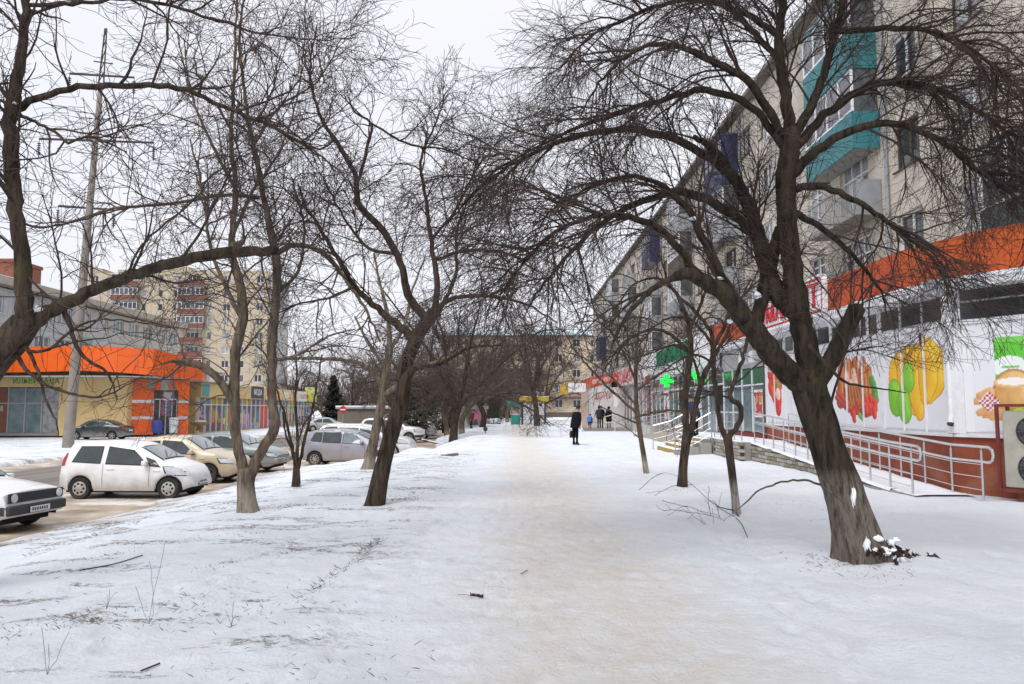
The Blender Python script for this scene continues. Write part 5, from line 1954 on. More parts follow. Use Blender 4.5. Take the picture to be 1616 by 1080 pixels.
    def top_patch(name, x0, x1, y0, y1, m, off, n=8):
        """patch of the upper surface, y as a share of the half roof width at each x"""
        vs = []
        for i in range(n + 1):
            x = x0 + (x1 - x0) * i / n
            s = section(x)
            wr = s[9][0]
            sl = (float(ztop(x + .02)) - float(ztop(x - .02))) / .04
            nn = math.sqrt(1 + sl * sl)
            for j in range(n + 1):
                y = wr * (y0 + (y1 - y0) * j / n)
                z = float(np.interp(abs(y), [p[0] for p in s[::-1][:5]], [p[1] for p in s[::-1][:5]]))
                vs.append((x - sl / nn * off, y, z + off / nn))
        mb = MB()
        mb.add(vs, [(i * (n + 1) + j, (i + 1) * (n + 1) + j, (i + 1) * (n + 1) + j + 1, i * (n + 1) + j + 1) for i in range(n) for j in range(n)])
        return mb.build(name, m, t, local=True, smooth=True, recalc=False)
    for q in side:
        quad, gm = (q[0], q[1]) if len(q) == 2 else (q, glass)
        cx_ = sum(p[0] for p in quad) / 4
        cz_ = sum(p[1] for p in quad) / 4
        big_ = [(cx_ + (p[0] - cx_) * 1.0 + (.028 if p[0] > cx_ else -.028), p[1] + (.026 if p[1] > cz_ else -.026)) for p in quad]
        for sgn in (1, -1):
            sr = side_patch('window_surround', big_, TRIM, .004, sgn)
            side_patch('window', quad, gm, .009, sgn, sr)
    if front:
        top_patch('windscreen_surround', front[0] + .02, front[1] - .02, -1.0, 1.0, TRIM, .004)
        top_patch('windscreen', front[0] - .03, front[1] + .03, -.92, .92, CARGLASS2, .009)
        mb = MB()
        for y in (-.35, .2):
            a, b = front[0] - .04, front[0] - .32
            mb.bar((a, y, tz_(a, y) + .03), (b, y + .45, tz_(b, y + .3) + .03), .008, 5)
        o = mb.build('wiper', TRIM, t, local=True)
        o['kind'] = 'stuff'
    if rear:
        top_patch('rear_window', rear[0], rear[1], -.88, .88, glass, .008)
    # lamps, grille, plates
    lz = lampz or (.55, .72)
    tzz = tailz or (.75, 1.0)
    for sgn in (1, -1):
        if not boxy:
            hs = side_patch('headlight_surround', [(h2 - blunt - .04, lz[0] + .015), (h2 - .005, lz[0] - .02), (h2 - .005, lz[1] - .015), (h2 - blunt - .14, lz[1] + .015)], TRIM, .004, sgn)
            side_patch('headlight', [(h2 - blunt, lz[0] + .04), (h2 - .01, lz[0]), (h2 - .01, lz[1] - .03), (h2 - blunt - .1, lz[1])], LENS, .008, sgn)
        side_patch('tail_light', [(-h2 + .01, tzz[0]), (-h2 + .20, tzz[0] + .02), (-h2 + .26, tzz[1]), (-h2 + .01, tzz[1] - .02)], TAIL, .008, sgn)
        wn = width(h2) * .92
        if not boxy:
            wn = 0
        mb = MB()

        mb.lathe([(.085, .012), (.085, .026), (.05, .034), (.01, .036)], (h2, sgn * .60, (lz[0] + lz[1]) / 2 - .01), 0, 18)
        if boxy:
            mb.build('headlight', LENS, t, local=True, bevel=.006)
        wn = width(-h2) * .92
        mb = MB()
        mb.box(-h2 - .012, -h2 + .01, *sorted((sgn * wn, sgn * wn * .7)), tzz[0], tzz[1] - .02)
        if boxy:
            mb.build('tail_light', TAIL, t, local=True, bevel=.006)
        if mirror_x:
            z = belt[1] + .06
            y = sy(mirror_x, z)
            mb = MB()
            mb.box(mirror_x - .05, mirror_x + .08, *sorted((sgn * (y + .03), sgn * (y + .2))), z - .03, z + .10)
            mb.build('mirror', pm, t, local=True, bevel=.03, smooth=True)
            mb = MB()
            mb.box(mirror_x + .0, mirror_x + .05, *sorted((sgn * (y - .03), sgn * (y + .035))), z - .02, z + .03)
            mb.build('mirror_foot', TRIM, t, local=True)
        for dx in doors:
            zb_ = sill + .12
            bl = belt[0] + (belt[1] - belt[0]) * (dx + h2) / L_
            side_patch('door_seam', [(dx - .005, zb_), (dx + .005, zb_), (dx + .005, bl), (dx - .005, bl)], TRIM, .003, sgn, nx_=1, nz_=6)
            mb = MB()
            y = sy(dx + .2, bl - .14)
            mb.box(dx + .10, dx + .30, *sorted((sgn * (y - .005), sgn * (y + .025))), bl - .16, bl - .125)
            mb.build('door_handle', pm, t, local=True, bevel=.008)
        if arch_trim:
            for wx in wheels:
                a = np.linspace(.12, math.pi - .12, 16)
                vs = []
                for q in a:
                    for r_ in (Ra - .01, Ra + .06):
                        x, z = wx + r_ * math.cos(q), max(sill, Rw + r_ * math.sin(q))
                        vs.append((x, sgn * (sy(x, z) + .012), z))
                mb = MB()
                mb.add(vs, [(2 * i, 2 * i + 2, 2 * i + 3, 2 * i + 1) for i in range(15)])
                mb.build('arch_trim', TRIM, t, local=True, recalc=False)
    gw = .93 if boxy else .5
    gq = grille or (.40, .52)
    mb = MB()
    wn = width(h2)
    mb.box(h2 - .02, h2 + .010, -wn * gw, wn * gw, gq[0], gq[1])
    g_ = mb.build('grille', TRIM, t, local=True)
    for k in range(1, 4):
        z = gq[0] + (gq[1] - gq[0]) * k / 4
        mb = MB()
        mb.box(h2 + .011, h2 + .018, -wn * gw * .97, wn * gw * .97, z - .006, z + .006)
        mb.build('grille_bar', trim_m or ALLOY, g_, local=True)
    if plate_front:
        mb = MB()
        bo_ = .075 if trim_m else 0
        mb.box(h2 + .012 + bo_, h2 + .02 + bo_, -.26, .26, sill + .16, sill + .27)
        pf = mb.build('number_plate', PLATE, t, local=True)
        mb = MB()
        for k in range(7):
            mb.box(h2 + .021 + bo_, h2 + .024 + bo_, -.22 + k * .063, -.22 + k * .063 + .035, sill + .185, sill + .245)
        q = mb.build('plate_characters', BLACKPL, pf, local=True)
        q['kind'] = 'stuff'
    mb = MB()
    mb.box(-h2 - .03, -h2 - .005, -.26, .26, .62, .73)
    mb.build('number_plate', PLATE, t, local=True)
    if trim_m:
        for s_ in (1, -1):
            mb = MB()
            x0 = h2 - .12 if s_ > 0 else -h2 - .07
            mb.box(x0, x0 + .19, -W_ / 2 * .93, W_ / 2 * .93, .36, .54)
            mb.build('bumper', trim_m, t, local=True, bevel=.03, smooth=True)
            for sgn in (1, -1):
                q_ = [(h2 - .62, .37), (h2 - .02, .37), (h2 - .02, .53), (h2 - .62, .53)] if s_ > 0 else [(-h2 + .02, .37), (-h2 + .5, .37), (-h2 + .5, .53), (-h2 + .02, .53)]
                side_patch('bumper_corner', q_, trim_m, .02, sgn)
    return t, side_patch, h2


HATCH = [(-1.82, .62), (-1.78, .95), (-1.70, 1.15), (-1.52, 1.44), (-1.2, 1.515), (-.4, 1.53), (.15, 1.47), (.45, 1.35), (1.12, .99), (1.55, .86), (1.74, .70), (1.82, .46)]
WHITEP = paint('white_car_paint', (.78, .78, .79), .3)
P0 = np.array(ground_at(60, 790))
_, sp_, h_ = car('small white hatchback with silver wheel trims parked nose to the snow bank', (-10.22, 21.2, ROAD_Z), R(-2), 3.64, 1.60, HATCH, (.98, .86), (-1.15, 1.225), .285, WHITEP, CARGLASS, 'trim', DIRTRIM,
    side=([(-1.38, .99), (-.63, .95), (-.60, 1.36), (-1.16, 1.36)], [(-.45, .94), (.66, .90), (.22, 1.26), (-.41, 1.36)], [(.74, .89), (1.0, .86), (.80, 1.0), (.60, 1.08)]), front=(1.02, .40), rear=(-1.72, -1.5), mirror_x=.62, lampz=(.62, .86), tailz=(.85, 1.2), blunt=.62, doors=(-.53, .72), grille=(.33, .40), nose=.30)
GOLF = [(-1.98, .60), (-1.95, .90), (-1.78, 1.05), (-1.45, 1.38), (-1.15, 1.41), (0.0, 1.41), (.25, 1.37), (.85, .97), (1.2, .92), (1.9, .80), (1.97, .66), (1.99, .45)]
car('old boxy white car with black bumper and square grille entering from the left edge', (-11.35, 15.6, ROAD_Z), R(-7), 3.98, 1.66, GOLF, (.92, .86), (-1.22, 1.24), .29, WHITEP, CARGLASS, 'five', ALLOY,
    side=([(-1.35, .95), (-.35, .94), (-.36, 1.29), (-1.12, 1.29)], [(-.22, .94), (.70, .92), (.22, 1.28), (-.22, 1.29)]), front=(.80, .26), rear=(-1.8, -1.5), mirror_x=.6, lampz=(.60, .78), tailz=(.65, .9), blunt=.10, trim_m=mat('grey_black_bumper', (.035, .035, .038), .7), arch_trim=True, boxy=True, grille=(.59, .77), nose=.06, doors=(-.29, .78))
SEDAN = [(-2.2, .58), (-2.17, .85), (-2.05, .99), (-1.55, 1.06), (-.95, 1.36), (-.5, 1.45), (.1, 1.46), (.5, 1.38), (1.12, 1.01), (1.6, .92), (2.02, .78), (2.16, .62), (2.2, .42)]
SW = ([(-1.2, 1.0), (-.42, .97), (-.40, 1.33), (-.82, 1.30)], [(-.30, .97), (.80, .93), (.30, 1.30), (-.27, 1.34)])
CREAM = paint('cream_car_paint', (.56, .47, .33), .35)
car('cream sedan with dark alloy wheels, second in the row behind the forked tree', (-10.9, 25.6, ROAD_Z), R(-3), 4.35, 1.70, [(x * .99, z * 1.03) for x, z in SEDAN], (1.0, .90), (-1.28, 1.26), .30, CREAM, CARGLASS, 'five', mat('dark_alloy', (.10, .10, .10), .4, metal=.6), side=SW, front=(1.05, .42), rear=(-1.5, -1.0), mirror_x=.72, lampz=(.62, .80), blunt=.5, doors=(-.36, .84), nose=.25)
GREYG = paint('grey_green_car_paint', (.20, .245, .245), .4)
car('grey-green sedan with a rounded nose, third in the row', (-10.85, 29.7, ROAD_Z), R(-4), 4.3, 1.68, SEDAN, (.96, .86), (-1.25, 1.24), .29, GREYG, CARGLASS, 'trim', DIRTRIM, side=SW, front=(1.05, .42), rear=(-1.5, -1.0), mirror_x=.72, lampz=(.58, .74), blunt=.32, doors=(-.36, .84), nose=.2, trim_m=GREYG)
FIT = [(-1.92, .55), (-1.90, .92), (-1.80, 1.08), (-1.58, 1.42), (-1.25, 1.50), (-.3, 1.525), (.25, 1.46), (.55, 1.36), (1.3, .98), (1.65, .86), (1.85, .68), (1.92, .45)]
SILV = paint('lilac_silver_paint', (.30, .29, .335), .55)
car('lilac-silver compact hatchback behind the leaning tree', (-6.9, 33.0, ROAD_Z), R(-4), 3.85, 1.68, FIT, (1.0, .90), (-1.28, 1.20), .29, SILV, CARGLASS, 'eight', DIRTRIM, side=([(-1.45, 1.06), (-1.02, 1.0), (-1.0, 1.37), (-1.28, 1.37)], [(-.93, .99), (-.20, .96), (-.18, 1.40), (-.92, 1.38)], ([(-.08, .96), (.78, .92), (.38, 1.30), (-.06, 1.40)], CARGLASS2)), front=(1.15, .5), rear=(-1.8, -1.55), mirror_x=.72, lampz=(.60, .80), tailz=(.80, 1.12), blunt=.5, doors=(-.14, .86), nose=.24)
SUV = [(-2.3, .6), (-2.28, 1.05), (-2.15, 1.3), (-1.95, 1.62), (-1.6, 1.70), (-.2, 1.70), (.3, 1.62), (.65, 1.48), (1.15, 1.14), (1.9, 1.05), (2.22, .88), (2.3, .55)]
SUVW = ([(-2.0, 1.14), (-1.2, 1.12), (-1.2, 1.55), (-1.75, 1.55)], [(-1.1, 1.12), (-.2, 1.10), (-.2, 1.57), (-1.1, 1.56)], [(-.1, 1.10), (.9, 1.06), (.5, 1.44), (-.08, 1.57)])
car('long white minivan with dark windows behind the silver hatchback', (-7.05, 37.4, ROAD_Z), R(-4), 4.75, 1.80, [(x * 1.03, z * .97) for x, z in SUV], (1.08, 1.0), (-1.42, 1.42), .33, WHITEP, CARGLASS, 'five', ALLOY, side=SUVW, front=(1.12, .6), rear=(-2.15, -1.9), mirror_x=.85, lampz=(.72, .95), tailz=(.9, 1.3), blunt=.6, doors=(-.15, .95), nose=.22)
car('white off-road car parked beyond the minivan, nose to the path', (-8.5, 55, ROAD_Z), R(-4), 4.4, 1.78, SUV, (1.08, 1.0), (-1.35, 1.35), .35, WHITEP, CARGLASS, 'five', ALLOY, side=SUVW, front=(1.12, .6), rear=(-2.15, -1.9), mirror_x=.85, lampz=(.72, .92), tailz=(.9, 1.3), doors=(-.15, .95), trim_m=TRIM)
car('white sedan farthest along the row under the evergreens', (-8.3, 62, ROAD_Z), R(-4), 4.35, 1.70, SEDAN, (.96, .88), (-1.28, 1.26), .30, WHITEP, CARGLASS, 'trim', DIRTRIM, side=SW, front=(1.05, .42), rear=(-1.5, -1.0), mirror_x=.72, doors=(-.36, .84))
car('pale sedan half hidden past the row, beside the brown shrubs', (-8.8, 69, ROAD_Z), R(-4), 4.35, 1.70, SEDAN, (.96, .88), (-1.28, 1.26), .30, paint('pale_car_paint', (.6, .6, .62)), CARGLASS, 'trim', DIRTRIM, side=SW, front=(1.05, .42), rear=(-1.5, -1.0), doors=(-.36, .84))
car('black sedan parked facing left before the yellow shop wall', (-29.9, 56.0, -.64), R(182), 4.45, 1.72, SEDAN, (.96, .88), (-1.28, 1.26), .30, paint('black_car_paint', (.012, .018, .02), .15), CARGLASS, 'five', ALLOY, side=SW, front=(1.05, .42), rear=(-1.5, -1.0), mirror_x=.72, doors=(-.36, .84))
car('silver sedan waiting on the road near the end of the yellow shops', (-19.2, 80, ROAD_Z), R(8), 4.4, 1.72, SEDAN, (.96, .88), (-1.28, 1.26), .30, paint('silver_car_paint', (.42, .44, .45)), CARGLASS, 'trim', DIRTRIM, side=SW, front=(1.05, .42), rear=(-1.5, -1.0), doors=(-.36, .84))
# ---------------------------------------------------------------- people
SKIN = mat('skin', (.42, .24, .17), .6, var=.08)
HAIR = mat('dark_hair', (.02, .015, .012), .7)


def figure(label, loc, yaw, H, coat, trousers, shoes=None, stoop=0.0, stride=.0, hat=None, coat_len=.47, arms=((.05, 0), (.05, 0)), group=None, hood=False, wide=1.0):
    """standing figure, +x is where it looks; arms = (forward, bend) left and right"""
    t = thing('person', label, 'person', loc, yaw, group)
    s = H / 1.75
    J, E, Rd = [], [], []

    def j(x, y, z, r, r2=None, to=None):
        J.append((x * s, y * s, z * s))
        Rd.append((r * s, (r2 or r) * s))
        if to is not None:
            E.append((to, len(J) - 1))
        return len(J) - 1
    st = lambda z: stoop * max(0, (z - .95)) ** 1.3
    pel = j(0, 0, .95, .13 * wide, .15 * wide)
    wst = j(st(1.1), 0, 1.12, .125 * wide, .145 * wide, pel)
    cht = j(st(1.3), 0, 1.32, .135 * wide, .165 * wide, wst)
    nck = j(st(1.47) + .01, 0, 1.47, .062, .065, cht)
    hd0 = j(st(1.55) + .03, 0, 1.555, .072, .066, nck)
    hd1 = j(st(1.63) + .035, 0, 1.64, .092, .076, hd0)
    hd2 = j(st(1.7) + .02, 0, 1.715, .065, .055, hd1)
    ns = j(st(1.6) + .125, 0, 1.60, .014, .012, hd1)
    ch = j(st(1.54) + .10, 0, 1.535, .028, .028, hd0)
    for sg, (fw, bd) in ((1, arms[0]), (-1, arms[1])):
        sh = j(st(1.4), sg * .19 * wide, 1.41, .068, .066, cht)
        el = j(st(1.2) + fw, sg * .245 * wide, 1.13, .05, .05, sh)
        wr = j(st(1.0) + fw * 1.6 + bd, sg * .235 * wide, .88 + bd * .8, .036, .036, el)
        pm_ = j(st(1.0) + fw * 1.8 + bd * 1.25, sg * .225 * wide, .80 + bd * .9, .024, .036, wr)
        for k in range(4):
            f0 = j(st(1.0) + fw * 1.85 + bd * 1.35 + .028 - .018 * k, sg * .222 * wide, .725 + bd * .95 + (.012 if k in (0, 3) else 0), .009, .009, pm_)
            j(st(1.0) + fw * 1.85 + bd * 1.38 + .034 - .016 * k, sg * .205 * wide, .69 + bd * .97 + (.012 if k in (0, 3) else 0), .008, .008, f0)
        j(st(1.0) + fw * 1.8 + bd * 1.25 + .045, sg * .215 * wide, .765 + bd * .93, .010, .010, pm_)
    for sg in (1, -1):
        off = stride * sg
        hp = j(0, sg * .09, .90, .095, .10, pel)
        kn = j(.02 + off * .5, sg * .10, .50, .062, .062, hp)
        an = j(off, sg * .10, .09, .042, .042, kn)
        j(.14 + off, sg * .115, .035, .035, .045, an)
        j(-.05 + off, sg * .10, .035, .035, .038, an)
    me = bpy.data.meshes.new('b')
    me.from_pydata(J, E, [])
    o = bpy.data.objects.new('b', me)
    COL.objects.link(o)
    md = o.modifiers.new('s', 'SKIN')
    md.use_smooth_shade = True
    for v, r_ in zip(me.skin_vertices[0].data, Rd):
        v.radius = r_
    me.skin_vertices[0].data[0].use_root = True
    o.modifiers.new('u', 'SUBSURF').levels = 1
    dg = bpy.context.evaluated_depsgraph_get()
    bm_ = bpy.data.meshes.new_from_object(o.evaluated_get(dg))
    bpy.data.objects.remove(o)
    bm_.name = 'body'
    bm_.materials.clear()
    for m in (trousers, coat, SKIN, shoes or BLACKPL):
        bm_.materials.append(m)
    mi = []
    for p in bm_.polygons:
        c = p.center
        z = c.z / s
        yy = abs(c.y) / s
        if z < .085:
            mi.append(3)
        elif z > 1.475:
            mi.append(2)
        elif yy > .17 * wide and z < .845 + max(a[1] for a in arms) * .9 and z > .6:
            mi.append(2)
        elif z > .93 or yy > .17 * wide:
            mi.append(1)
        else:
            mi.append(0)
    bm_.polygons.foreach_set('material_index', np.array(mi, np.int32))
    bm_.polygons.foreach_set('use_smooth', np.ones(len(mi), bool))
    link(bpy.data.objects.new('body', bm_), t)
    # coat skirt, open below
    mb = MB()
    n = 20
    vs = []
    rows = [(1.42, .105, .185), (1.30, .155, .205), (1.12, .15, .185), (.98, .165, .195), (.80, .175, .205), (1.42 - 1.42 * coat_len - .0, .185, .21)]
    for z, a, b in rows:
        for k in range(n):
            q = 2 * math.pi * k / n
            w_ = 1 + .04 * math.sin(5 * q + z * 9)
            vs.append(((st(z) + a * wide * math.cos(q) * w_) * s, b * wide * math.sin(q) * w_ * s, z * s))
    mb.add(vs, [(i * n + k, i * n + (k + 1) % n, (i + 1) * n + (k + 1) % n, (i + 1) * n + k) for i in range(len(rows) - 1) for k in range(n)])
    o = mb.build('coat', coat, t, local=True, smooth=True, recalc=False)
    sd_ = o.modifiers.new('t', 'SOLIDIFY')
    sd_.thickness = .02
    hx, hz = (st(1.64) + .03) * s, 1.64 * s

    def shell(name, m, cx_, cz_, rx, ry, rz_, cut):
        mb = MB()
        vs, nn_, mm = [], 16, 8
        for i in range(mm + 1):
            th = math.pi * cut * i / mm
            for k in range(nn_):
                ph_ = 2 * math.pi * k / nn_
                vs.append((cx_ + rx * math.sin(th) * math.cos(ph_), ry * math.sin(th) * math.sin(ph_), cz_ + rz_ * math.cos(th)))
        mb.add(vs, [(i * nn_ + k, i * nn_ + (k + 1) % nn_, (i + 1) * nn_ + (k + 1) % nn_, (i + 1) * nn_ + k) for i in range(mm) for k in range(nn_)])
        return mb.build(name, m, t, local=True, smooth=True, recalc=False)
    if hood:
        shell('hood', coat, hx - .03 * s, hz - .01 * s, .125 * s, .115 * s, .14 * s, .72)
    else:
        shell('hair', HAIR, hx - .022 * s, hz + .01 * s, .106 * s, .094 * s, .11 * s, .60)
    if hat:
        shell('cap', hat, hx - .005 * s, hz + .045 * s, .125 * s, .112 * s, .085 * s, .5)
        mb = MB()
        mb.lathe([(.02 * s, .035 * s), (.118 * s, .03 * s), (.122 * s, .045 * s), (.05 * s, .05 * s)], (hx + .035 * s, 0, hz), 2, 18)
        mb.build('cap_peak', hat, t, local=True, smooth=True)
    # face: eyes, mouth and ears
    mb = MB()
    for sg in (1, -1):
        mb.lathe([(.004 * s, -.006 * s), (.010 * s, 0), (.004 * s, .006 * s)], (hx + .085 * s, sg * .032 * s, hz - .002), 0, 8)
    mb.build('eyes', BLACKPL, t, local=True)['kind'] = 'stuff'
    mb = MB()
    mb.box(hx + .083 * s, hx + .095 * s, -.022 * s, .022 * s, hz - .085 * s, hz - .075 * s)
    mb.build('mouth', mat('lip', (.25, .09, .08), .6), t, local=True)
    for sg in (1, -1):
        mb = MB()
        mb.lathe([(.008 * s, -.008 * s), (.026 * s, 0), (.010 * s, .008 * s)], (hx - .01 * s, sg * .080 * s, hz - .02 * s), 1, 10)
        mb.build('ear', SKIN, t, local=True, smooth=True)
    return t


COATB = mat('black_coat', (.007, .008, .012), .9, var=.25, spec=.15)
TRB = mat('black_trousers', (.006, .006, .008), .9, var=.2, spec=.15)
mx_, my_ = 2.78, 34.0
mz_ = float(gz(mx_, my_))
man = figure('man in black coat and flat cap standing on the snowy path', (mx_, my_, mz_), R(40), 1.74, COATB, TRB, stoop=.28, hat=mat('black_cap', (.012, .011, .012), .8), coat_len=.46, arms=((.03, 0), (.04, 0)))
bag = thing('briefcase', 'dark brown bag hanging from the left hand of the man in black', 'bag', (mx_, my_, mz_ + .3))
cs, sn = math.cos(R(40)), math.sin(R(40))
bx, by = mx_ + .08 * cs - .225 * sn, my_ + .08 * sn + .225 * cs
g = Fr(bx, by, -sn, cs)
mb = MB()
g.box(mb, -.17, .17, mz_ + .32, mz_ + .62, -.05, .05)
mb.build('case', mat('brown_leather', (.035, .018, .015), .5), bag, bevel=.02)
mb = MB()
mb.tube([g.P(-.08, mz_ + .60), g.P(-.06, mz_ + .69), g.P(.06, mz_ + .69), g.P(.08, mz_ + .60)], .01, 6)
mb.build('handle', BLACKPL, bag)
figure('person in a dark hooded winter coat on the lobby steps, left of the other', (6.28, 55.6, .20), R(110), 1.58, mat('dark_violet_coat', (.022, .018, .032), .8), TRB, coat_len=.42, hood=True, arms=((.08, .12), (.05, 0)), wide=1.12)
figure('person in a black coat close behind the hooded one on the steps', (6.5, 56.2, .20), R(60), 1.6, COATB, TRB, coat_len=.46, arms=((.05, 0), (.06, .1)), wide=1.1)
figure('woman in a long black coat by the cream stair rail', (6.97, 55.5, .20), R(100), 1.55, COATB, TRB, coat_len=.62, hood=True)
kid = figure('child in dark red trousers with a blue backpack by the steps', (5.52, 54.75, .0), R(70), 1.22, mat('navy_jacket', (.03, .04, .12), .8), mat('dark_red_trousers', (.16, .025, .03), .8), stoop=.2, stride=.06, hat=mat('red_hat', (.35, .05, .06), .8), coat_len=.36)
bp_ = thing('backpack', 'bright blue backpack on the child by the steps', 'backpack', (5.45, 54.6, .75))
gk = Fr(5.52, 54.75, -math.cos(R(70)), -math.sin(R(70)))
mb = MB()
gk.box(mb, -.15, .15, .66, 1.02, .09, .24)
mb.build('pack', mat('bright_blue', (.03, .22, .62), .6), bp_, bevel=.04)
figure('person in navy trousers and dark red jacket near the poster-pasted kiosk', (-3.45, 65, float(gz(-3.45, 65))), R(-30), 1.6, mat('dark_red_jacket', (.20, .015, .04), .8), mat('navy_trousers', (.015, .02, .05), .8), stoop=.5, coat_len=.36)
figure('person in dark blue coat on the yellow-edged steps behind twin trunks', (6.95, 29.2, .53), R(200), 1.6, mat('dark_blue_coat', (.015, .03, .10), .8), TRB, stoop=.4, coat_len=.42)
# ---------------------------------------------------------------- bare trees
def bark(name, c0, c1, moss=None, wash=None):
    """wash = (height, colour): old lime wash on the foot of the trunk"""
    m = bpy.data.materials.new(name)
    m.use_nodes = True
    n, l = m.node_tree.nodes, m.node_tree.links
    b = n['Principled BSDF']
    b.inputs['Roughness'].default_value = 0.92
    b.inputs['Specular IOR Level'].default_value = 0.2
    tc = n.new('ShaderNodeTexCoord')

    def noise(scale, stretch, detail=8, rough=.7):
        q = n.new('ShaderNodeMapping')
        q.inputs['Scale'].default_value = stretch
        z = n.new('ShaderNodeTexNoise')
        z.inputs['Scale'].default_value, z.inputs['Detail'].default_value, z.inputs['Roughness'].default_value = scale, detail, rough
        l.new(tc.outputs['Object'], q.inputs['Vector'])
        l.new(q.outputs['Vector'], z.inputs['Vector'])
        return z.outputs['Fac']

    def rng(v, a, c, d=0.0, e=1.0):
        q = n.new('ShaderNodeMapRange')
        for k, val in (('From Min', a), ('From Max', c), ('To Min', d), ('To Max', e)):
            q.inputs[k].default_value = val
        l.new(v, q.inputs['Value'])
        return q.outputs['Result']

    def mix(f, a, c):
        q = n.new('ShaderNodeMixRGB')
        l.new(f, q.inputs['Fac'])
        for k, v in (('Color1', a), ('Color2', c)):
            if hasattr(v, 'links'):
                l.new(v, q.inputs[k])
            else:
                q.inputs[k].default_value = (*v, 1)
        return q.outputs['Color']
    grain = noise(14, (1, 1, .16))
    c = mix(rng(grain, .38, .62), c0, c1)
    if moss:
        c = mix(rng(noise(3.5, (1, 1, .5)), .56, .66, 0, .75), c, moss)
    if wash:
        sp = n.new('ShaderNodeSeparateXYZ')
        l.new(tc.outputs['Object'], sp.inputs['Vector'])
        z = n.new('ShaderNodeMath')
        z.operation = 'ADD'
        l.new(sp.outputs['Z'], z.inputs[0])
        l.new(rng(noise(5, (1, 1, .4)), 0, 1, -.22, .22), z.inputs[1])
        f = n.new('ShaderNodeMath')
        f.operation = 'MULTIPLY'
        l.new(rng(z.outputs[0], wash[0] + .1, wash[0] - .1), f.inputs[0])
        l.new(rng(noise(18, (1, 1, .2)), .38, .55, .15, .95), f.inputs[1])
        c = mix(f.outputs[0], c, wash[1])
    l.new(c, b.inputs['Base Color'])
    bp = n.new('ShaderNodeBump')
    bp.inputs['Strength'].default_value, bp.inputs['Distance'].default_value = .9, .03
    l.new(grain, bp.inputs['Height'])
    l.new(bp.outputs['Normal'], b.inputs['Normal'])
    return m


DK = bark('dark_bark', (.012, .009, .007), (.060, .045, .033), (.050, .046, .020), (0.85, (.17, .145, .12)))
DK2 = bark('dark_brown_bark', (.017, .012, .009), (.092, .067, .048), (.06, .055, .025))
GREYB = bark('grey_brown_bark', (.06, .046, .036), (.21, .165, .12), (.09, .085, .04), (.35, (.30, .26, .21)))
WASHB = bark('lime_washed_bark', (.030, .022, .018), (.10, .072, .055), None, (.45, (.40, .37, .33)))
YOUNGB = bark('young_bark', (.06, .045, .032), (.15, .115, .08), None, (.35, (.42, .36, .27)))
TWIG = mat('twig_bark', (.040, .025, .020), .85, var=.3, scale=2)
TWIGL = mat('pale_twig_bark', (.085, .062, .050), .85, var=.3, scale=2)
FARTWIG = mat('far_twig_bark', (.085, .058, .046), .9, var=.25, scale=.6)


def spline(pts, n):
    """Catmull-Rom through rows of pts, resampled to n by arc length"""
    p = np.asarray(pts, float)
    q = np.vstack([2 * p[0] - p[1], p, 2 * p[-1] - p[-2]])
    out = []
    for i in range(1, len(q) - 2):
        for t in np.linspace(0, 1, 12, endpoint=False):
            a, b, c, d = q[i - 1], q[i], q[i + 1], q[i + 2]
            out.append(.5 * (2 * b + (c - a) * t + (2 * a - 5 * b + 4 * c - d) * t * t + (3 * b - a - 3 * c + d) * t ** 3))
    out.append(p[-1])
    out = np.array(out)
    s = np.concatenate([[0], np.cumsum(np.linalg.norm(np.diff(out[:, :3], axis=0), axis=1))])
    u = np.linspace(0, s[-1], n)
    return np.stack([np.interp(u, s, out[:, k]) for k in range(out.shape[1])], 1)


def px_limb(pts, Y0, Y1):
    """rows (px, py, width px) -> rows (x, y, z, radius) between depths Y0 and Y1"""
    p = np.array(pts, float)
    d = np.concatenate([[0], np.cumsum(np.hypot(np.diff(p[:, 0]), np.diff(p[:, 1])))])
    d /= d[-1]
    out = []
    for (a, b, w_), t in zip(pts, d):
        Y = Y0 + (Y1 - Y0) * t
        q = at(a, b, Y)
        out.append((*q, w_ / 2 * Y / FPX))
    return np.array(out)


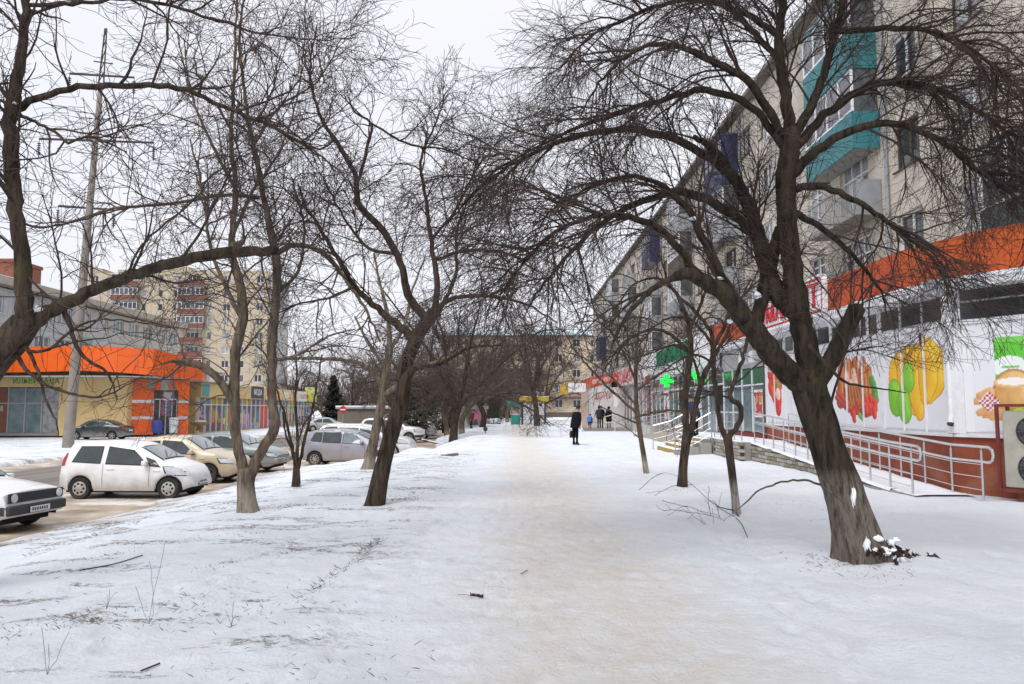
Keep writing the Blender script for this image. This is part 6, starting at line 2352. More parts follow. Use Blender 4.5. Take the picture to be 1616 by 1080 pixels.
def grow(rg, P, Rr, per_m, ln, ang, S, curl, droop, up, rmax, tmin=.12, rmin=.0022, nmin=1, taper=.78):
    """a level of branches on the branches P (B,S0,3) with radii Rr; per_m = shoots per metre"""
    B, S0, _ = P.shape
    seg = np.linalg.norm(np.diff(P, axis=1), axis=2).sum(1)
    cnt = np.maximum(nmin, rg.poisson(seg * per_m))
    idx = np.repeat(np.arange(B), cnt)
    N = len(idx)
    t = tmin + (1 - tmin) * rg.random(N) ** .85
    f = t * (S0 - 1)
    k = np.minimum(f.astype(int), S0 - 2)
    w_ = (f - k)[:, None]
    p0 = P[idx, k] * (1 - w_) + P[idx, k + 1] * w_
    r0 = Rr[idx, k] * (1 - w_[:, 0]) + Rr[idx, k + 1] * w_[:, 0]
    T = P[idx, k + 1] - P[idx, k]
    T /= np.linalg.norm(T, axis=1, keepdims=True) + 1e-9
    q = rg.normal(size=(N, 3))
    q -= (q * T).sum(1, keepdims=True) * T
    q /= np.linalg.norm(q, axis=1, keepdims=True) + 1e-9
    a = np.radians(rg.uniform(ang[0], ang[1], N))[:, None]
    d = np.cos(a) * T + np.sin(a) * q
    d[:, 2] += up
    d /= np.linalg.norm(d, axis=1, keepdims=True)
    Ls = ln * rg.uniform(.55, 1.35, N) * (1.1 - .45 * t)
    st = (Ls / S)[:, None]
    out = np.zeros((N, S + 1, 3))
    out[:, 0] = p0
    bend = rg.normal(size=(N, 3)) * curl * .5
    for s in range(S):
        d = d + bend + rg.normal(size=(N, 3)) * curl
        d[:, 2] -= droop
        d /= np.linalg.norm(d, axis=1, keepdims=True)
        out[:, s + 1] = out[:, s] + d * st
    r1 = np.minimum(r0 * .72, rmax * rg.uniform(.7, 1.15, N))
    rr = np.maximum(r1[:, None] * (1 - taper * np.linspace(0, 1, S + 1))[None], rmin)
    return out, rr


def bark_tube(name, C, K, m, parent, rough=.10, flare=0.0, seed=0):
    """one limb as a ribbed, knotty tube; C rows (x,y,z,r)"""
    off = np.array(parent_world(parent))
    P, rr = C[None, :, :3], C[None, :, 3]
    V_, F_ = tubes(P, rr, K)
    n = len(C)
    a = np.tile(np.arange(K), n)
    s = np.repeat(np.arange(n), K)
    L_ = np.concatenate([[0], np.cumsum(np.linalg.norm(np.diff(C[:, :3], axis=0), axis=1))])[s]
    r_ = C[s, 3]
    ang = a * 2 * math.pi / K
    twist = ang + L_ * .5
    f = rough * (.75 * vn(np.cos(twist) * 2.6 + seed * 7, np.sin(twist) * 2.6 + L_ * 1.3) + .5 * vn(np.cos(twist) * 6 + seed, np.sin(twist) * 6 + L_ * 3.2 + seed * 3)) + rough * .38 * np.sin(twist * (11 if K > 30 else 7) + 2 * vn(L_ * 2, L_ * 0 + seed))
    if flare:
        base = np.exp(-L_ / .16)
        f = f + flare * base * (.75 + .9 * np.maximum(0, np.cos(ang * 5 + seed)))
    ctr = C[s, :3]
    V_ = ctr + (V_ - ctr) * (1 + f)[:, None]
    # rounded end
    tip = C[-1, :3] + (C[-1, :3] - C[-2, :3]) / (np.linalg.norm(C[-1, :3] - C[-2, :3]) + 1e-9) * C[-1, 3] * .5
    V_ = np.vstack([V_, tip[None]])
    e = (n - 1) * K
    F_ = np.vstack([F_, [(e + i, e + (i + 1) % K, len(V_) - 1, len(V_) - 1) for i in range(K)]])
    quads = [tuple(q) if q[2] != q[3] else tuple(q[:3]) for q in F_.tolist()]
    me = bpy.data.meshes.new(name)
    me.from_pydata((V_ - off).tolist(), [], quads)
    me.materials.append(m)
    me.polygons.foreach_set('use_smooth', np.ones(len(me.polygons), bool))
    o = bpy.data.objects.new(name, me)
    return link(o, parent)


def twig_part(name, levels, m, parent, Ks):
    off = np.array(parent_world(parent))
    Vs, Fs, b = [], [], 0
    for (P, rr), K in zip(levels, Ks):
        if len(P) == 0:
            continue
        v, f = tubes(P, rr, K)
        Vs.append(v - off)
        Fs.append(f + b)
        b += len(v)
    o = link(bpy.data.objects.new(name, raw_mesh(name, np.vstack(Vs), np.vstack(Fs), m, True)), parent)
    o['kind'] = 'stuff'
    return o


NTW = [0]


def hand_tree(label, trunk, limbs, m, mt, spec, seed, base_z=None, flare=.35, K=22, name='bare_tree', group=None, cat='tree', wk=(.88, .8, .85, 20), fit=True, zmin=-9):
    """trunk / limbs: (rows of px,py,w, Y0, Y1[, growth factor]); spec: list of growth levels"""
    rg_ = np.random.default_rng(seed)
    p0 = trunk[0][0]
    dY = ground_at(p0[0], p0[1])[1] - trunk[1] if fit else 0.0
    trunk = ([(a, b, w_ * wk[0]) for a, b, w_ in trunk[0]], trunk[1] + dY, trunk[2] + dY) + tuple(trunk[3:])
    limbs = [([(a, b, w_ * (wk[1] if lb[0][0][2] <= wk[3] else wk[2])) for a, b, w_ in lb[0]], lb[1] + dY, lb[2] + dY) + tuple(lb[3:]) for lb in limbs]
    T = px_limb(*trunk[:3])
    root = T[0, :3].copy()
    t = thing(name, label, cat, root, group=group)
    C = spline(T, max(14, int(12 * len(T))))
    # sink the foot a little into the ground
    foot = C[0].copy()
    foot[:3] += (C[0, :3] - C[1, :3]) / np.linalg.norm(C[0, :3] - C[1, :3]) * .12
    C = np.vstack([foot, C])
    bark_tube('trunk', C, K, m, t, .10, flare, seed)
    sources = []
    for i, lb in enumerate(limbs):
        q = px_limb(*lb[:3])
        n = max(10, 5 * len(q))
        c = spline(q, n)
        ln = np.linalg.norm(np.diff(c[:, :3], axis=0), axis=1).sum()
        wob = np.minimum(.02, ln * .008)
        c[1:-1, :3] += rg_.normal(size=(n - 2, 3)) * wob * .4
        kk = 14 if c[0, 3] > .05 else 8
        bark_tube('limb', c, kk, m if c[:, 3].max() > .012 else mt, t, .09, 0, seed + i)
        g = lb[3] if len(lb) > 3 else 1.0
        if g > 0:
            sources.append((spline(c, 20), g))
    if len(trunk) > 3 and trunk[3] > 0:
        sources.append((spline(C, 20), trunk[3]))
    levels = []
    allP = np.array([s[0][:, :3] for s in sources])
    allR = np.array([s[0][:, 3] for s in sources])
    for li, sp_ in enumerate(spec):
        if li == 0:
            out = []
            for (s, g) in sources:
                a_ = dict(sp_)
                a_['per_m'] = a_['per_m'] * g
                if s[:, 3].max() > .09:
                    a_['per_m'] *= .6
                out.append(grow(rg_, s[None, :, :3], s[None, :, 3], **a_))
            P, rr = np.vstack([o[0] for o in out]), np.vstack([o[1] for o in out])
        else:
            P, rr = grow(rg_, P, rr, **sp_)
        keep = P[:, :, 2].min(1) > zmin
        P, rr = P[keep], rr[keep]
        levels.append((P, rr))
        NTW[0] += len(P)
    twig_part('twigs', levels, mt, t, [5, 4, 3, 3][:len(levels)])
    return t


def snow_bits(parent, spots, m=SNOWM):
    """little pads of snow lying in crotches: (px, py, Y, w px, h px)"""
    rg_ = np.random.default_rng(len(spots))
    for (a, b, Y, w_, h_) in spots:
        p = at(a, b, Y + .05)
        p[2] = max(p[2], float(gz(p[0], p[1])) + h_ / 4 * Y / FPX)
        sx, sz = w_ / 2 * Y / FPX, h_ / 2 * Y / FPX
        mb = MB()
        n, mrow = 10, 6
        vs = []
        for i in range(mrow + 1):
            th = math.pi * i / mrow
            for j in range(n):
                ph_ = 2 * math.pi * j / n
                q = .8 + .5 * float(vn(i * 1.7 + a, j * 1.3 + b))
                vs.append(p + np.array((sx * math.sin(th) * math.cos(ph_) * q, max(sx, .03) * .8 * math.sin(th) * math.sin(ph_), sz * math.cos(th) * q)))
        fs_ = [(i * n + j, i * n + (j + 1) % n, (i + 1) * n + (j + 1) % n, (i + 1) * n + j) for i in range(mrow) for j in range(n)]
        mb.add(vs, fs_)
        mb.build('snow_patch', m, parent, smooth=True)


# ---- big leaning tree on the right
ARCH = [dict(per_m=9.5, ln=1.25, ang=(18, 55), S=9, curl=.10, droop=.055, up=.30, rmax=.014, tmin=.15),
        dict(per_m=9, ln=.72, ang=(15, 55), S=7, curl=.12, droop=.075, up=.12, rmax=.006, rmin=.0024),
        dict(per_m=7, ln=.38, ang=(20, 55), S=5, curl=.13, droop=.06, up=.05, rmax=.0034, rmin=.0019)]
big = hand_tree('large dark tree leaning left with a wide drooping crown, right of the path', ([(1360, 879, 98), (1345, 820, 86), (1328, 770, 78), (1308, 715, 72), (1290, 655, 70), (1274, 600, 68)], 8.4, 8.4), [
    ([(1278, 615, 60), (1276, 560, 54), (1262, 500, 50), (1250, 430, 46), (1244, 360, 44), (1240, 300, 44), (1246, 245, 46), (1248, 205, 40)], 8.4, 8.4, .25),
    ([(1272, 612, 56), (1228, 570, 54), (1188, 518, 48), (1152, 472, 42), (1116, 447, 36), (1086, 432, 30), (1068, 436, 22)], 8.4, 7.7, .35),
    ([(1262, 500, 40), (1228, 465, 42), (1210, 420, 40), (1196, 370, 34), (1180, 320, 30), (1150, 270, 26), (1120, 232, 18), (1095, 215, 10)], 8.45, 8.9, .7),
    ([(1190, 530, 34), (1198, 490, 36), (1208, 445, 38), (1220, 400, 36), (1232, 360, 30)], 8.5, 8.6, 0),
    ([(1284, 612, 44), (1312, 568, 38), (1335, 520, 36), (1352, 485, 38)], 8.4, 8.1, .6),
    ([(1248, 215, 34), (1238, 140, 30), (1230, 70, 26), (1236, 10, 22), (1244, -60, 16), (1240, -130, 9)], 8.4, 8.6, 1.4),
    ([(1246, 225, 32), (1285, 160, 26), (1308, 90, 22), (1326, 20, 18), (1338, -40, 13), (1350, -110, 7)], 8.4, 8.0, 1.5),
    ([(1236, 215, 26), (1190, 140, 23), (1130, 98, 20), (1060, 72, 16), (1000, 82, 12), (950, 125, 8), (915, 185, 4)], 8.4, 7.4, .9),
    ([(1238, 235, 24), (1180, 165, 22), (1110, 142, 20), (1040, 160, 17), (960, 185, 13), (880, 216, 9), (800, 258, 6), (740, 310, 4)], 8.4, 8.9, .9),
    ([(1150, 275, 26), (1100, 237, 24), (1040, 212, 22), (960, 206, 18), (880, 226, 14), (800, 264, 10), (735, 318, 6), (690, 380, 3)], 8.8, 9.2, .9),
    ([(1196, 372, 28), (1150, 335, 26), (1090, 305, 24), (1030, 312, 20), (960, 345, 16), (900, 400, 11), (850, 460, 7), (828, 500, 3)], 8.7, 8.0, .9),
    ([(1100, 440, 24), (1070, 390, 22), (1020, 350, 20), (950, 340, 16), (880, 365, 11), (820, 420, 7), (780, 490, 4)], 7.9, 7.1, .9),
    ([(1165, 480, 24), (1130, 420, 24), (1105, 370, 22), (1085, 330, 20), (1040, 290, 15), (980, 280, 11), (900, 310, 7), (840, 360, 4)], 8.0, 8.8, .8),
    ([(1242, 290, 30), (1270, 255, 28), (1330, 212, 24), (1400, 194, 20), (1480, 220, 16), (1560, 282, 12), (1640, 345, 8), (1690, 430, 4)], 8.4, 7.6, 1.6),
    ([(1246, 245, 28), (1310, 175, 24), (1390, 132, 20), (1480, 142, 16), (1570, 195, 12), (1660, 255, 8)], 8.4, 8.9, 1.6),
    ([(1244, 300, 24), (1300, 296, 20), (1370, 330, 16), (1430, 372, 12), (1480, 420, 8), (1500, 470, 4)], 8.4, 7.9, .9),
    ([(1320, 50, 18), (1400, 46, 17), (1480, 52, 14), (1570, 105, 10), (1650, 185, 7)], 8.2, 7.5, 1.6),
    ([(1236, 60, 20), (1160, 15, 17), (1080, 0, 14), (1000, 25, 11), (930, 60, 7), (880, 110, 4)], 8.5, 8.9, .9),
    ([(1232, 100, 18), (1180, 40, 16), (1120, -20, 13), (1060, -60, 9)], 8.5, 8.0, .9),
    ([(1244, 330, 22), (1310, 370, 17), (1360, 420, 12), (1390, 460, 7), (1400, 500, 3)], 8.4, 8.8, .4),
    ([(1086, 432, 24), (1040, 450, 18), (1005, 480, 13), (980, 515, 8), (965, 550, 4)], 7.8, 7.3, .35),
    ([(1275, 545, 14), (1330, 600, 8), (1380, 612, 5), (1430, 620, 3)], 8.2, 7.8, .2),
    ([(1344, 872, 12), (1318, 790, 10), (1300, 700, 9), (1320, 610, 7), (1345, 520, 5), (1380, 440, 3)], 8.05, 7.9, .22),
    ([(1352, 845, 9), (1335, 800, 8), (1300, 770, 7), (1260, 758, 6), (1205, 772, 5), (1160, 808, 3)], 8.0, 7.5, .03),
], DK, TWIG, ARCH, 101, flare=.38, K=44, wk=(.74, .56, .70, 34), zmin=1.95)
snow_bits(big, [(1195, 466, 8.1, 14, 12), (1228, 452, 8.25, 18, 6), (1132, 440, 7.7, 24, 5), (1298, 595, 8.1, 14, 10), (1352, 478, 8.0, 14, 5), (1152, 507, 7.75, 12, 8), (1347, 785, 7.88, 9, 30), (1368, 862, 7.84, 14, 26), (1385, 850, 7.9, 20, 12), (1095, 345, 7.9, 14, 8), (1215, 585, 8.05, 8, 6)])

ROUND = [dict(per_m=5.5, ln=1.15, ang=(25, 70), S=8, curl=.16, droop=.012, up=.18, rmax=.016, tmin=.15),
         dict(per_m=6.0, ln=.62, ang=(25, 65), S=6, curl=.17, droop=.02, up=.06, rmax=.007, rmin=.0026),
         dict(per_m=5.0, ln=.32, ang=(25, 65), S=4, curl=.18, droop=.02, up=.03, rmax=.0036, rmin=.0022)]
# ---- tree whose trunk leaves the photo at the left
near_left = hand_tree('nearest dark tree at the left edge with one long level limb', ([(-190, 1000, 100), (-120, 760, 84), (-60, 640, 72), (-15, 572, 64), (20, 535, 60), (42, 508, 52)], 7.2, 7.0), [
    ([(40, 520, 44), (36, 430, 38), (26, 330, 35), (16, 235, 36), (20, 160, 32), (34, 80, 24), (44, 0, 19), (50, -60, 13), (60, -140, 7)], 7.0, 7.0, .8),
    ([(30, 530, 42), (70, 498, 36), (130, 466, 31), (200, 438, 28), (290, 410, 27), (370, 398, 29), (438, 396, 20)], 7.0, 7.9, .7),
    ([(18, 175, 28), (75, 150, 21), (160, 136, 20), (280, 138, 18), (345, 165, 14), (430, 200, 10), (510, 250, 6), (560, 300, 3)], 7.0, 7.6, .9),
    ([(44, 8, 14), (140, 5, 12), (205, -2, 12), (280, 12, 11), (370, 42, 8), (470, 62, 5), (560, 60, 3)], 7.0, 7.9, .9),
    ([(20, 165, 16), (-20, 110, 13), (-60, 40, 9)], 7.0, 6.8, .8),
    ([(28, 180, 12), (80, 205, 10), (108, 225, 9), (145, 216, 7), (200, 240, 4)], 7.0, 6.6, .9),
    ([(26, 560, 15), (50, 592, 12), (100, 618, 9), (160, 625, 6), (215, 600, 3)], 7.0, 6.6, .3),
    ([(40, 545, 13), (58, 580, 10), (72, 630, 8), (88, 665, 5), (92, 690, 3)], 7.0, 6.8, .22),
    ([(100, 485, 20), (112, 520, 15), (128, 560, 12), (170, 590, 8), (185, 630, 4)], 7.2, 7.0, .3),
    ([(25, 545, 12), (70, 555, 10), (130, 512, 8), (180, 505, 6), (300, 520, 3)], 7.0, 6.5, .4),
    ([(35, 430, 8), (80, 470, 7), (115, 490, 4)], 7.0, 6.8, .7),
    ([(24, 310, 9), (-10, 260, 8), (-50, 220, 5)], 7.0, 6.7, .8),
    ([(30, 350, 8), (60, 360, 7), (120, 350, 6), (200, 328, 5), (290, 318, 4), (370, 305, 2)], 7.0, 7.3, .6),
    ([(290, 405, 10), (320, 360, 8), (350, 300, 6), (380, 240, 4)], 7.4, 7.6, .8),
    ([(200, 432, 9), (230, 380, 7), (290, 330, 5), (330, 290, 3)], 7.3, 7.0, .8),
], DK2, TWIG, [dict(ROUND[0], per_m=6.2), dict(ROUND[1], per_m=7.2, ln=.7), dict(ROUND[2], per_m=5.6)], 202, flare=.2, K=24, wk=(.82, .50, .64, 30), fit=False, zmin=.9)
snow_bits(near_left, [(60, 487, 6.9, 16, 10), (24, 163, 6.9, 8, 4)])

# ---- forked grey tree by the white hatchback
fork = hand_tree('grey-barked tree forking low, in front of the cream car', ([(391, 807, 34), (389, 785, 31), (388, 765, 31), (390, 742, 34)], 12.9, 12.9), [
    ([(387, 752, 25), (378, 715, 23), (371, 670, 23), (370, 610, 23), (373, 550, 22), (383, 500, 22), (378, 445, 19), (366, 385, 15), (372, 300, 12), (364, 220, 10), (370, 120, 7), (373, 20, 5), (380, -60, 3)], 12.9, 12.8, .8),
    ([(394, 752, 25), (410, 716, 23), (434, 680, 23), (432, 650, 21), (428, 615, 21), (430, 540, 21), (437, 450, 19), (434, 395, 18), (416, 310, 13), (400, 230, 11), (386, 150, 8), (378, 60, 6), (390, -30, 4)], 12.9, 13.4, .8),
    ([(372, 640, 19), (345, 600, 18), (318, 578, 17), (278, 571, 17)], 12.9, 12.4, .9),
    ([(436, 400, 16), (470, 386, 12), (510, 400, 11), (545, 440, 10), (575, 485, 7), (600, 540, 4)], 13.4, 13.0, .9),
    ([(410, 312, 11), (350, 308, 9), (270, 322, 8), (180, 330, 7), (110, 350, 5), (55, 352, 3)], 13.2, 12.2, .8),
    ([(380, 500, 12), (350, 440, 10), (330, 380, 8), (320, 300, 6), (300, 220, 4)], 12.9, 12.4, .9),
    ([(437, 460, 10), (470, 430, 8), (480, 360, 6), (460, 280, 4)], 13.3, 13.9, .9),
    ([(368, 370, 9), (400, 300, 8), (440, 240, 6), (470, 150, 4), (480, 70, 3)], 12.9, 13.4, .9),
    ([(430, 570, 9), (470, 560, 7), (520, 530, 5), (560, 520, 3)], 13.0, 12.6, .7),
    ([(372, 300, 9), (330, 220, 7), (300, 140, 5), (290, 60, 3)], 12.8, 12.4, .9),
    ([(400, 230, 8), (440, 170, 6), (500, 130, 4), (540, 60, 3)], 13.3, 13.8, .9),
    ([(366, 390, 18), (380, 384, 15), (386, 378, 8)], 12.7, 12.6, .4),
], GREYB, TWIGL, [dict(ROUND[0], per_m=5.2, ln=1.3, rmax=.017), dict(ROUND[1], per_m=6.2, ln=.85, rmin=.0034), dict(ROUND[2], per_m=5.0, ln=.42, rmin=.003)], 303, flare=.30, wk=(.85, .66, .70, 20))

# ---- dark leaning tree left of the path
lean = hand_tree('dark split tree leaning right beside the path, in front of the silver car', ([(591, 797, 42), (600, 755, 38), (610, 715, 36), (622, 670, 36), (636, 625, 34), (640, 585, 30), (654, 542, 32), (676, 503, 30), (690, 490, 26)], 13.3, 13.3), [
    ([(676, 508, 22), (645, 468, 19), (632, 415, 17), (602, 362, 16), (566, 322, 15), (560, 275, 12), (526, 218, 9), (500, 170, 7), (490, 110, 5), (500, 40, 3)], 13.3, 13.0, .9),
    ([(686, 496, 20), (690, 445, 16), (681, 385, 12), (672, 312, 9), (664, 255, 7), (690, 190, 4)], 13.3, 13.8, .9),
    ([(658, 540, 22), (602, 492, 16), (560, 452, 13), (530, 402, 10), (500, 352, 8), (482, 325, 7), (470, 290, 4)], 13.3, 12.7, .9),
    ([(564, 290, 10), (580, 232, 8), (586, 195, 7), (560, 178, 5), (548, 150, 3)], 13.0, 13.0, .9),
    ([(688, 496, 16), (712, 472, 12), (770, 468, 9), (830, 480, 6), (880, 510, 3)], 13.3, 12.8, .9),
    ([(690, 410, 10), (742, 396, 9), (800, 400, 7), (850, 430, 4)], 13.5, 13.2, .9),
    ([(586, 195, 6), (650, 230, 6), (700, 235, 5), (760, 260, 3)], 13.0, 13.6, .9),
    ([(645, 585, 13), (700, 572, 9), (740, 550, 7), (790, 545, 4)], 13.3, 13.9, .8),
    ([(620, 400, 10), (580, 390, 8), (540, 340, 6), (510, 280, 4)], 13.1, 13.7, .9),
    ([(680, 380, 9), (720, 330, 7), (750, 270, 5), (790, 220, 3)], 13.6, 13.0, .9),
    ([(700, 480, 12), (720, 430, 9), (720, 370, 7), (740, 310, 4)], 13.3, 13.9, .9),
    ([(632, 640, 16), (640, 600, 26), (652, 582, 20)], 13.15, 13.1, 0),
    ([(560, 452, 9), (520, 470, 7), (470, 480, 5), (430, 500, 3)], 12.9, 13.3, .7),
    ([(530, 218, 7), (500, 235, 5), (450, 200, 4), (420, 190, 3)], 12.9, 13.3, .9),
    ([(598, 720, 12), (606, 690, 10), (603, 660, 6)], 13.1, 13.1, 0),
], DK2, TWIG, [dict(ROUND[0], per_m=6, ln=1.25, rmax=.014), dict(ROUND[1], per_m=6.6, ln=.8, rmin=.0034), dict(ROUND[2], per_m=5.6, ln=.4, rmin=.003)], 404, flare=.25, wk=(.68, .6, .68, 20))
snow_bits(lean, [(633, 621, 13.0, 16, 5), (620, 697, 13.0, 9, 9), (622, 710, 13.0, 5, 12), (604, 705, 13.0, 8, 4), (655, 487, 13.0, 6, 12)])

# ---- lime-washed tree behind it
hand_tree('pale lime-footed tree standing behind the leaning dark one', ([(581, 741, 24), (586, 715, 20), (594, 675, 18), (602, 635, 17), (609, 590, 15), (616, 548, 13)], 22, 22, .3), [
    ([(604, 625, 12), (640, 600, 10), (680, 575, 8), (720, 560, 5)], 22, 21, .8),
    ([(602, 605, 12), (565, 573, 9), (500, 566, 7), (440, 568, 5), (400, 580, 3)], 22, 21, .8),
    ([(616, 550, 11), (612, 500, 9), (600, 450, 6), (590, 400, 4)], 22, 22.5, .9),
    ([(616, 552, 9), (640, 510, 7), (650, 460, 5), (670, 410, 3)], 22, 22.5, .9),
    ([(610, 585, 8), (580, 540, 6), (560, 500, 4)], 22, 22.8, .9),
], GREYB, TWIGL, [dict(ROUND[0], per_m=2.6, ln=1.5, rmax=.02), dict(ROUND[1], per_m=3.2, ln=.9, rmin=.005), dict(ROUND[2], per_m=2.4, ln=.5, rmin=.0045)], 505, K=14, wk=(.8, .75, .75, 20))
# ---- thin multi-stemmed sapling
hand_tree('thin multi-stemmed sapling on the snow bank before the grey sedan', ([(467, 768, 13), (467, 752, 12), (468, 738, 12)], 17.2, 17.2, 0), [
    ([(466, 742, 7), (460, 700, 6), (450, 660, 5), (438, 620, 4), (428, 570, 3)], 17.2, 17.0, .8),
    ([(468, 742, 8), (470, 690, 6), (466, 640, 5), (468, 590, 4), (465, 540, 3)], 17.2, 17.3, .8),
    ([(470, 742, 7), (482, 690, 6), (492, 650, 5), (500, 610, 4), (508, 560, 3)], 17.2, 17.5, .8),
    ([(473, 764, 5), (471, 742, 5), (467, 715, 4), (480, 670, 3), (505, 640, 2)], 17.1, 17.0, .8),
    ([(466, 720, 5), (452, 690, 4), (446, 650, 3)], 17.2, 16.9, .8),
], DK2, TWIG, [dict(ROUND[0], per_m=4, ln=.8, rmax=.01, up=.3), dict(ROUND[1], per_m=4, ln=.5, rmin=.0035), dict(ROUND[2], per_m=3, ln=.3, rmin=.003)], 606, K=10, name='sapling', cat='sapling')
# ---- young thin tree on the right
hand_tree('young straight thin tree standing alone between the man and the pharmacy', ([(1020, 747, 10), (1014, 710, 9), (1008, 670, 9), (1004, 635, 8), (1003, 600, 7), (1004, 560, 6), (1008, 520, 4), (1016, 480, 3)], 19.4, 19.4, .6), [
    ([(1004, 652, 6), (960, 612, 5), (930, 580, 4), (905, 550, 3), (890, 520, 2)], 19.4, 19.0, .8),
    ([(1004, 640, 5), (970, 600, 4), (930, 570, 3), (890, 555, 2)], 19.4, 20.0, .8),
    ([(1006, 658, 5), (1050, 648, 5), (1090, 650, 3), (1120, 640, 2)], 19.4, 19.0, .6),
    ([(1004, 618, 5), (1040, 590, 4), (1070, 582, 2)], 19.4, 19.9, .8),
    ([(1003, 600, 5), (985, 560, 4), (960, 520, 3), (930, 500, 2)], 19.4, 19.2, .8),
    ([(1004, 580, 4), (1020, 540, 3), (1026, 490, 2)], 19.4, 19.7, .8),
    ([(1005, 668, 4), (975, 655, 3), (945, 640, 2)], 19.4, 18.9, .8),
], YOUNGB, TWIG, [dict(ROUND[0], per_m=3.2, ln=.9, rmax=.012, droop=.05), dict(ROUND[1], per_m=3, ln=.5, rmin=.0036), dict(ROUND[2], per_m=2, ln=.3, rmin=.003)], 707, K=10, flare=.15)
# ---- twin-stemmed tree by the steps
FAN = [dict(ROUND[0], per_m=5, ln=1.2, rmax=.014, droop=.07, up=.3), dict(ROUND[1], per_m=5.4, ln=.7, rmin=.0036, droop=.05), dict(ROUND[2], per_m=3.6, ln=.36, rmin=.003)]
hand_tree('twin-stemmed dark tree in front of the yellow-edged steps', ([(1076, 768, 20), (1078, 740, 18), (1082, 705, 18), (1086, 680, 21)], 16.2, 16.2, 0), [
    ([(1084, 690, 15), (1082, 640, 14), (1085, 595, 14), (1090, 555, 13), (1086, 510, 10), (1068, 465, 8), (1040, 440, 6), (1000, 450, 4), (970, 490, 3)], 16.2, 15.8, .8),
    ([(1088, 690, 13), (1098, 640, 12), (1110, 595, 12), (1124, 565, 11), (1122, 525, 9), (1095, 490, 8), (1060, 455, 6), (1040, 400, 4)], 16.2, 16.8, .8),
    ([(1092, 560, 9), (1060, 530, 8), (1030, 520, 6), (985, 540, 4), (955, 580, 3)], 16.2, 15.6, .8),
    ([(1122, 570, 9), (1145, 530, 7), (1165, 480, 5), (1185, 440, 3)], 16.3, 16.0, .8),
    ([(1088, 520, 8), (1110, 470, 7), (1120, 410, 5), (1115, 350, 3)], 16.0, 15.8, .8),
    ([(1105, 610, 7), (1095, 570, 6), (1070, 545, 5), (1020, 560, 3)], 16.3, 16.9, .8),
], DK2, TWIG, FAN, 808, K=14, wk=(.74, .72, .72, 20))
# ---- lyre-shaped tree with a white foot
hand_tree('lyre-shaped small tree with a white lime-washed foot', ([(1162, 812, 18), (1159, 780, 17), (1155, 745, 17), (1151, 710, 18), (1148, 688, 21)], 11.75, 11.75, 0), [
    ([(1146, 692, 14), (1136, 665, 12), (1130, 625, 12), (1126, 580, 12), (1128, 545, 10), (1142, 520, 9), (1150, 480, 8), (1140, 430, 6), (1120, 380, 4)], 11.75, 11.5, .7),
    ([(1150, 692, 13), (1164, 670, 12), (1171, 650, 12), (1166, 638, 12), (1152, 628, 11), (1160, 600, 10), (1172, 565, 9), (1182, 530, 8), (1200, 490, 6), (1230, 450, 4)], 11.75, 12.1, .7),
    ([(1128, 548, 8), (1105, 520, 7), (1080, 500, 6), (1040, 510, 4), (1005, 550, 3)], 11.7, 11.3, .9),
    ([(1144, 510, 7), (1170, 470, 6), (1200, 440, 4)], 11.6, 11.9, .8),
    ([(1126, 575, 6), (1100, 560, 5), (1070, 570, 4), (1030, 600, 3)], 11.7, 12.3, .8),
    ([(1158, 806, 3), (1135, 800, 2), (1120, 790, 2)], 11.6, 11.2, .05),
    ([(1163, 812, 3), (1180, 830, 2), (1176, 850, 2)], 11.5, 11.0, .1),
], WASHB, TWIG, FAN, 909, K=14, flare=.15, wk=(.72, .70, .70, 20))


# ---- generic tree for the middle distance
def far_tree_parts(seed, H, spread, tw, dens=1.0, hsf=.24):
    rg_ = np.random.default_rng(seed)
    hs = H * hsf
    trunk = np.array([(0, 0, -.2, tw * 1.25), (.03 * H * rg_.normal(), .02 * H * rg_.normal(), hs * .5, tw), (.04 * H * rg_.normal(), .03 * H * rg_.normal(), hs, tw * .92)])
    limbs = []
    n = 7
    for i in range(n):
        a = 6.283 * (i + rg_.random() * .7) / n
        e = rg_.uniform(.5, 1.3)
        d = np.array((math.cos(a) * math.cos(e), math.sin(a) * math.cos(e), math.sin(e)))
        ln = H * rg_.uniform(.5, .78) * (spread * math.cos(e) + math.sin(e) * .95)
        p = trunk[-1, :3] - (0, 0, .15 * rg_.random())
        row = [(*p, tw * .6)]
        for s in range(6):
            d = d + rg_.normal(size=3) * .16 + np.array((0, 0, .05 - .05 * s))
            d /= np.linalg.norm(d)
            p = p + d * ln / 6
            row.append((*p, tw * .6 * (1 - .8 * (s + 1) / 6)))
        limbs.append(np.array(row))
    srcs = [spline(l_, 18) for l_ in limbs]
    P = np.array([s[:, :3] for s in srcs])
    rr = np.array([s[:, 3] for s in srcs])
    a = grow(rg_, P, rr, 3.2 * dens, H * .22, (25, 70), 7, .15, .03, .15, .03, rmin=.010)
    b = grow(rg_, a[0], a[1], 3.0 * dens, H * .13, (25, 65), 5, .15, .03, .06, .014, rmin=.0075)
    c = grow(rg_, b[0], b[1], 2.4 * dens, H * .075, (25, 65), 4, .15, .02, .04, .009, rmin=.0065)
    return spline(trunk, 12), [spline(l_, 14) for l_ in limbs], [a, b, c]


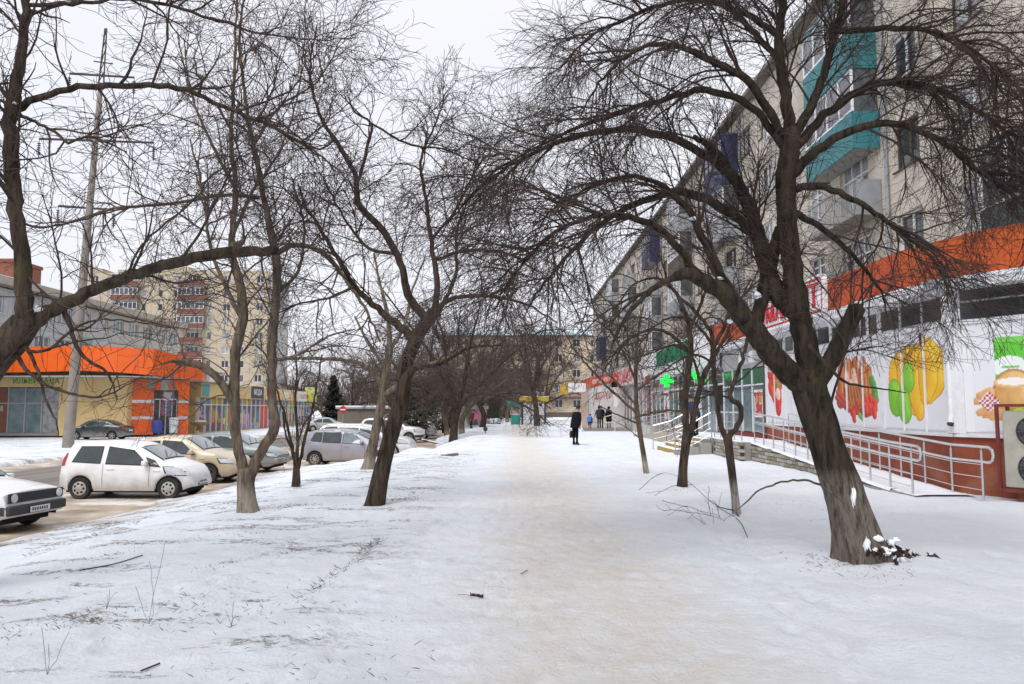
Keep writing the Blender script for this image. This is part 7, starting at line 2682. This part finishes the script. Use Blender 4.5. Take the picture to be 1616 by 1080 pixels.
def far_proto(seed, H, spread, tw, mb_, mtw, dens=1.0, hsf=.24):
    tr, lim, lev = far_tree_parts(seed, H, spread, tw, dens, hsf)
    o = bpy.data.objects.new('x', None)
    parts = []
    for nm, c, k in [('trunk', tr, 10)] + [('limb', l_, 6) for l_ in lim]:
        v, f = tubes(c[None, :, :3], c[None, :, 3], k)
        parts.append((nm, raw_mesh(nm, v, f, mb_, True)))
    Vs, Fs, b = [], [], 0
    for (P, rr), K in zip(lev, (3, 3, 3)):
        v, f = tubes(P, rr, K)
        Vs.append(v)
        Fs.append(f + b)
        b += len(v)
    parts.append(('twigs', raw_mesh('twigs', np.vstack(Vs), np.vstack(Fs), mtw, True)))
    bpy.data.objects.remove(o)
    return parts


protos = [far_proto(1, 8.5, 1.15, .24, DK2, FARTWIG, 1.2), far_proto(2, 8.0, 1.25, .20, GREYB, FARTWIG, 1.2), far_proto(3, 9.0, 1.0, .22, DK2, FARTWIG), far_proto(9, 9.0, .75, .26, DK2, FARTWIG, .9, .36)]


def place_tree(k, x, y, s, rz, label, group, lean=0.0):
    z = float(gz(x, y)) if y < 130 else -.3
    t = thing('bare_tree', label, 'tree', (x, y, z), rz, group)
    t.scale = (s, s, s)
    t.rotation_euler = (0, lean, rz)
    for nm, me in protos[k]:
        o = bpy.data.objects.new(nm, me)
        if nm == 'twigs':
            o['kind'] = 'stuff'
        link(o, t)
    return t


G = 'bare trees along the promenade'
spots = [
    (0, -3.65, 48, 1.0, .4, 'thick pale-trunked tree before the parked white cars, nearest of the middle row'),
    (1, -3.45, 53, .95, 2.2, 'greyer trunk just behind the thick pale-trunked tree'),
    (3, 2.35, 72, 1.0, 1.1, 'snow-flecked tree rising in front of the yellow-topped kiosk'),
    (1, -5.2, 62, 1.0, 3.9, 'brown tree behind the poster-pasted kiosk, left one'),
    (0, -2.6, 67, 1.0, 5.0, 'slim dark tree standing before the poster-pasted kiosk'),
    (2, -8.5, 70, 1.1, .2, 'brown tree over the parked cars beyond the silver one'),
    (0, -3.2, 84, 1.1, 2.9, 'brown tree right behind the small poster kiosk'),
    (1, -.6, 92, 1.15, 1.7, 'brown tree behind the teal kiosk'),
    (2, -7.2, 96, 1.15, 4.4, 'far brown tree left of the doorway canopy'),
    (0, 4.4, 104, 1.0, 3.3, 'far brown tree before the cross block, right of the kiosk'),
    (1, -12, 84, 1.1, 5.6, 'brown tree at the near end of the garage row'),
    (2, -13.5, 108, 1.2, .9, 'brown tree behind the right end of the garage row'),
    (0, -18, 118, 1.2, 2.0, 'brown tree far behind the middle of the garage row'),
    (1, -1.5, 112, 1.2, 2.6, 'far brown tree close to the cross block, on the path line'),
    (0, -24, 116, 1.1, 3.0, 'brown tree far behind the garages on the left'),
    (2, -33, 118, 1.15, 4.1, 'brown tree at the end of the yellow shop row'),
    (1, -29.5, 121, 1.0, 5.2, 'brown tree next to the spruce, far left'),
]
for k, x, y, s, rz_, lab in spots:
    place_tree(k, x, y, s, rz_, lab, G, lean=-.08 if k == 2 else .04)

# ---- dark spruce and evergreen shrubs
NEEDLE = mat('spruce_needles', (.012, .022, .012), .9, var=.4, scale=2)
NEEDLE2 = mat('evergreen_needles', (.016, .026, .014), .9, var=.4, scale=2)


def conifer(name, label, x, y, z0, H, W_, m, seed, n=2600, cat='tree', col=False, group=None):
    rg_ = np.random.default_rng(seed)
    t = thing(name, label, cat, (x, y, z0), group=group)
    mb = MB()
    mb.bar((x, y, z0 - .1), (x, y, z0 + H * .9), .025 * H, 8, r2=.01)
    mb.build('trunk', DK2, t)
    hgt = rg_.random(n) ** .8 if not col else rg_.random(n)
    layer = .75 + .25 * np.sin(hgt * H * 5.2)
    rad = (W_ * (1 - hgt) ** .8 * layer if not col else W_ * np.sqrt(np.maximum(0, 1 - (hgt * 2 - 1) ** 2)) * (.8 + .3 * rg_.random(n))) * np.sqrt(rg_.random(n) * .75 + .25)
    a = rg_.random(n) * 6.283
    c = np.stack([x + rad * np.cos(a), y + rad * np.sin(a), z0 + .15 + hgt * H * .98], 1)
    d = np.stack([np.cos(a), np.sin(a), -.25 + rg_.normal(size=n) * .3], 1)
    sz = (.16 + .12 * rg_.random(n)) * H / 7
    s2 = np.stack([-np.sin(a), np.cos(a), rg_.normal(size=n) * .5], 1)
    V_ = np.stack([c - d * sz[:, None] * .5, c + s2 * sz[:, None] * .5, c + d * sz[:, None] * 1.6, c - s2 * sz[:, None] * .5], 1).reshape(-1, 3) - np.array((x, y, z0))
    F_ = np.arange(len(V_)).reshape(-1, 4)
    o = link(bpy.data.objects.new('crown', raw_mesh('crown', V_, F_, m)), t)
    o['kind'] = 'stuff'
    return t


conifer('spruce_tree', 'dark pointed spruce far behind the cars', -25.5, 110, -.6, 6.9, 2.1, NEEDLE, 1, 4200)
for i, (x, y, H, W_, lab) in enumerate(((-7.4, 60, 4.2, 1.5, 'dark round evergreen behind the parked white cars'), (-5.9, 66, 3.6, 1.3, 'dark evergreen right behind the thick pale trunk'), (-9.4, 74, 4.6, 1.6, 'taller dark evergreen over the parked white cars'), (-1.9, 80, 2.0, 1.2, 'low green bush between the poster kiosk and the teal kiosk'))):
    conifer('evergreen_shrub', lab, x, y, -.4, H, W_, NEEDLE2, 40 + i, 2200, 'shrub', True, 'evergreen shrubs by the path')
conifer('low_shrub', 'small dark tuft of shrub at the foot of the kiosk tree', 2.5, 71, -.05, .9, .7, NEEDLE2, 60, 500, 'shrub', True)
# bare brown hedge clumps near the parked cars
for i, (px_, py_, Y) in enumerate(((672, 681, 44), (688, 681, 45))):
    p = at(px_, py_, Y)
    conifer('brown_shrub', ['brown leafless shrub mound nearest the white cars', 'smaller reddish shrub mound right of the other'][i], p[0], Y, p[2], .8, .5, mat('reddish_twigs', (.075, .035, .028), .9, var=.3), 70 + i, 500, 'shrub', True)
# far wood on the left horizon
rg = np.random.default_rng(91)
n = 9000
x = rg.uniform(-75, -16, n)
y = rg.uniform(165, 200, n)
h = (6.5 + 2.5 * vn(x * .12, y * .03) + 1.2 * vn(x * .5, y * .1)) * rg.random(n) ** .7
a = rg.random(n) * 6.283
d = np.stack([np.cos(a) * .6, np.sin(a) * .3, np.abs(rg.normal(size=n)) + .5], 1)
d *= (.9 + rg.random(n)[:, None] * .8)
s2 = np.stack([rg.normal(size=n) * .05, np.zeros(n), rg.normal(size=n) * .03], 1)
c = np.stack([x, y, h - .8], 1)
V_ = np.stack([c - s2, c + s2, c + d + s2 * .3, c + d - s2 * .3], 1).reshape(-1, 3)
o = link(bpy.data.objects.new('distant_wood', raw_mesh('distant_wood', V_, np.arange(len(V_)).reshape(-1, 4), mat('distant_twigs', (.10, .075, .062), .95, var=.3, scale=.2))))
tag(o, 'far leafless wood on the left horizon', kind='stuff')

# ---- clump of roots, bark and dead leaves at the foot of the big tree
rg = np.random.default_rng(17)
mb, ms = MB(), MB()
for k in range(190):
    px_ = 1368 + abs(rg.normal()) * 30
    py_ = 856 + (px_ - 1368) * .55 + rg.normal() * 9
    g_ = at(px_, py_, 8.1 + rg.normal() * .15)
    zz = float(gz(g_[0], g_[1]))
    p = np.array((g_[0], g_[1], min(max(zz, g_[2]), zz + .12)))
    for _ in range(3):
        d = rg.normal(size=3) * .022
        e = rg.normal(size=3) * .018
        mb.add([p - d, p + e, p + d, p - e + (0, 0, .03)], [(0, 1, 2, 3)])
o = mb.build('leaf_litter', mat('dead_leaf', (.045, .024, .02), .8, var=.4, scale=6), None, recalc=False)
tag(o, 'dark dead leaves and bark scraps heaped at the big tree foot', kind='stuff')
for k in range(13):
    px_ = 1375 + rg.random() * 60
    py_ = 850 + (px_ - 1375) * .55 + rg.normal() * 12
    snow_bits(big, [(px_, py_, 7.86, 10 + 12 * rg.random(), 6 + 5 * rg.random())])
# fallen twigs
def twig_thing(label, pts, w_):
    P = np.array([ground_at(*p) for p in pts])
    P[:, 2] += .012
    mb = MB()
    mb.tube(spline(P, 10), w_, 5)
    o = mb.build('fallen_twig', TWIG, None, smooth=True)
    tag(o, label, 'twig', 'twigs fallen on the snow')


twig_thing('bent reddish stick half buried left of the bank', [(125, 902), (180, 892), (225, 878)], .006)
twig_thing('short dark stick at the bottom edge of the bank', [(222, 1062), (252, 1050)], .006)
twig_thing('small branch lying by the white-footed tree', [(1130, 800), (1165, 822), (1180, 850)], .005)
twig_thing('thin twig lying on the trodden path', [(822, 908), (832, 902)], .004)
lf = thing('fallen_leaf', 'curled brown leaf with a long stalk lying on the path', 'leaf', ground_at(755, 946))
p, q = ground_at(722, 941), ground_at(742, 943)
mb = MB()
mb.tube([p + (0, 0, .01), (p + q) / 2 + (0, 0, .02), q + (0, 0, .015)], .002, 4)
mb.build('stalk', TWIG, lf)
mb = MB()
vs, nn_ = [], 7
for i in range(nn_):
    t = i / (nn_ - 1)
    c = q + (ground_at(763, 946) - q) * t
    w_ = .035 * math.sin(math.pi * (.12 + .8 * t)) * (1 + .3 * (i % 2))
    vs += [c + (0, w_, .012 + .02 * (i % 2)), c + (0, 0, .012), c + (0, -w_, .035 + .015 * ((i + 1) % 2))]
mb.add(vs, [(3 * i + j, 3 * i + j + 1, 3 * i + j + 4, 3 * i + j + 3) for i in range(nn_ - 1) for j in (0, 1)])
mb.build('blade', mat('dark_leaf', (.07, .022, .026), .7, var=.3), lf, recalc=False)
# thin dry weed stems on the bank
def weed(label, px_, py_, tall, seed):
    rg_ = np.random.default_rng(seed)
    g_ = ground_at(px_, py_)
    t = thing('dry_weed', label, 'weed', g_, group='dry weed stems on the snow bank')
    for k in range(3):
        P = [g_]
        d = np.array((rg_.normal() * .25, rg_.normal() * .2, 1.0))
        for s in range(6):
            d = d + rg_.normal(size=3) * .16
            P.append(P[-1] + d / np.linalg.norm(d) * tall / 6 * (1 - .25 * k))
        mb = MB()
        mb.tube(P, .0014, 4)
        mb.build('stem', TWIG, t)
    return t


weed('tall thin dry weed on the near bank', 235, 985, .62, 1)
weed('low crooked weed at the lower left corner', 75, 1065, .35, 2)
weed('short weed tuft left of the tall one', 168, 962, .22, 3)
weed('short lone weed stem right of the tall one', 365, 990, .2, 4)
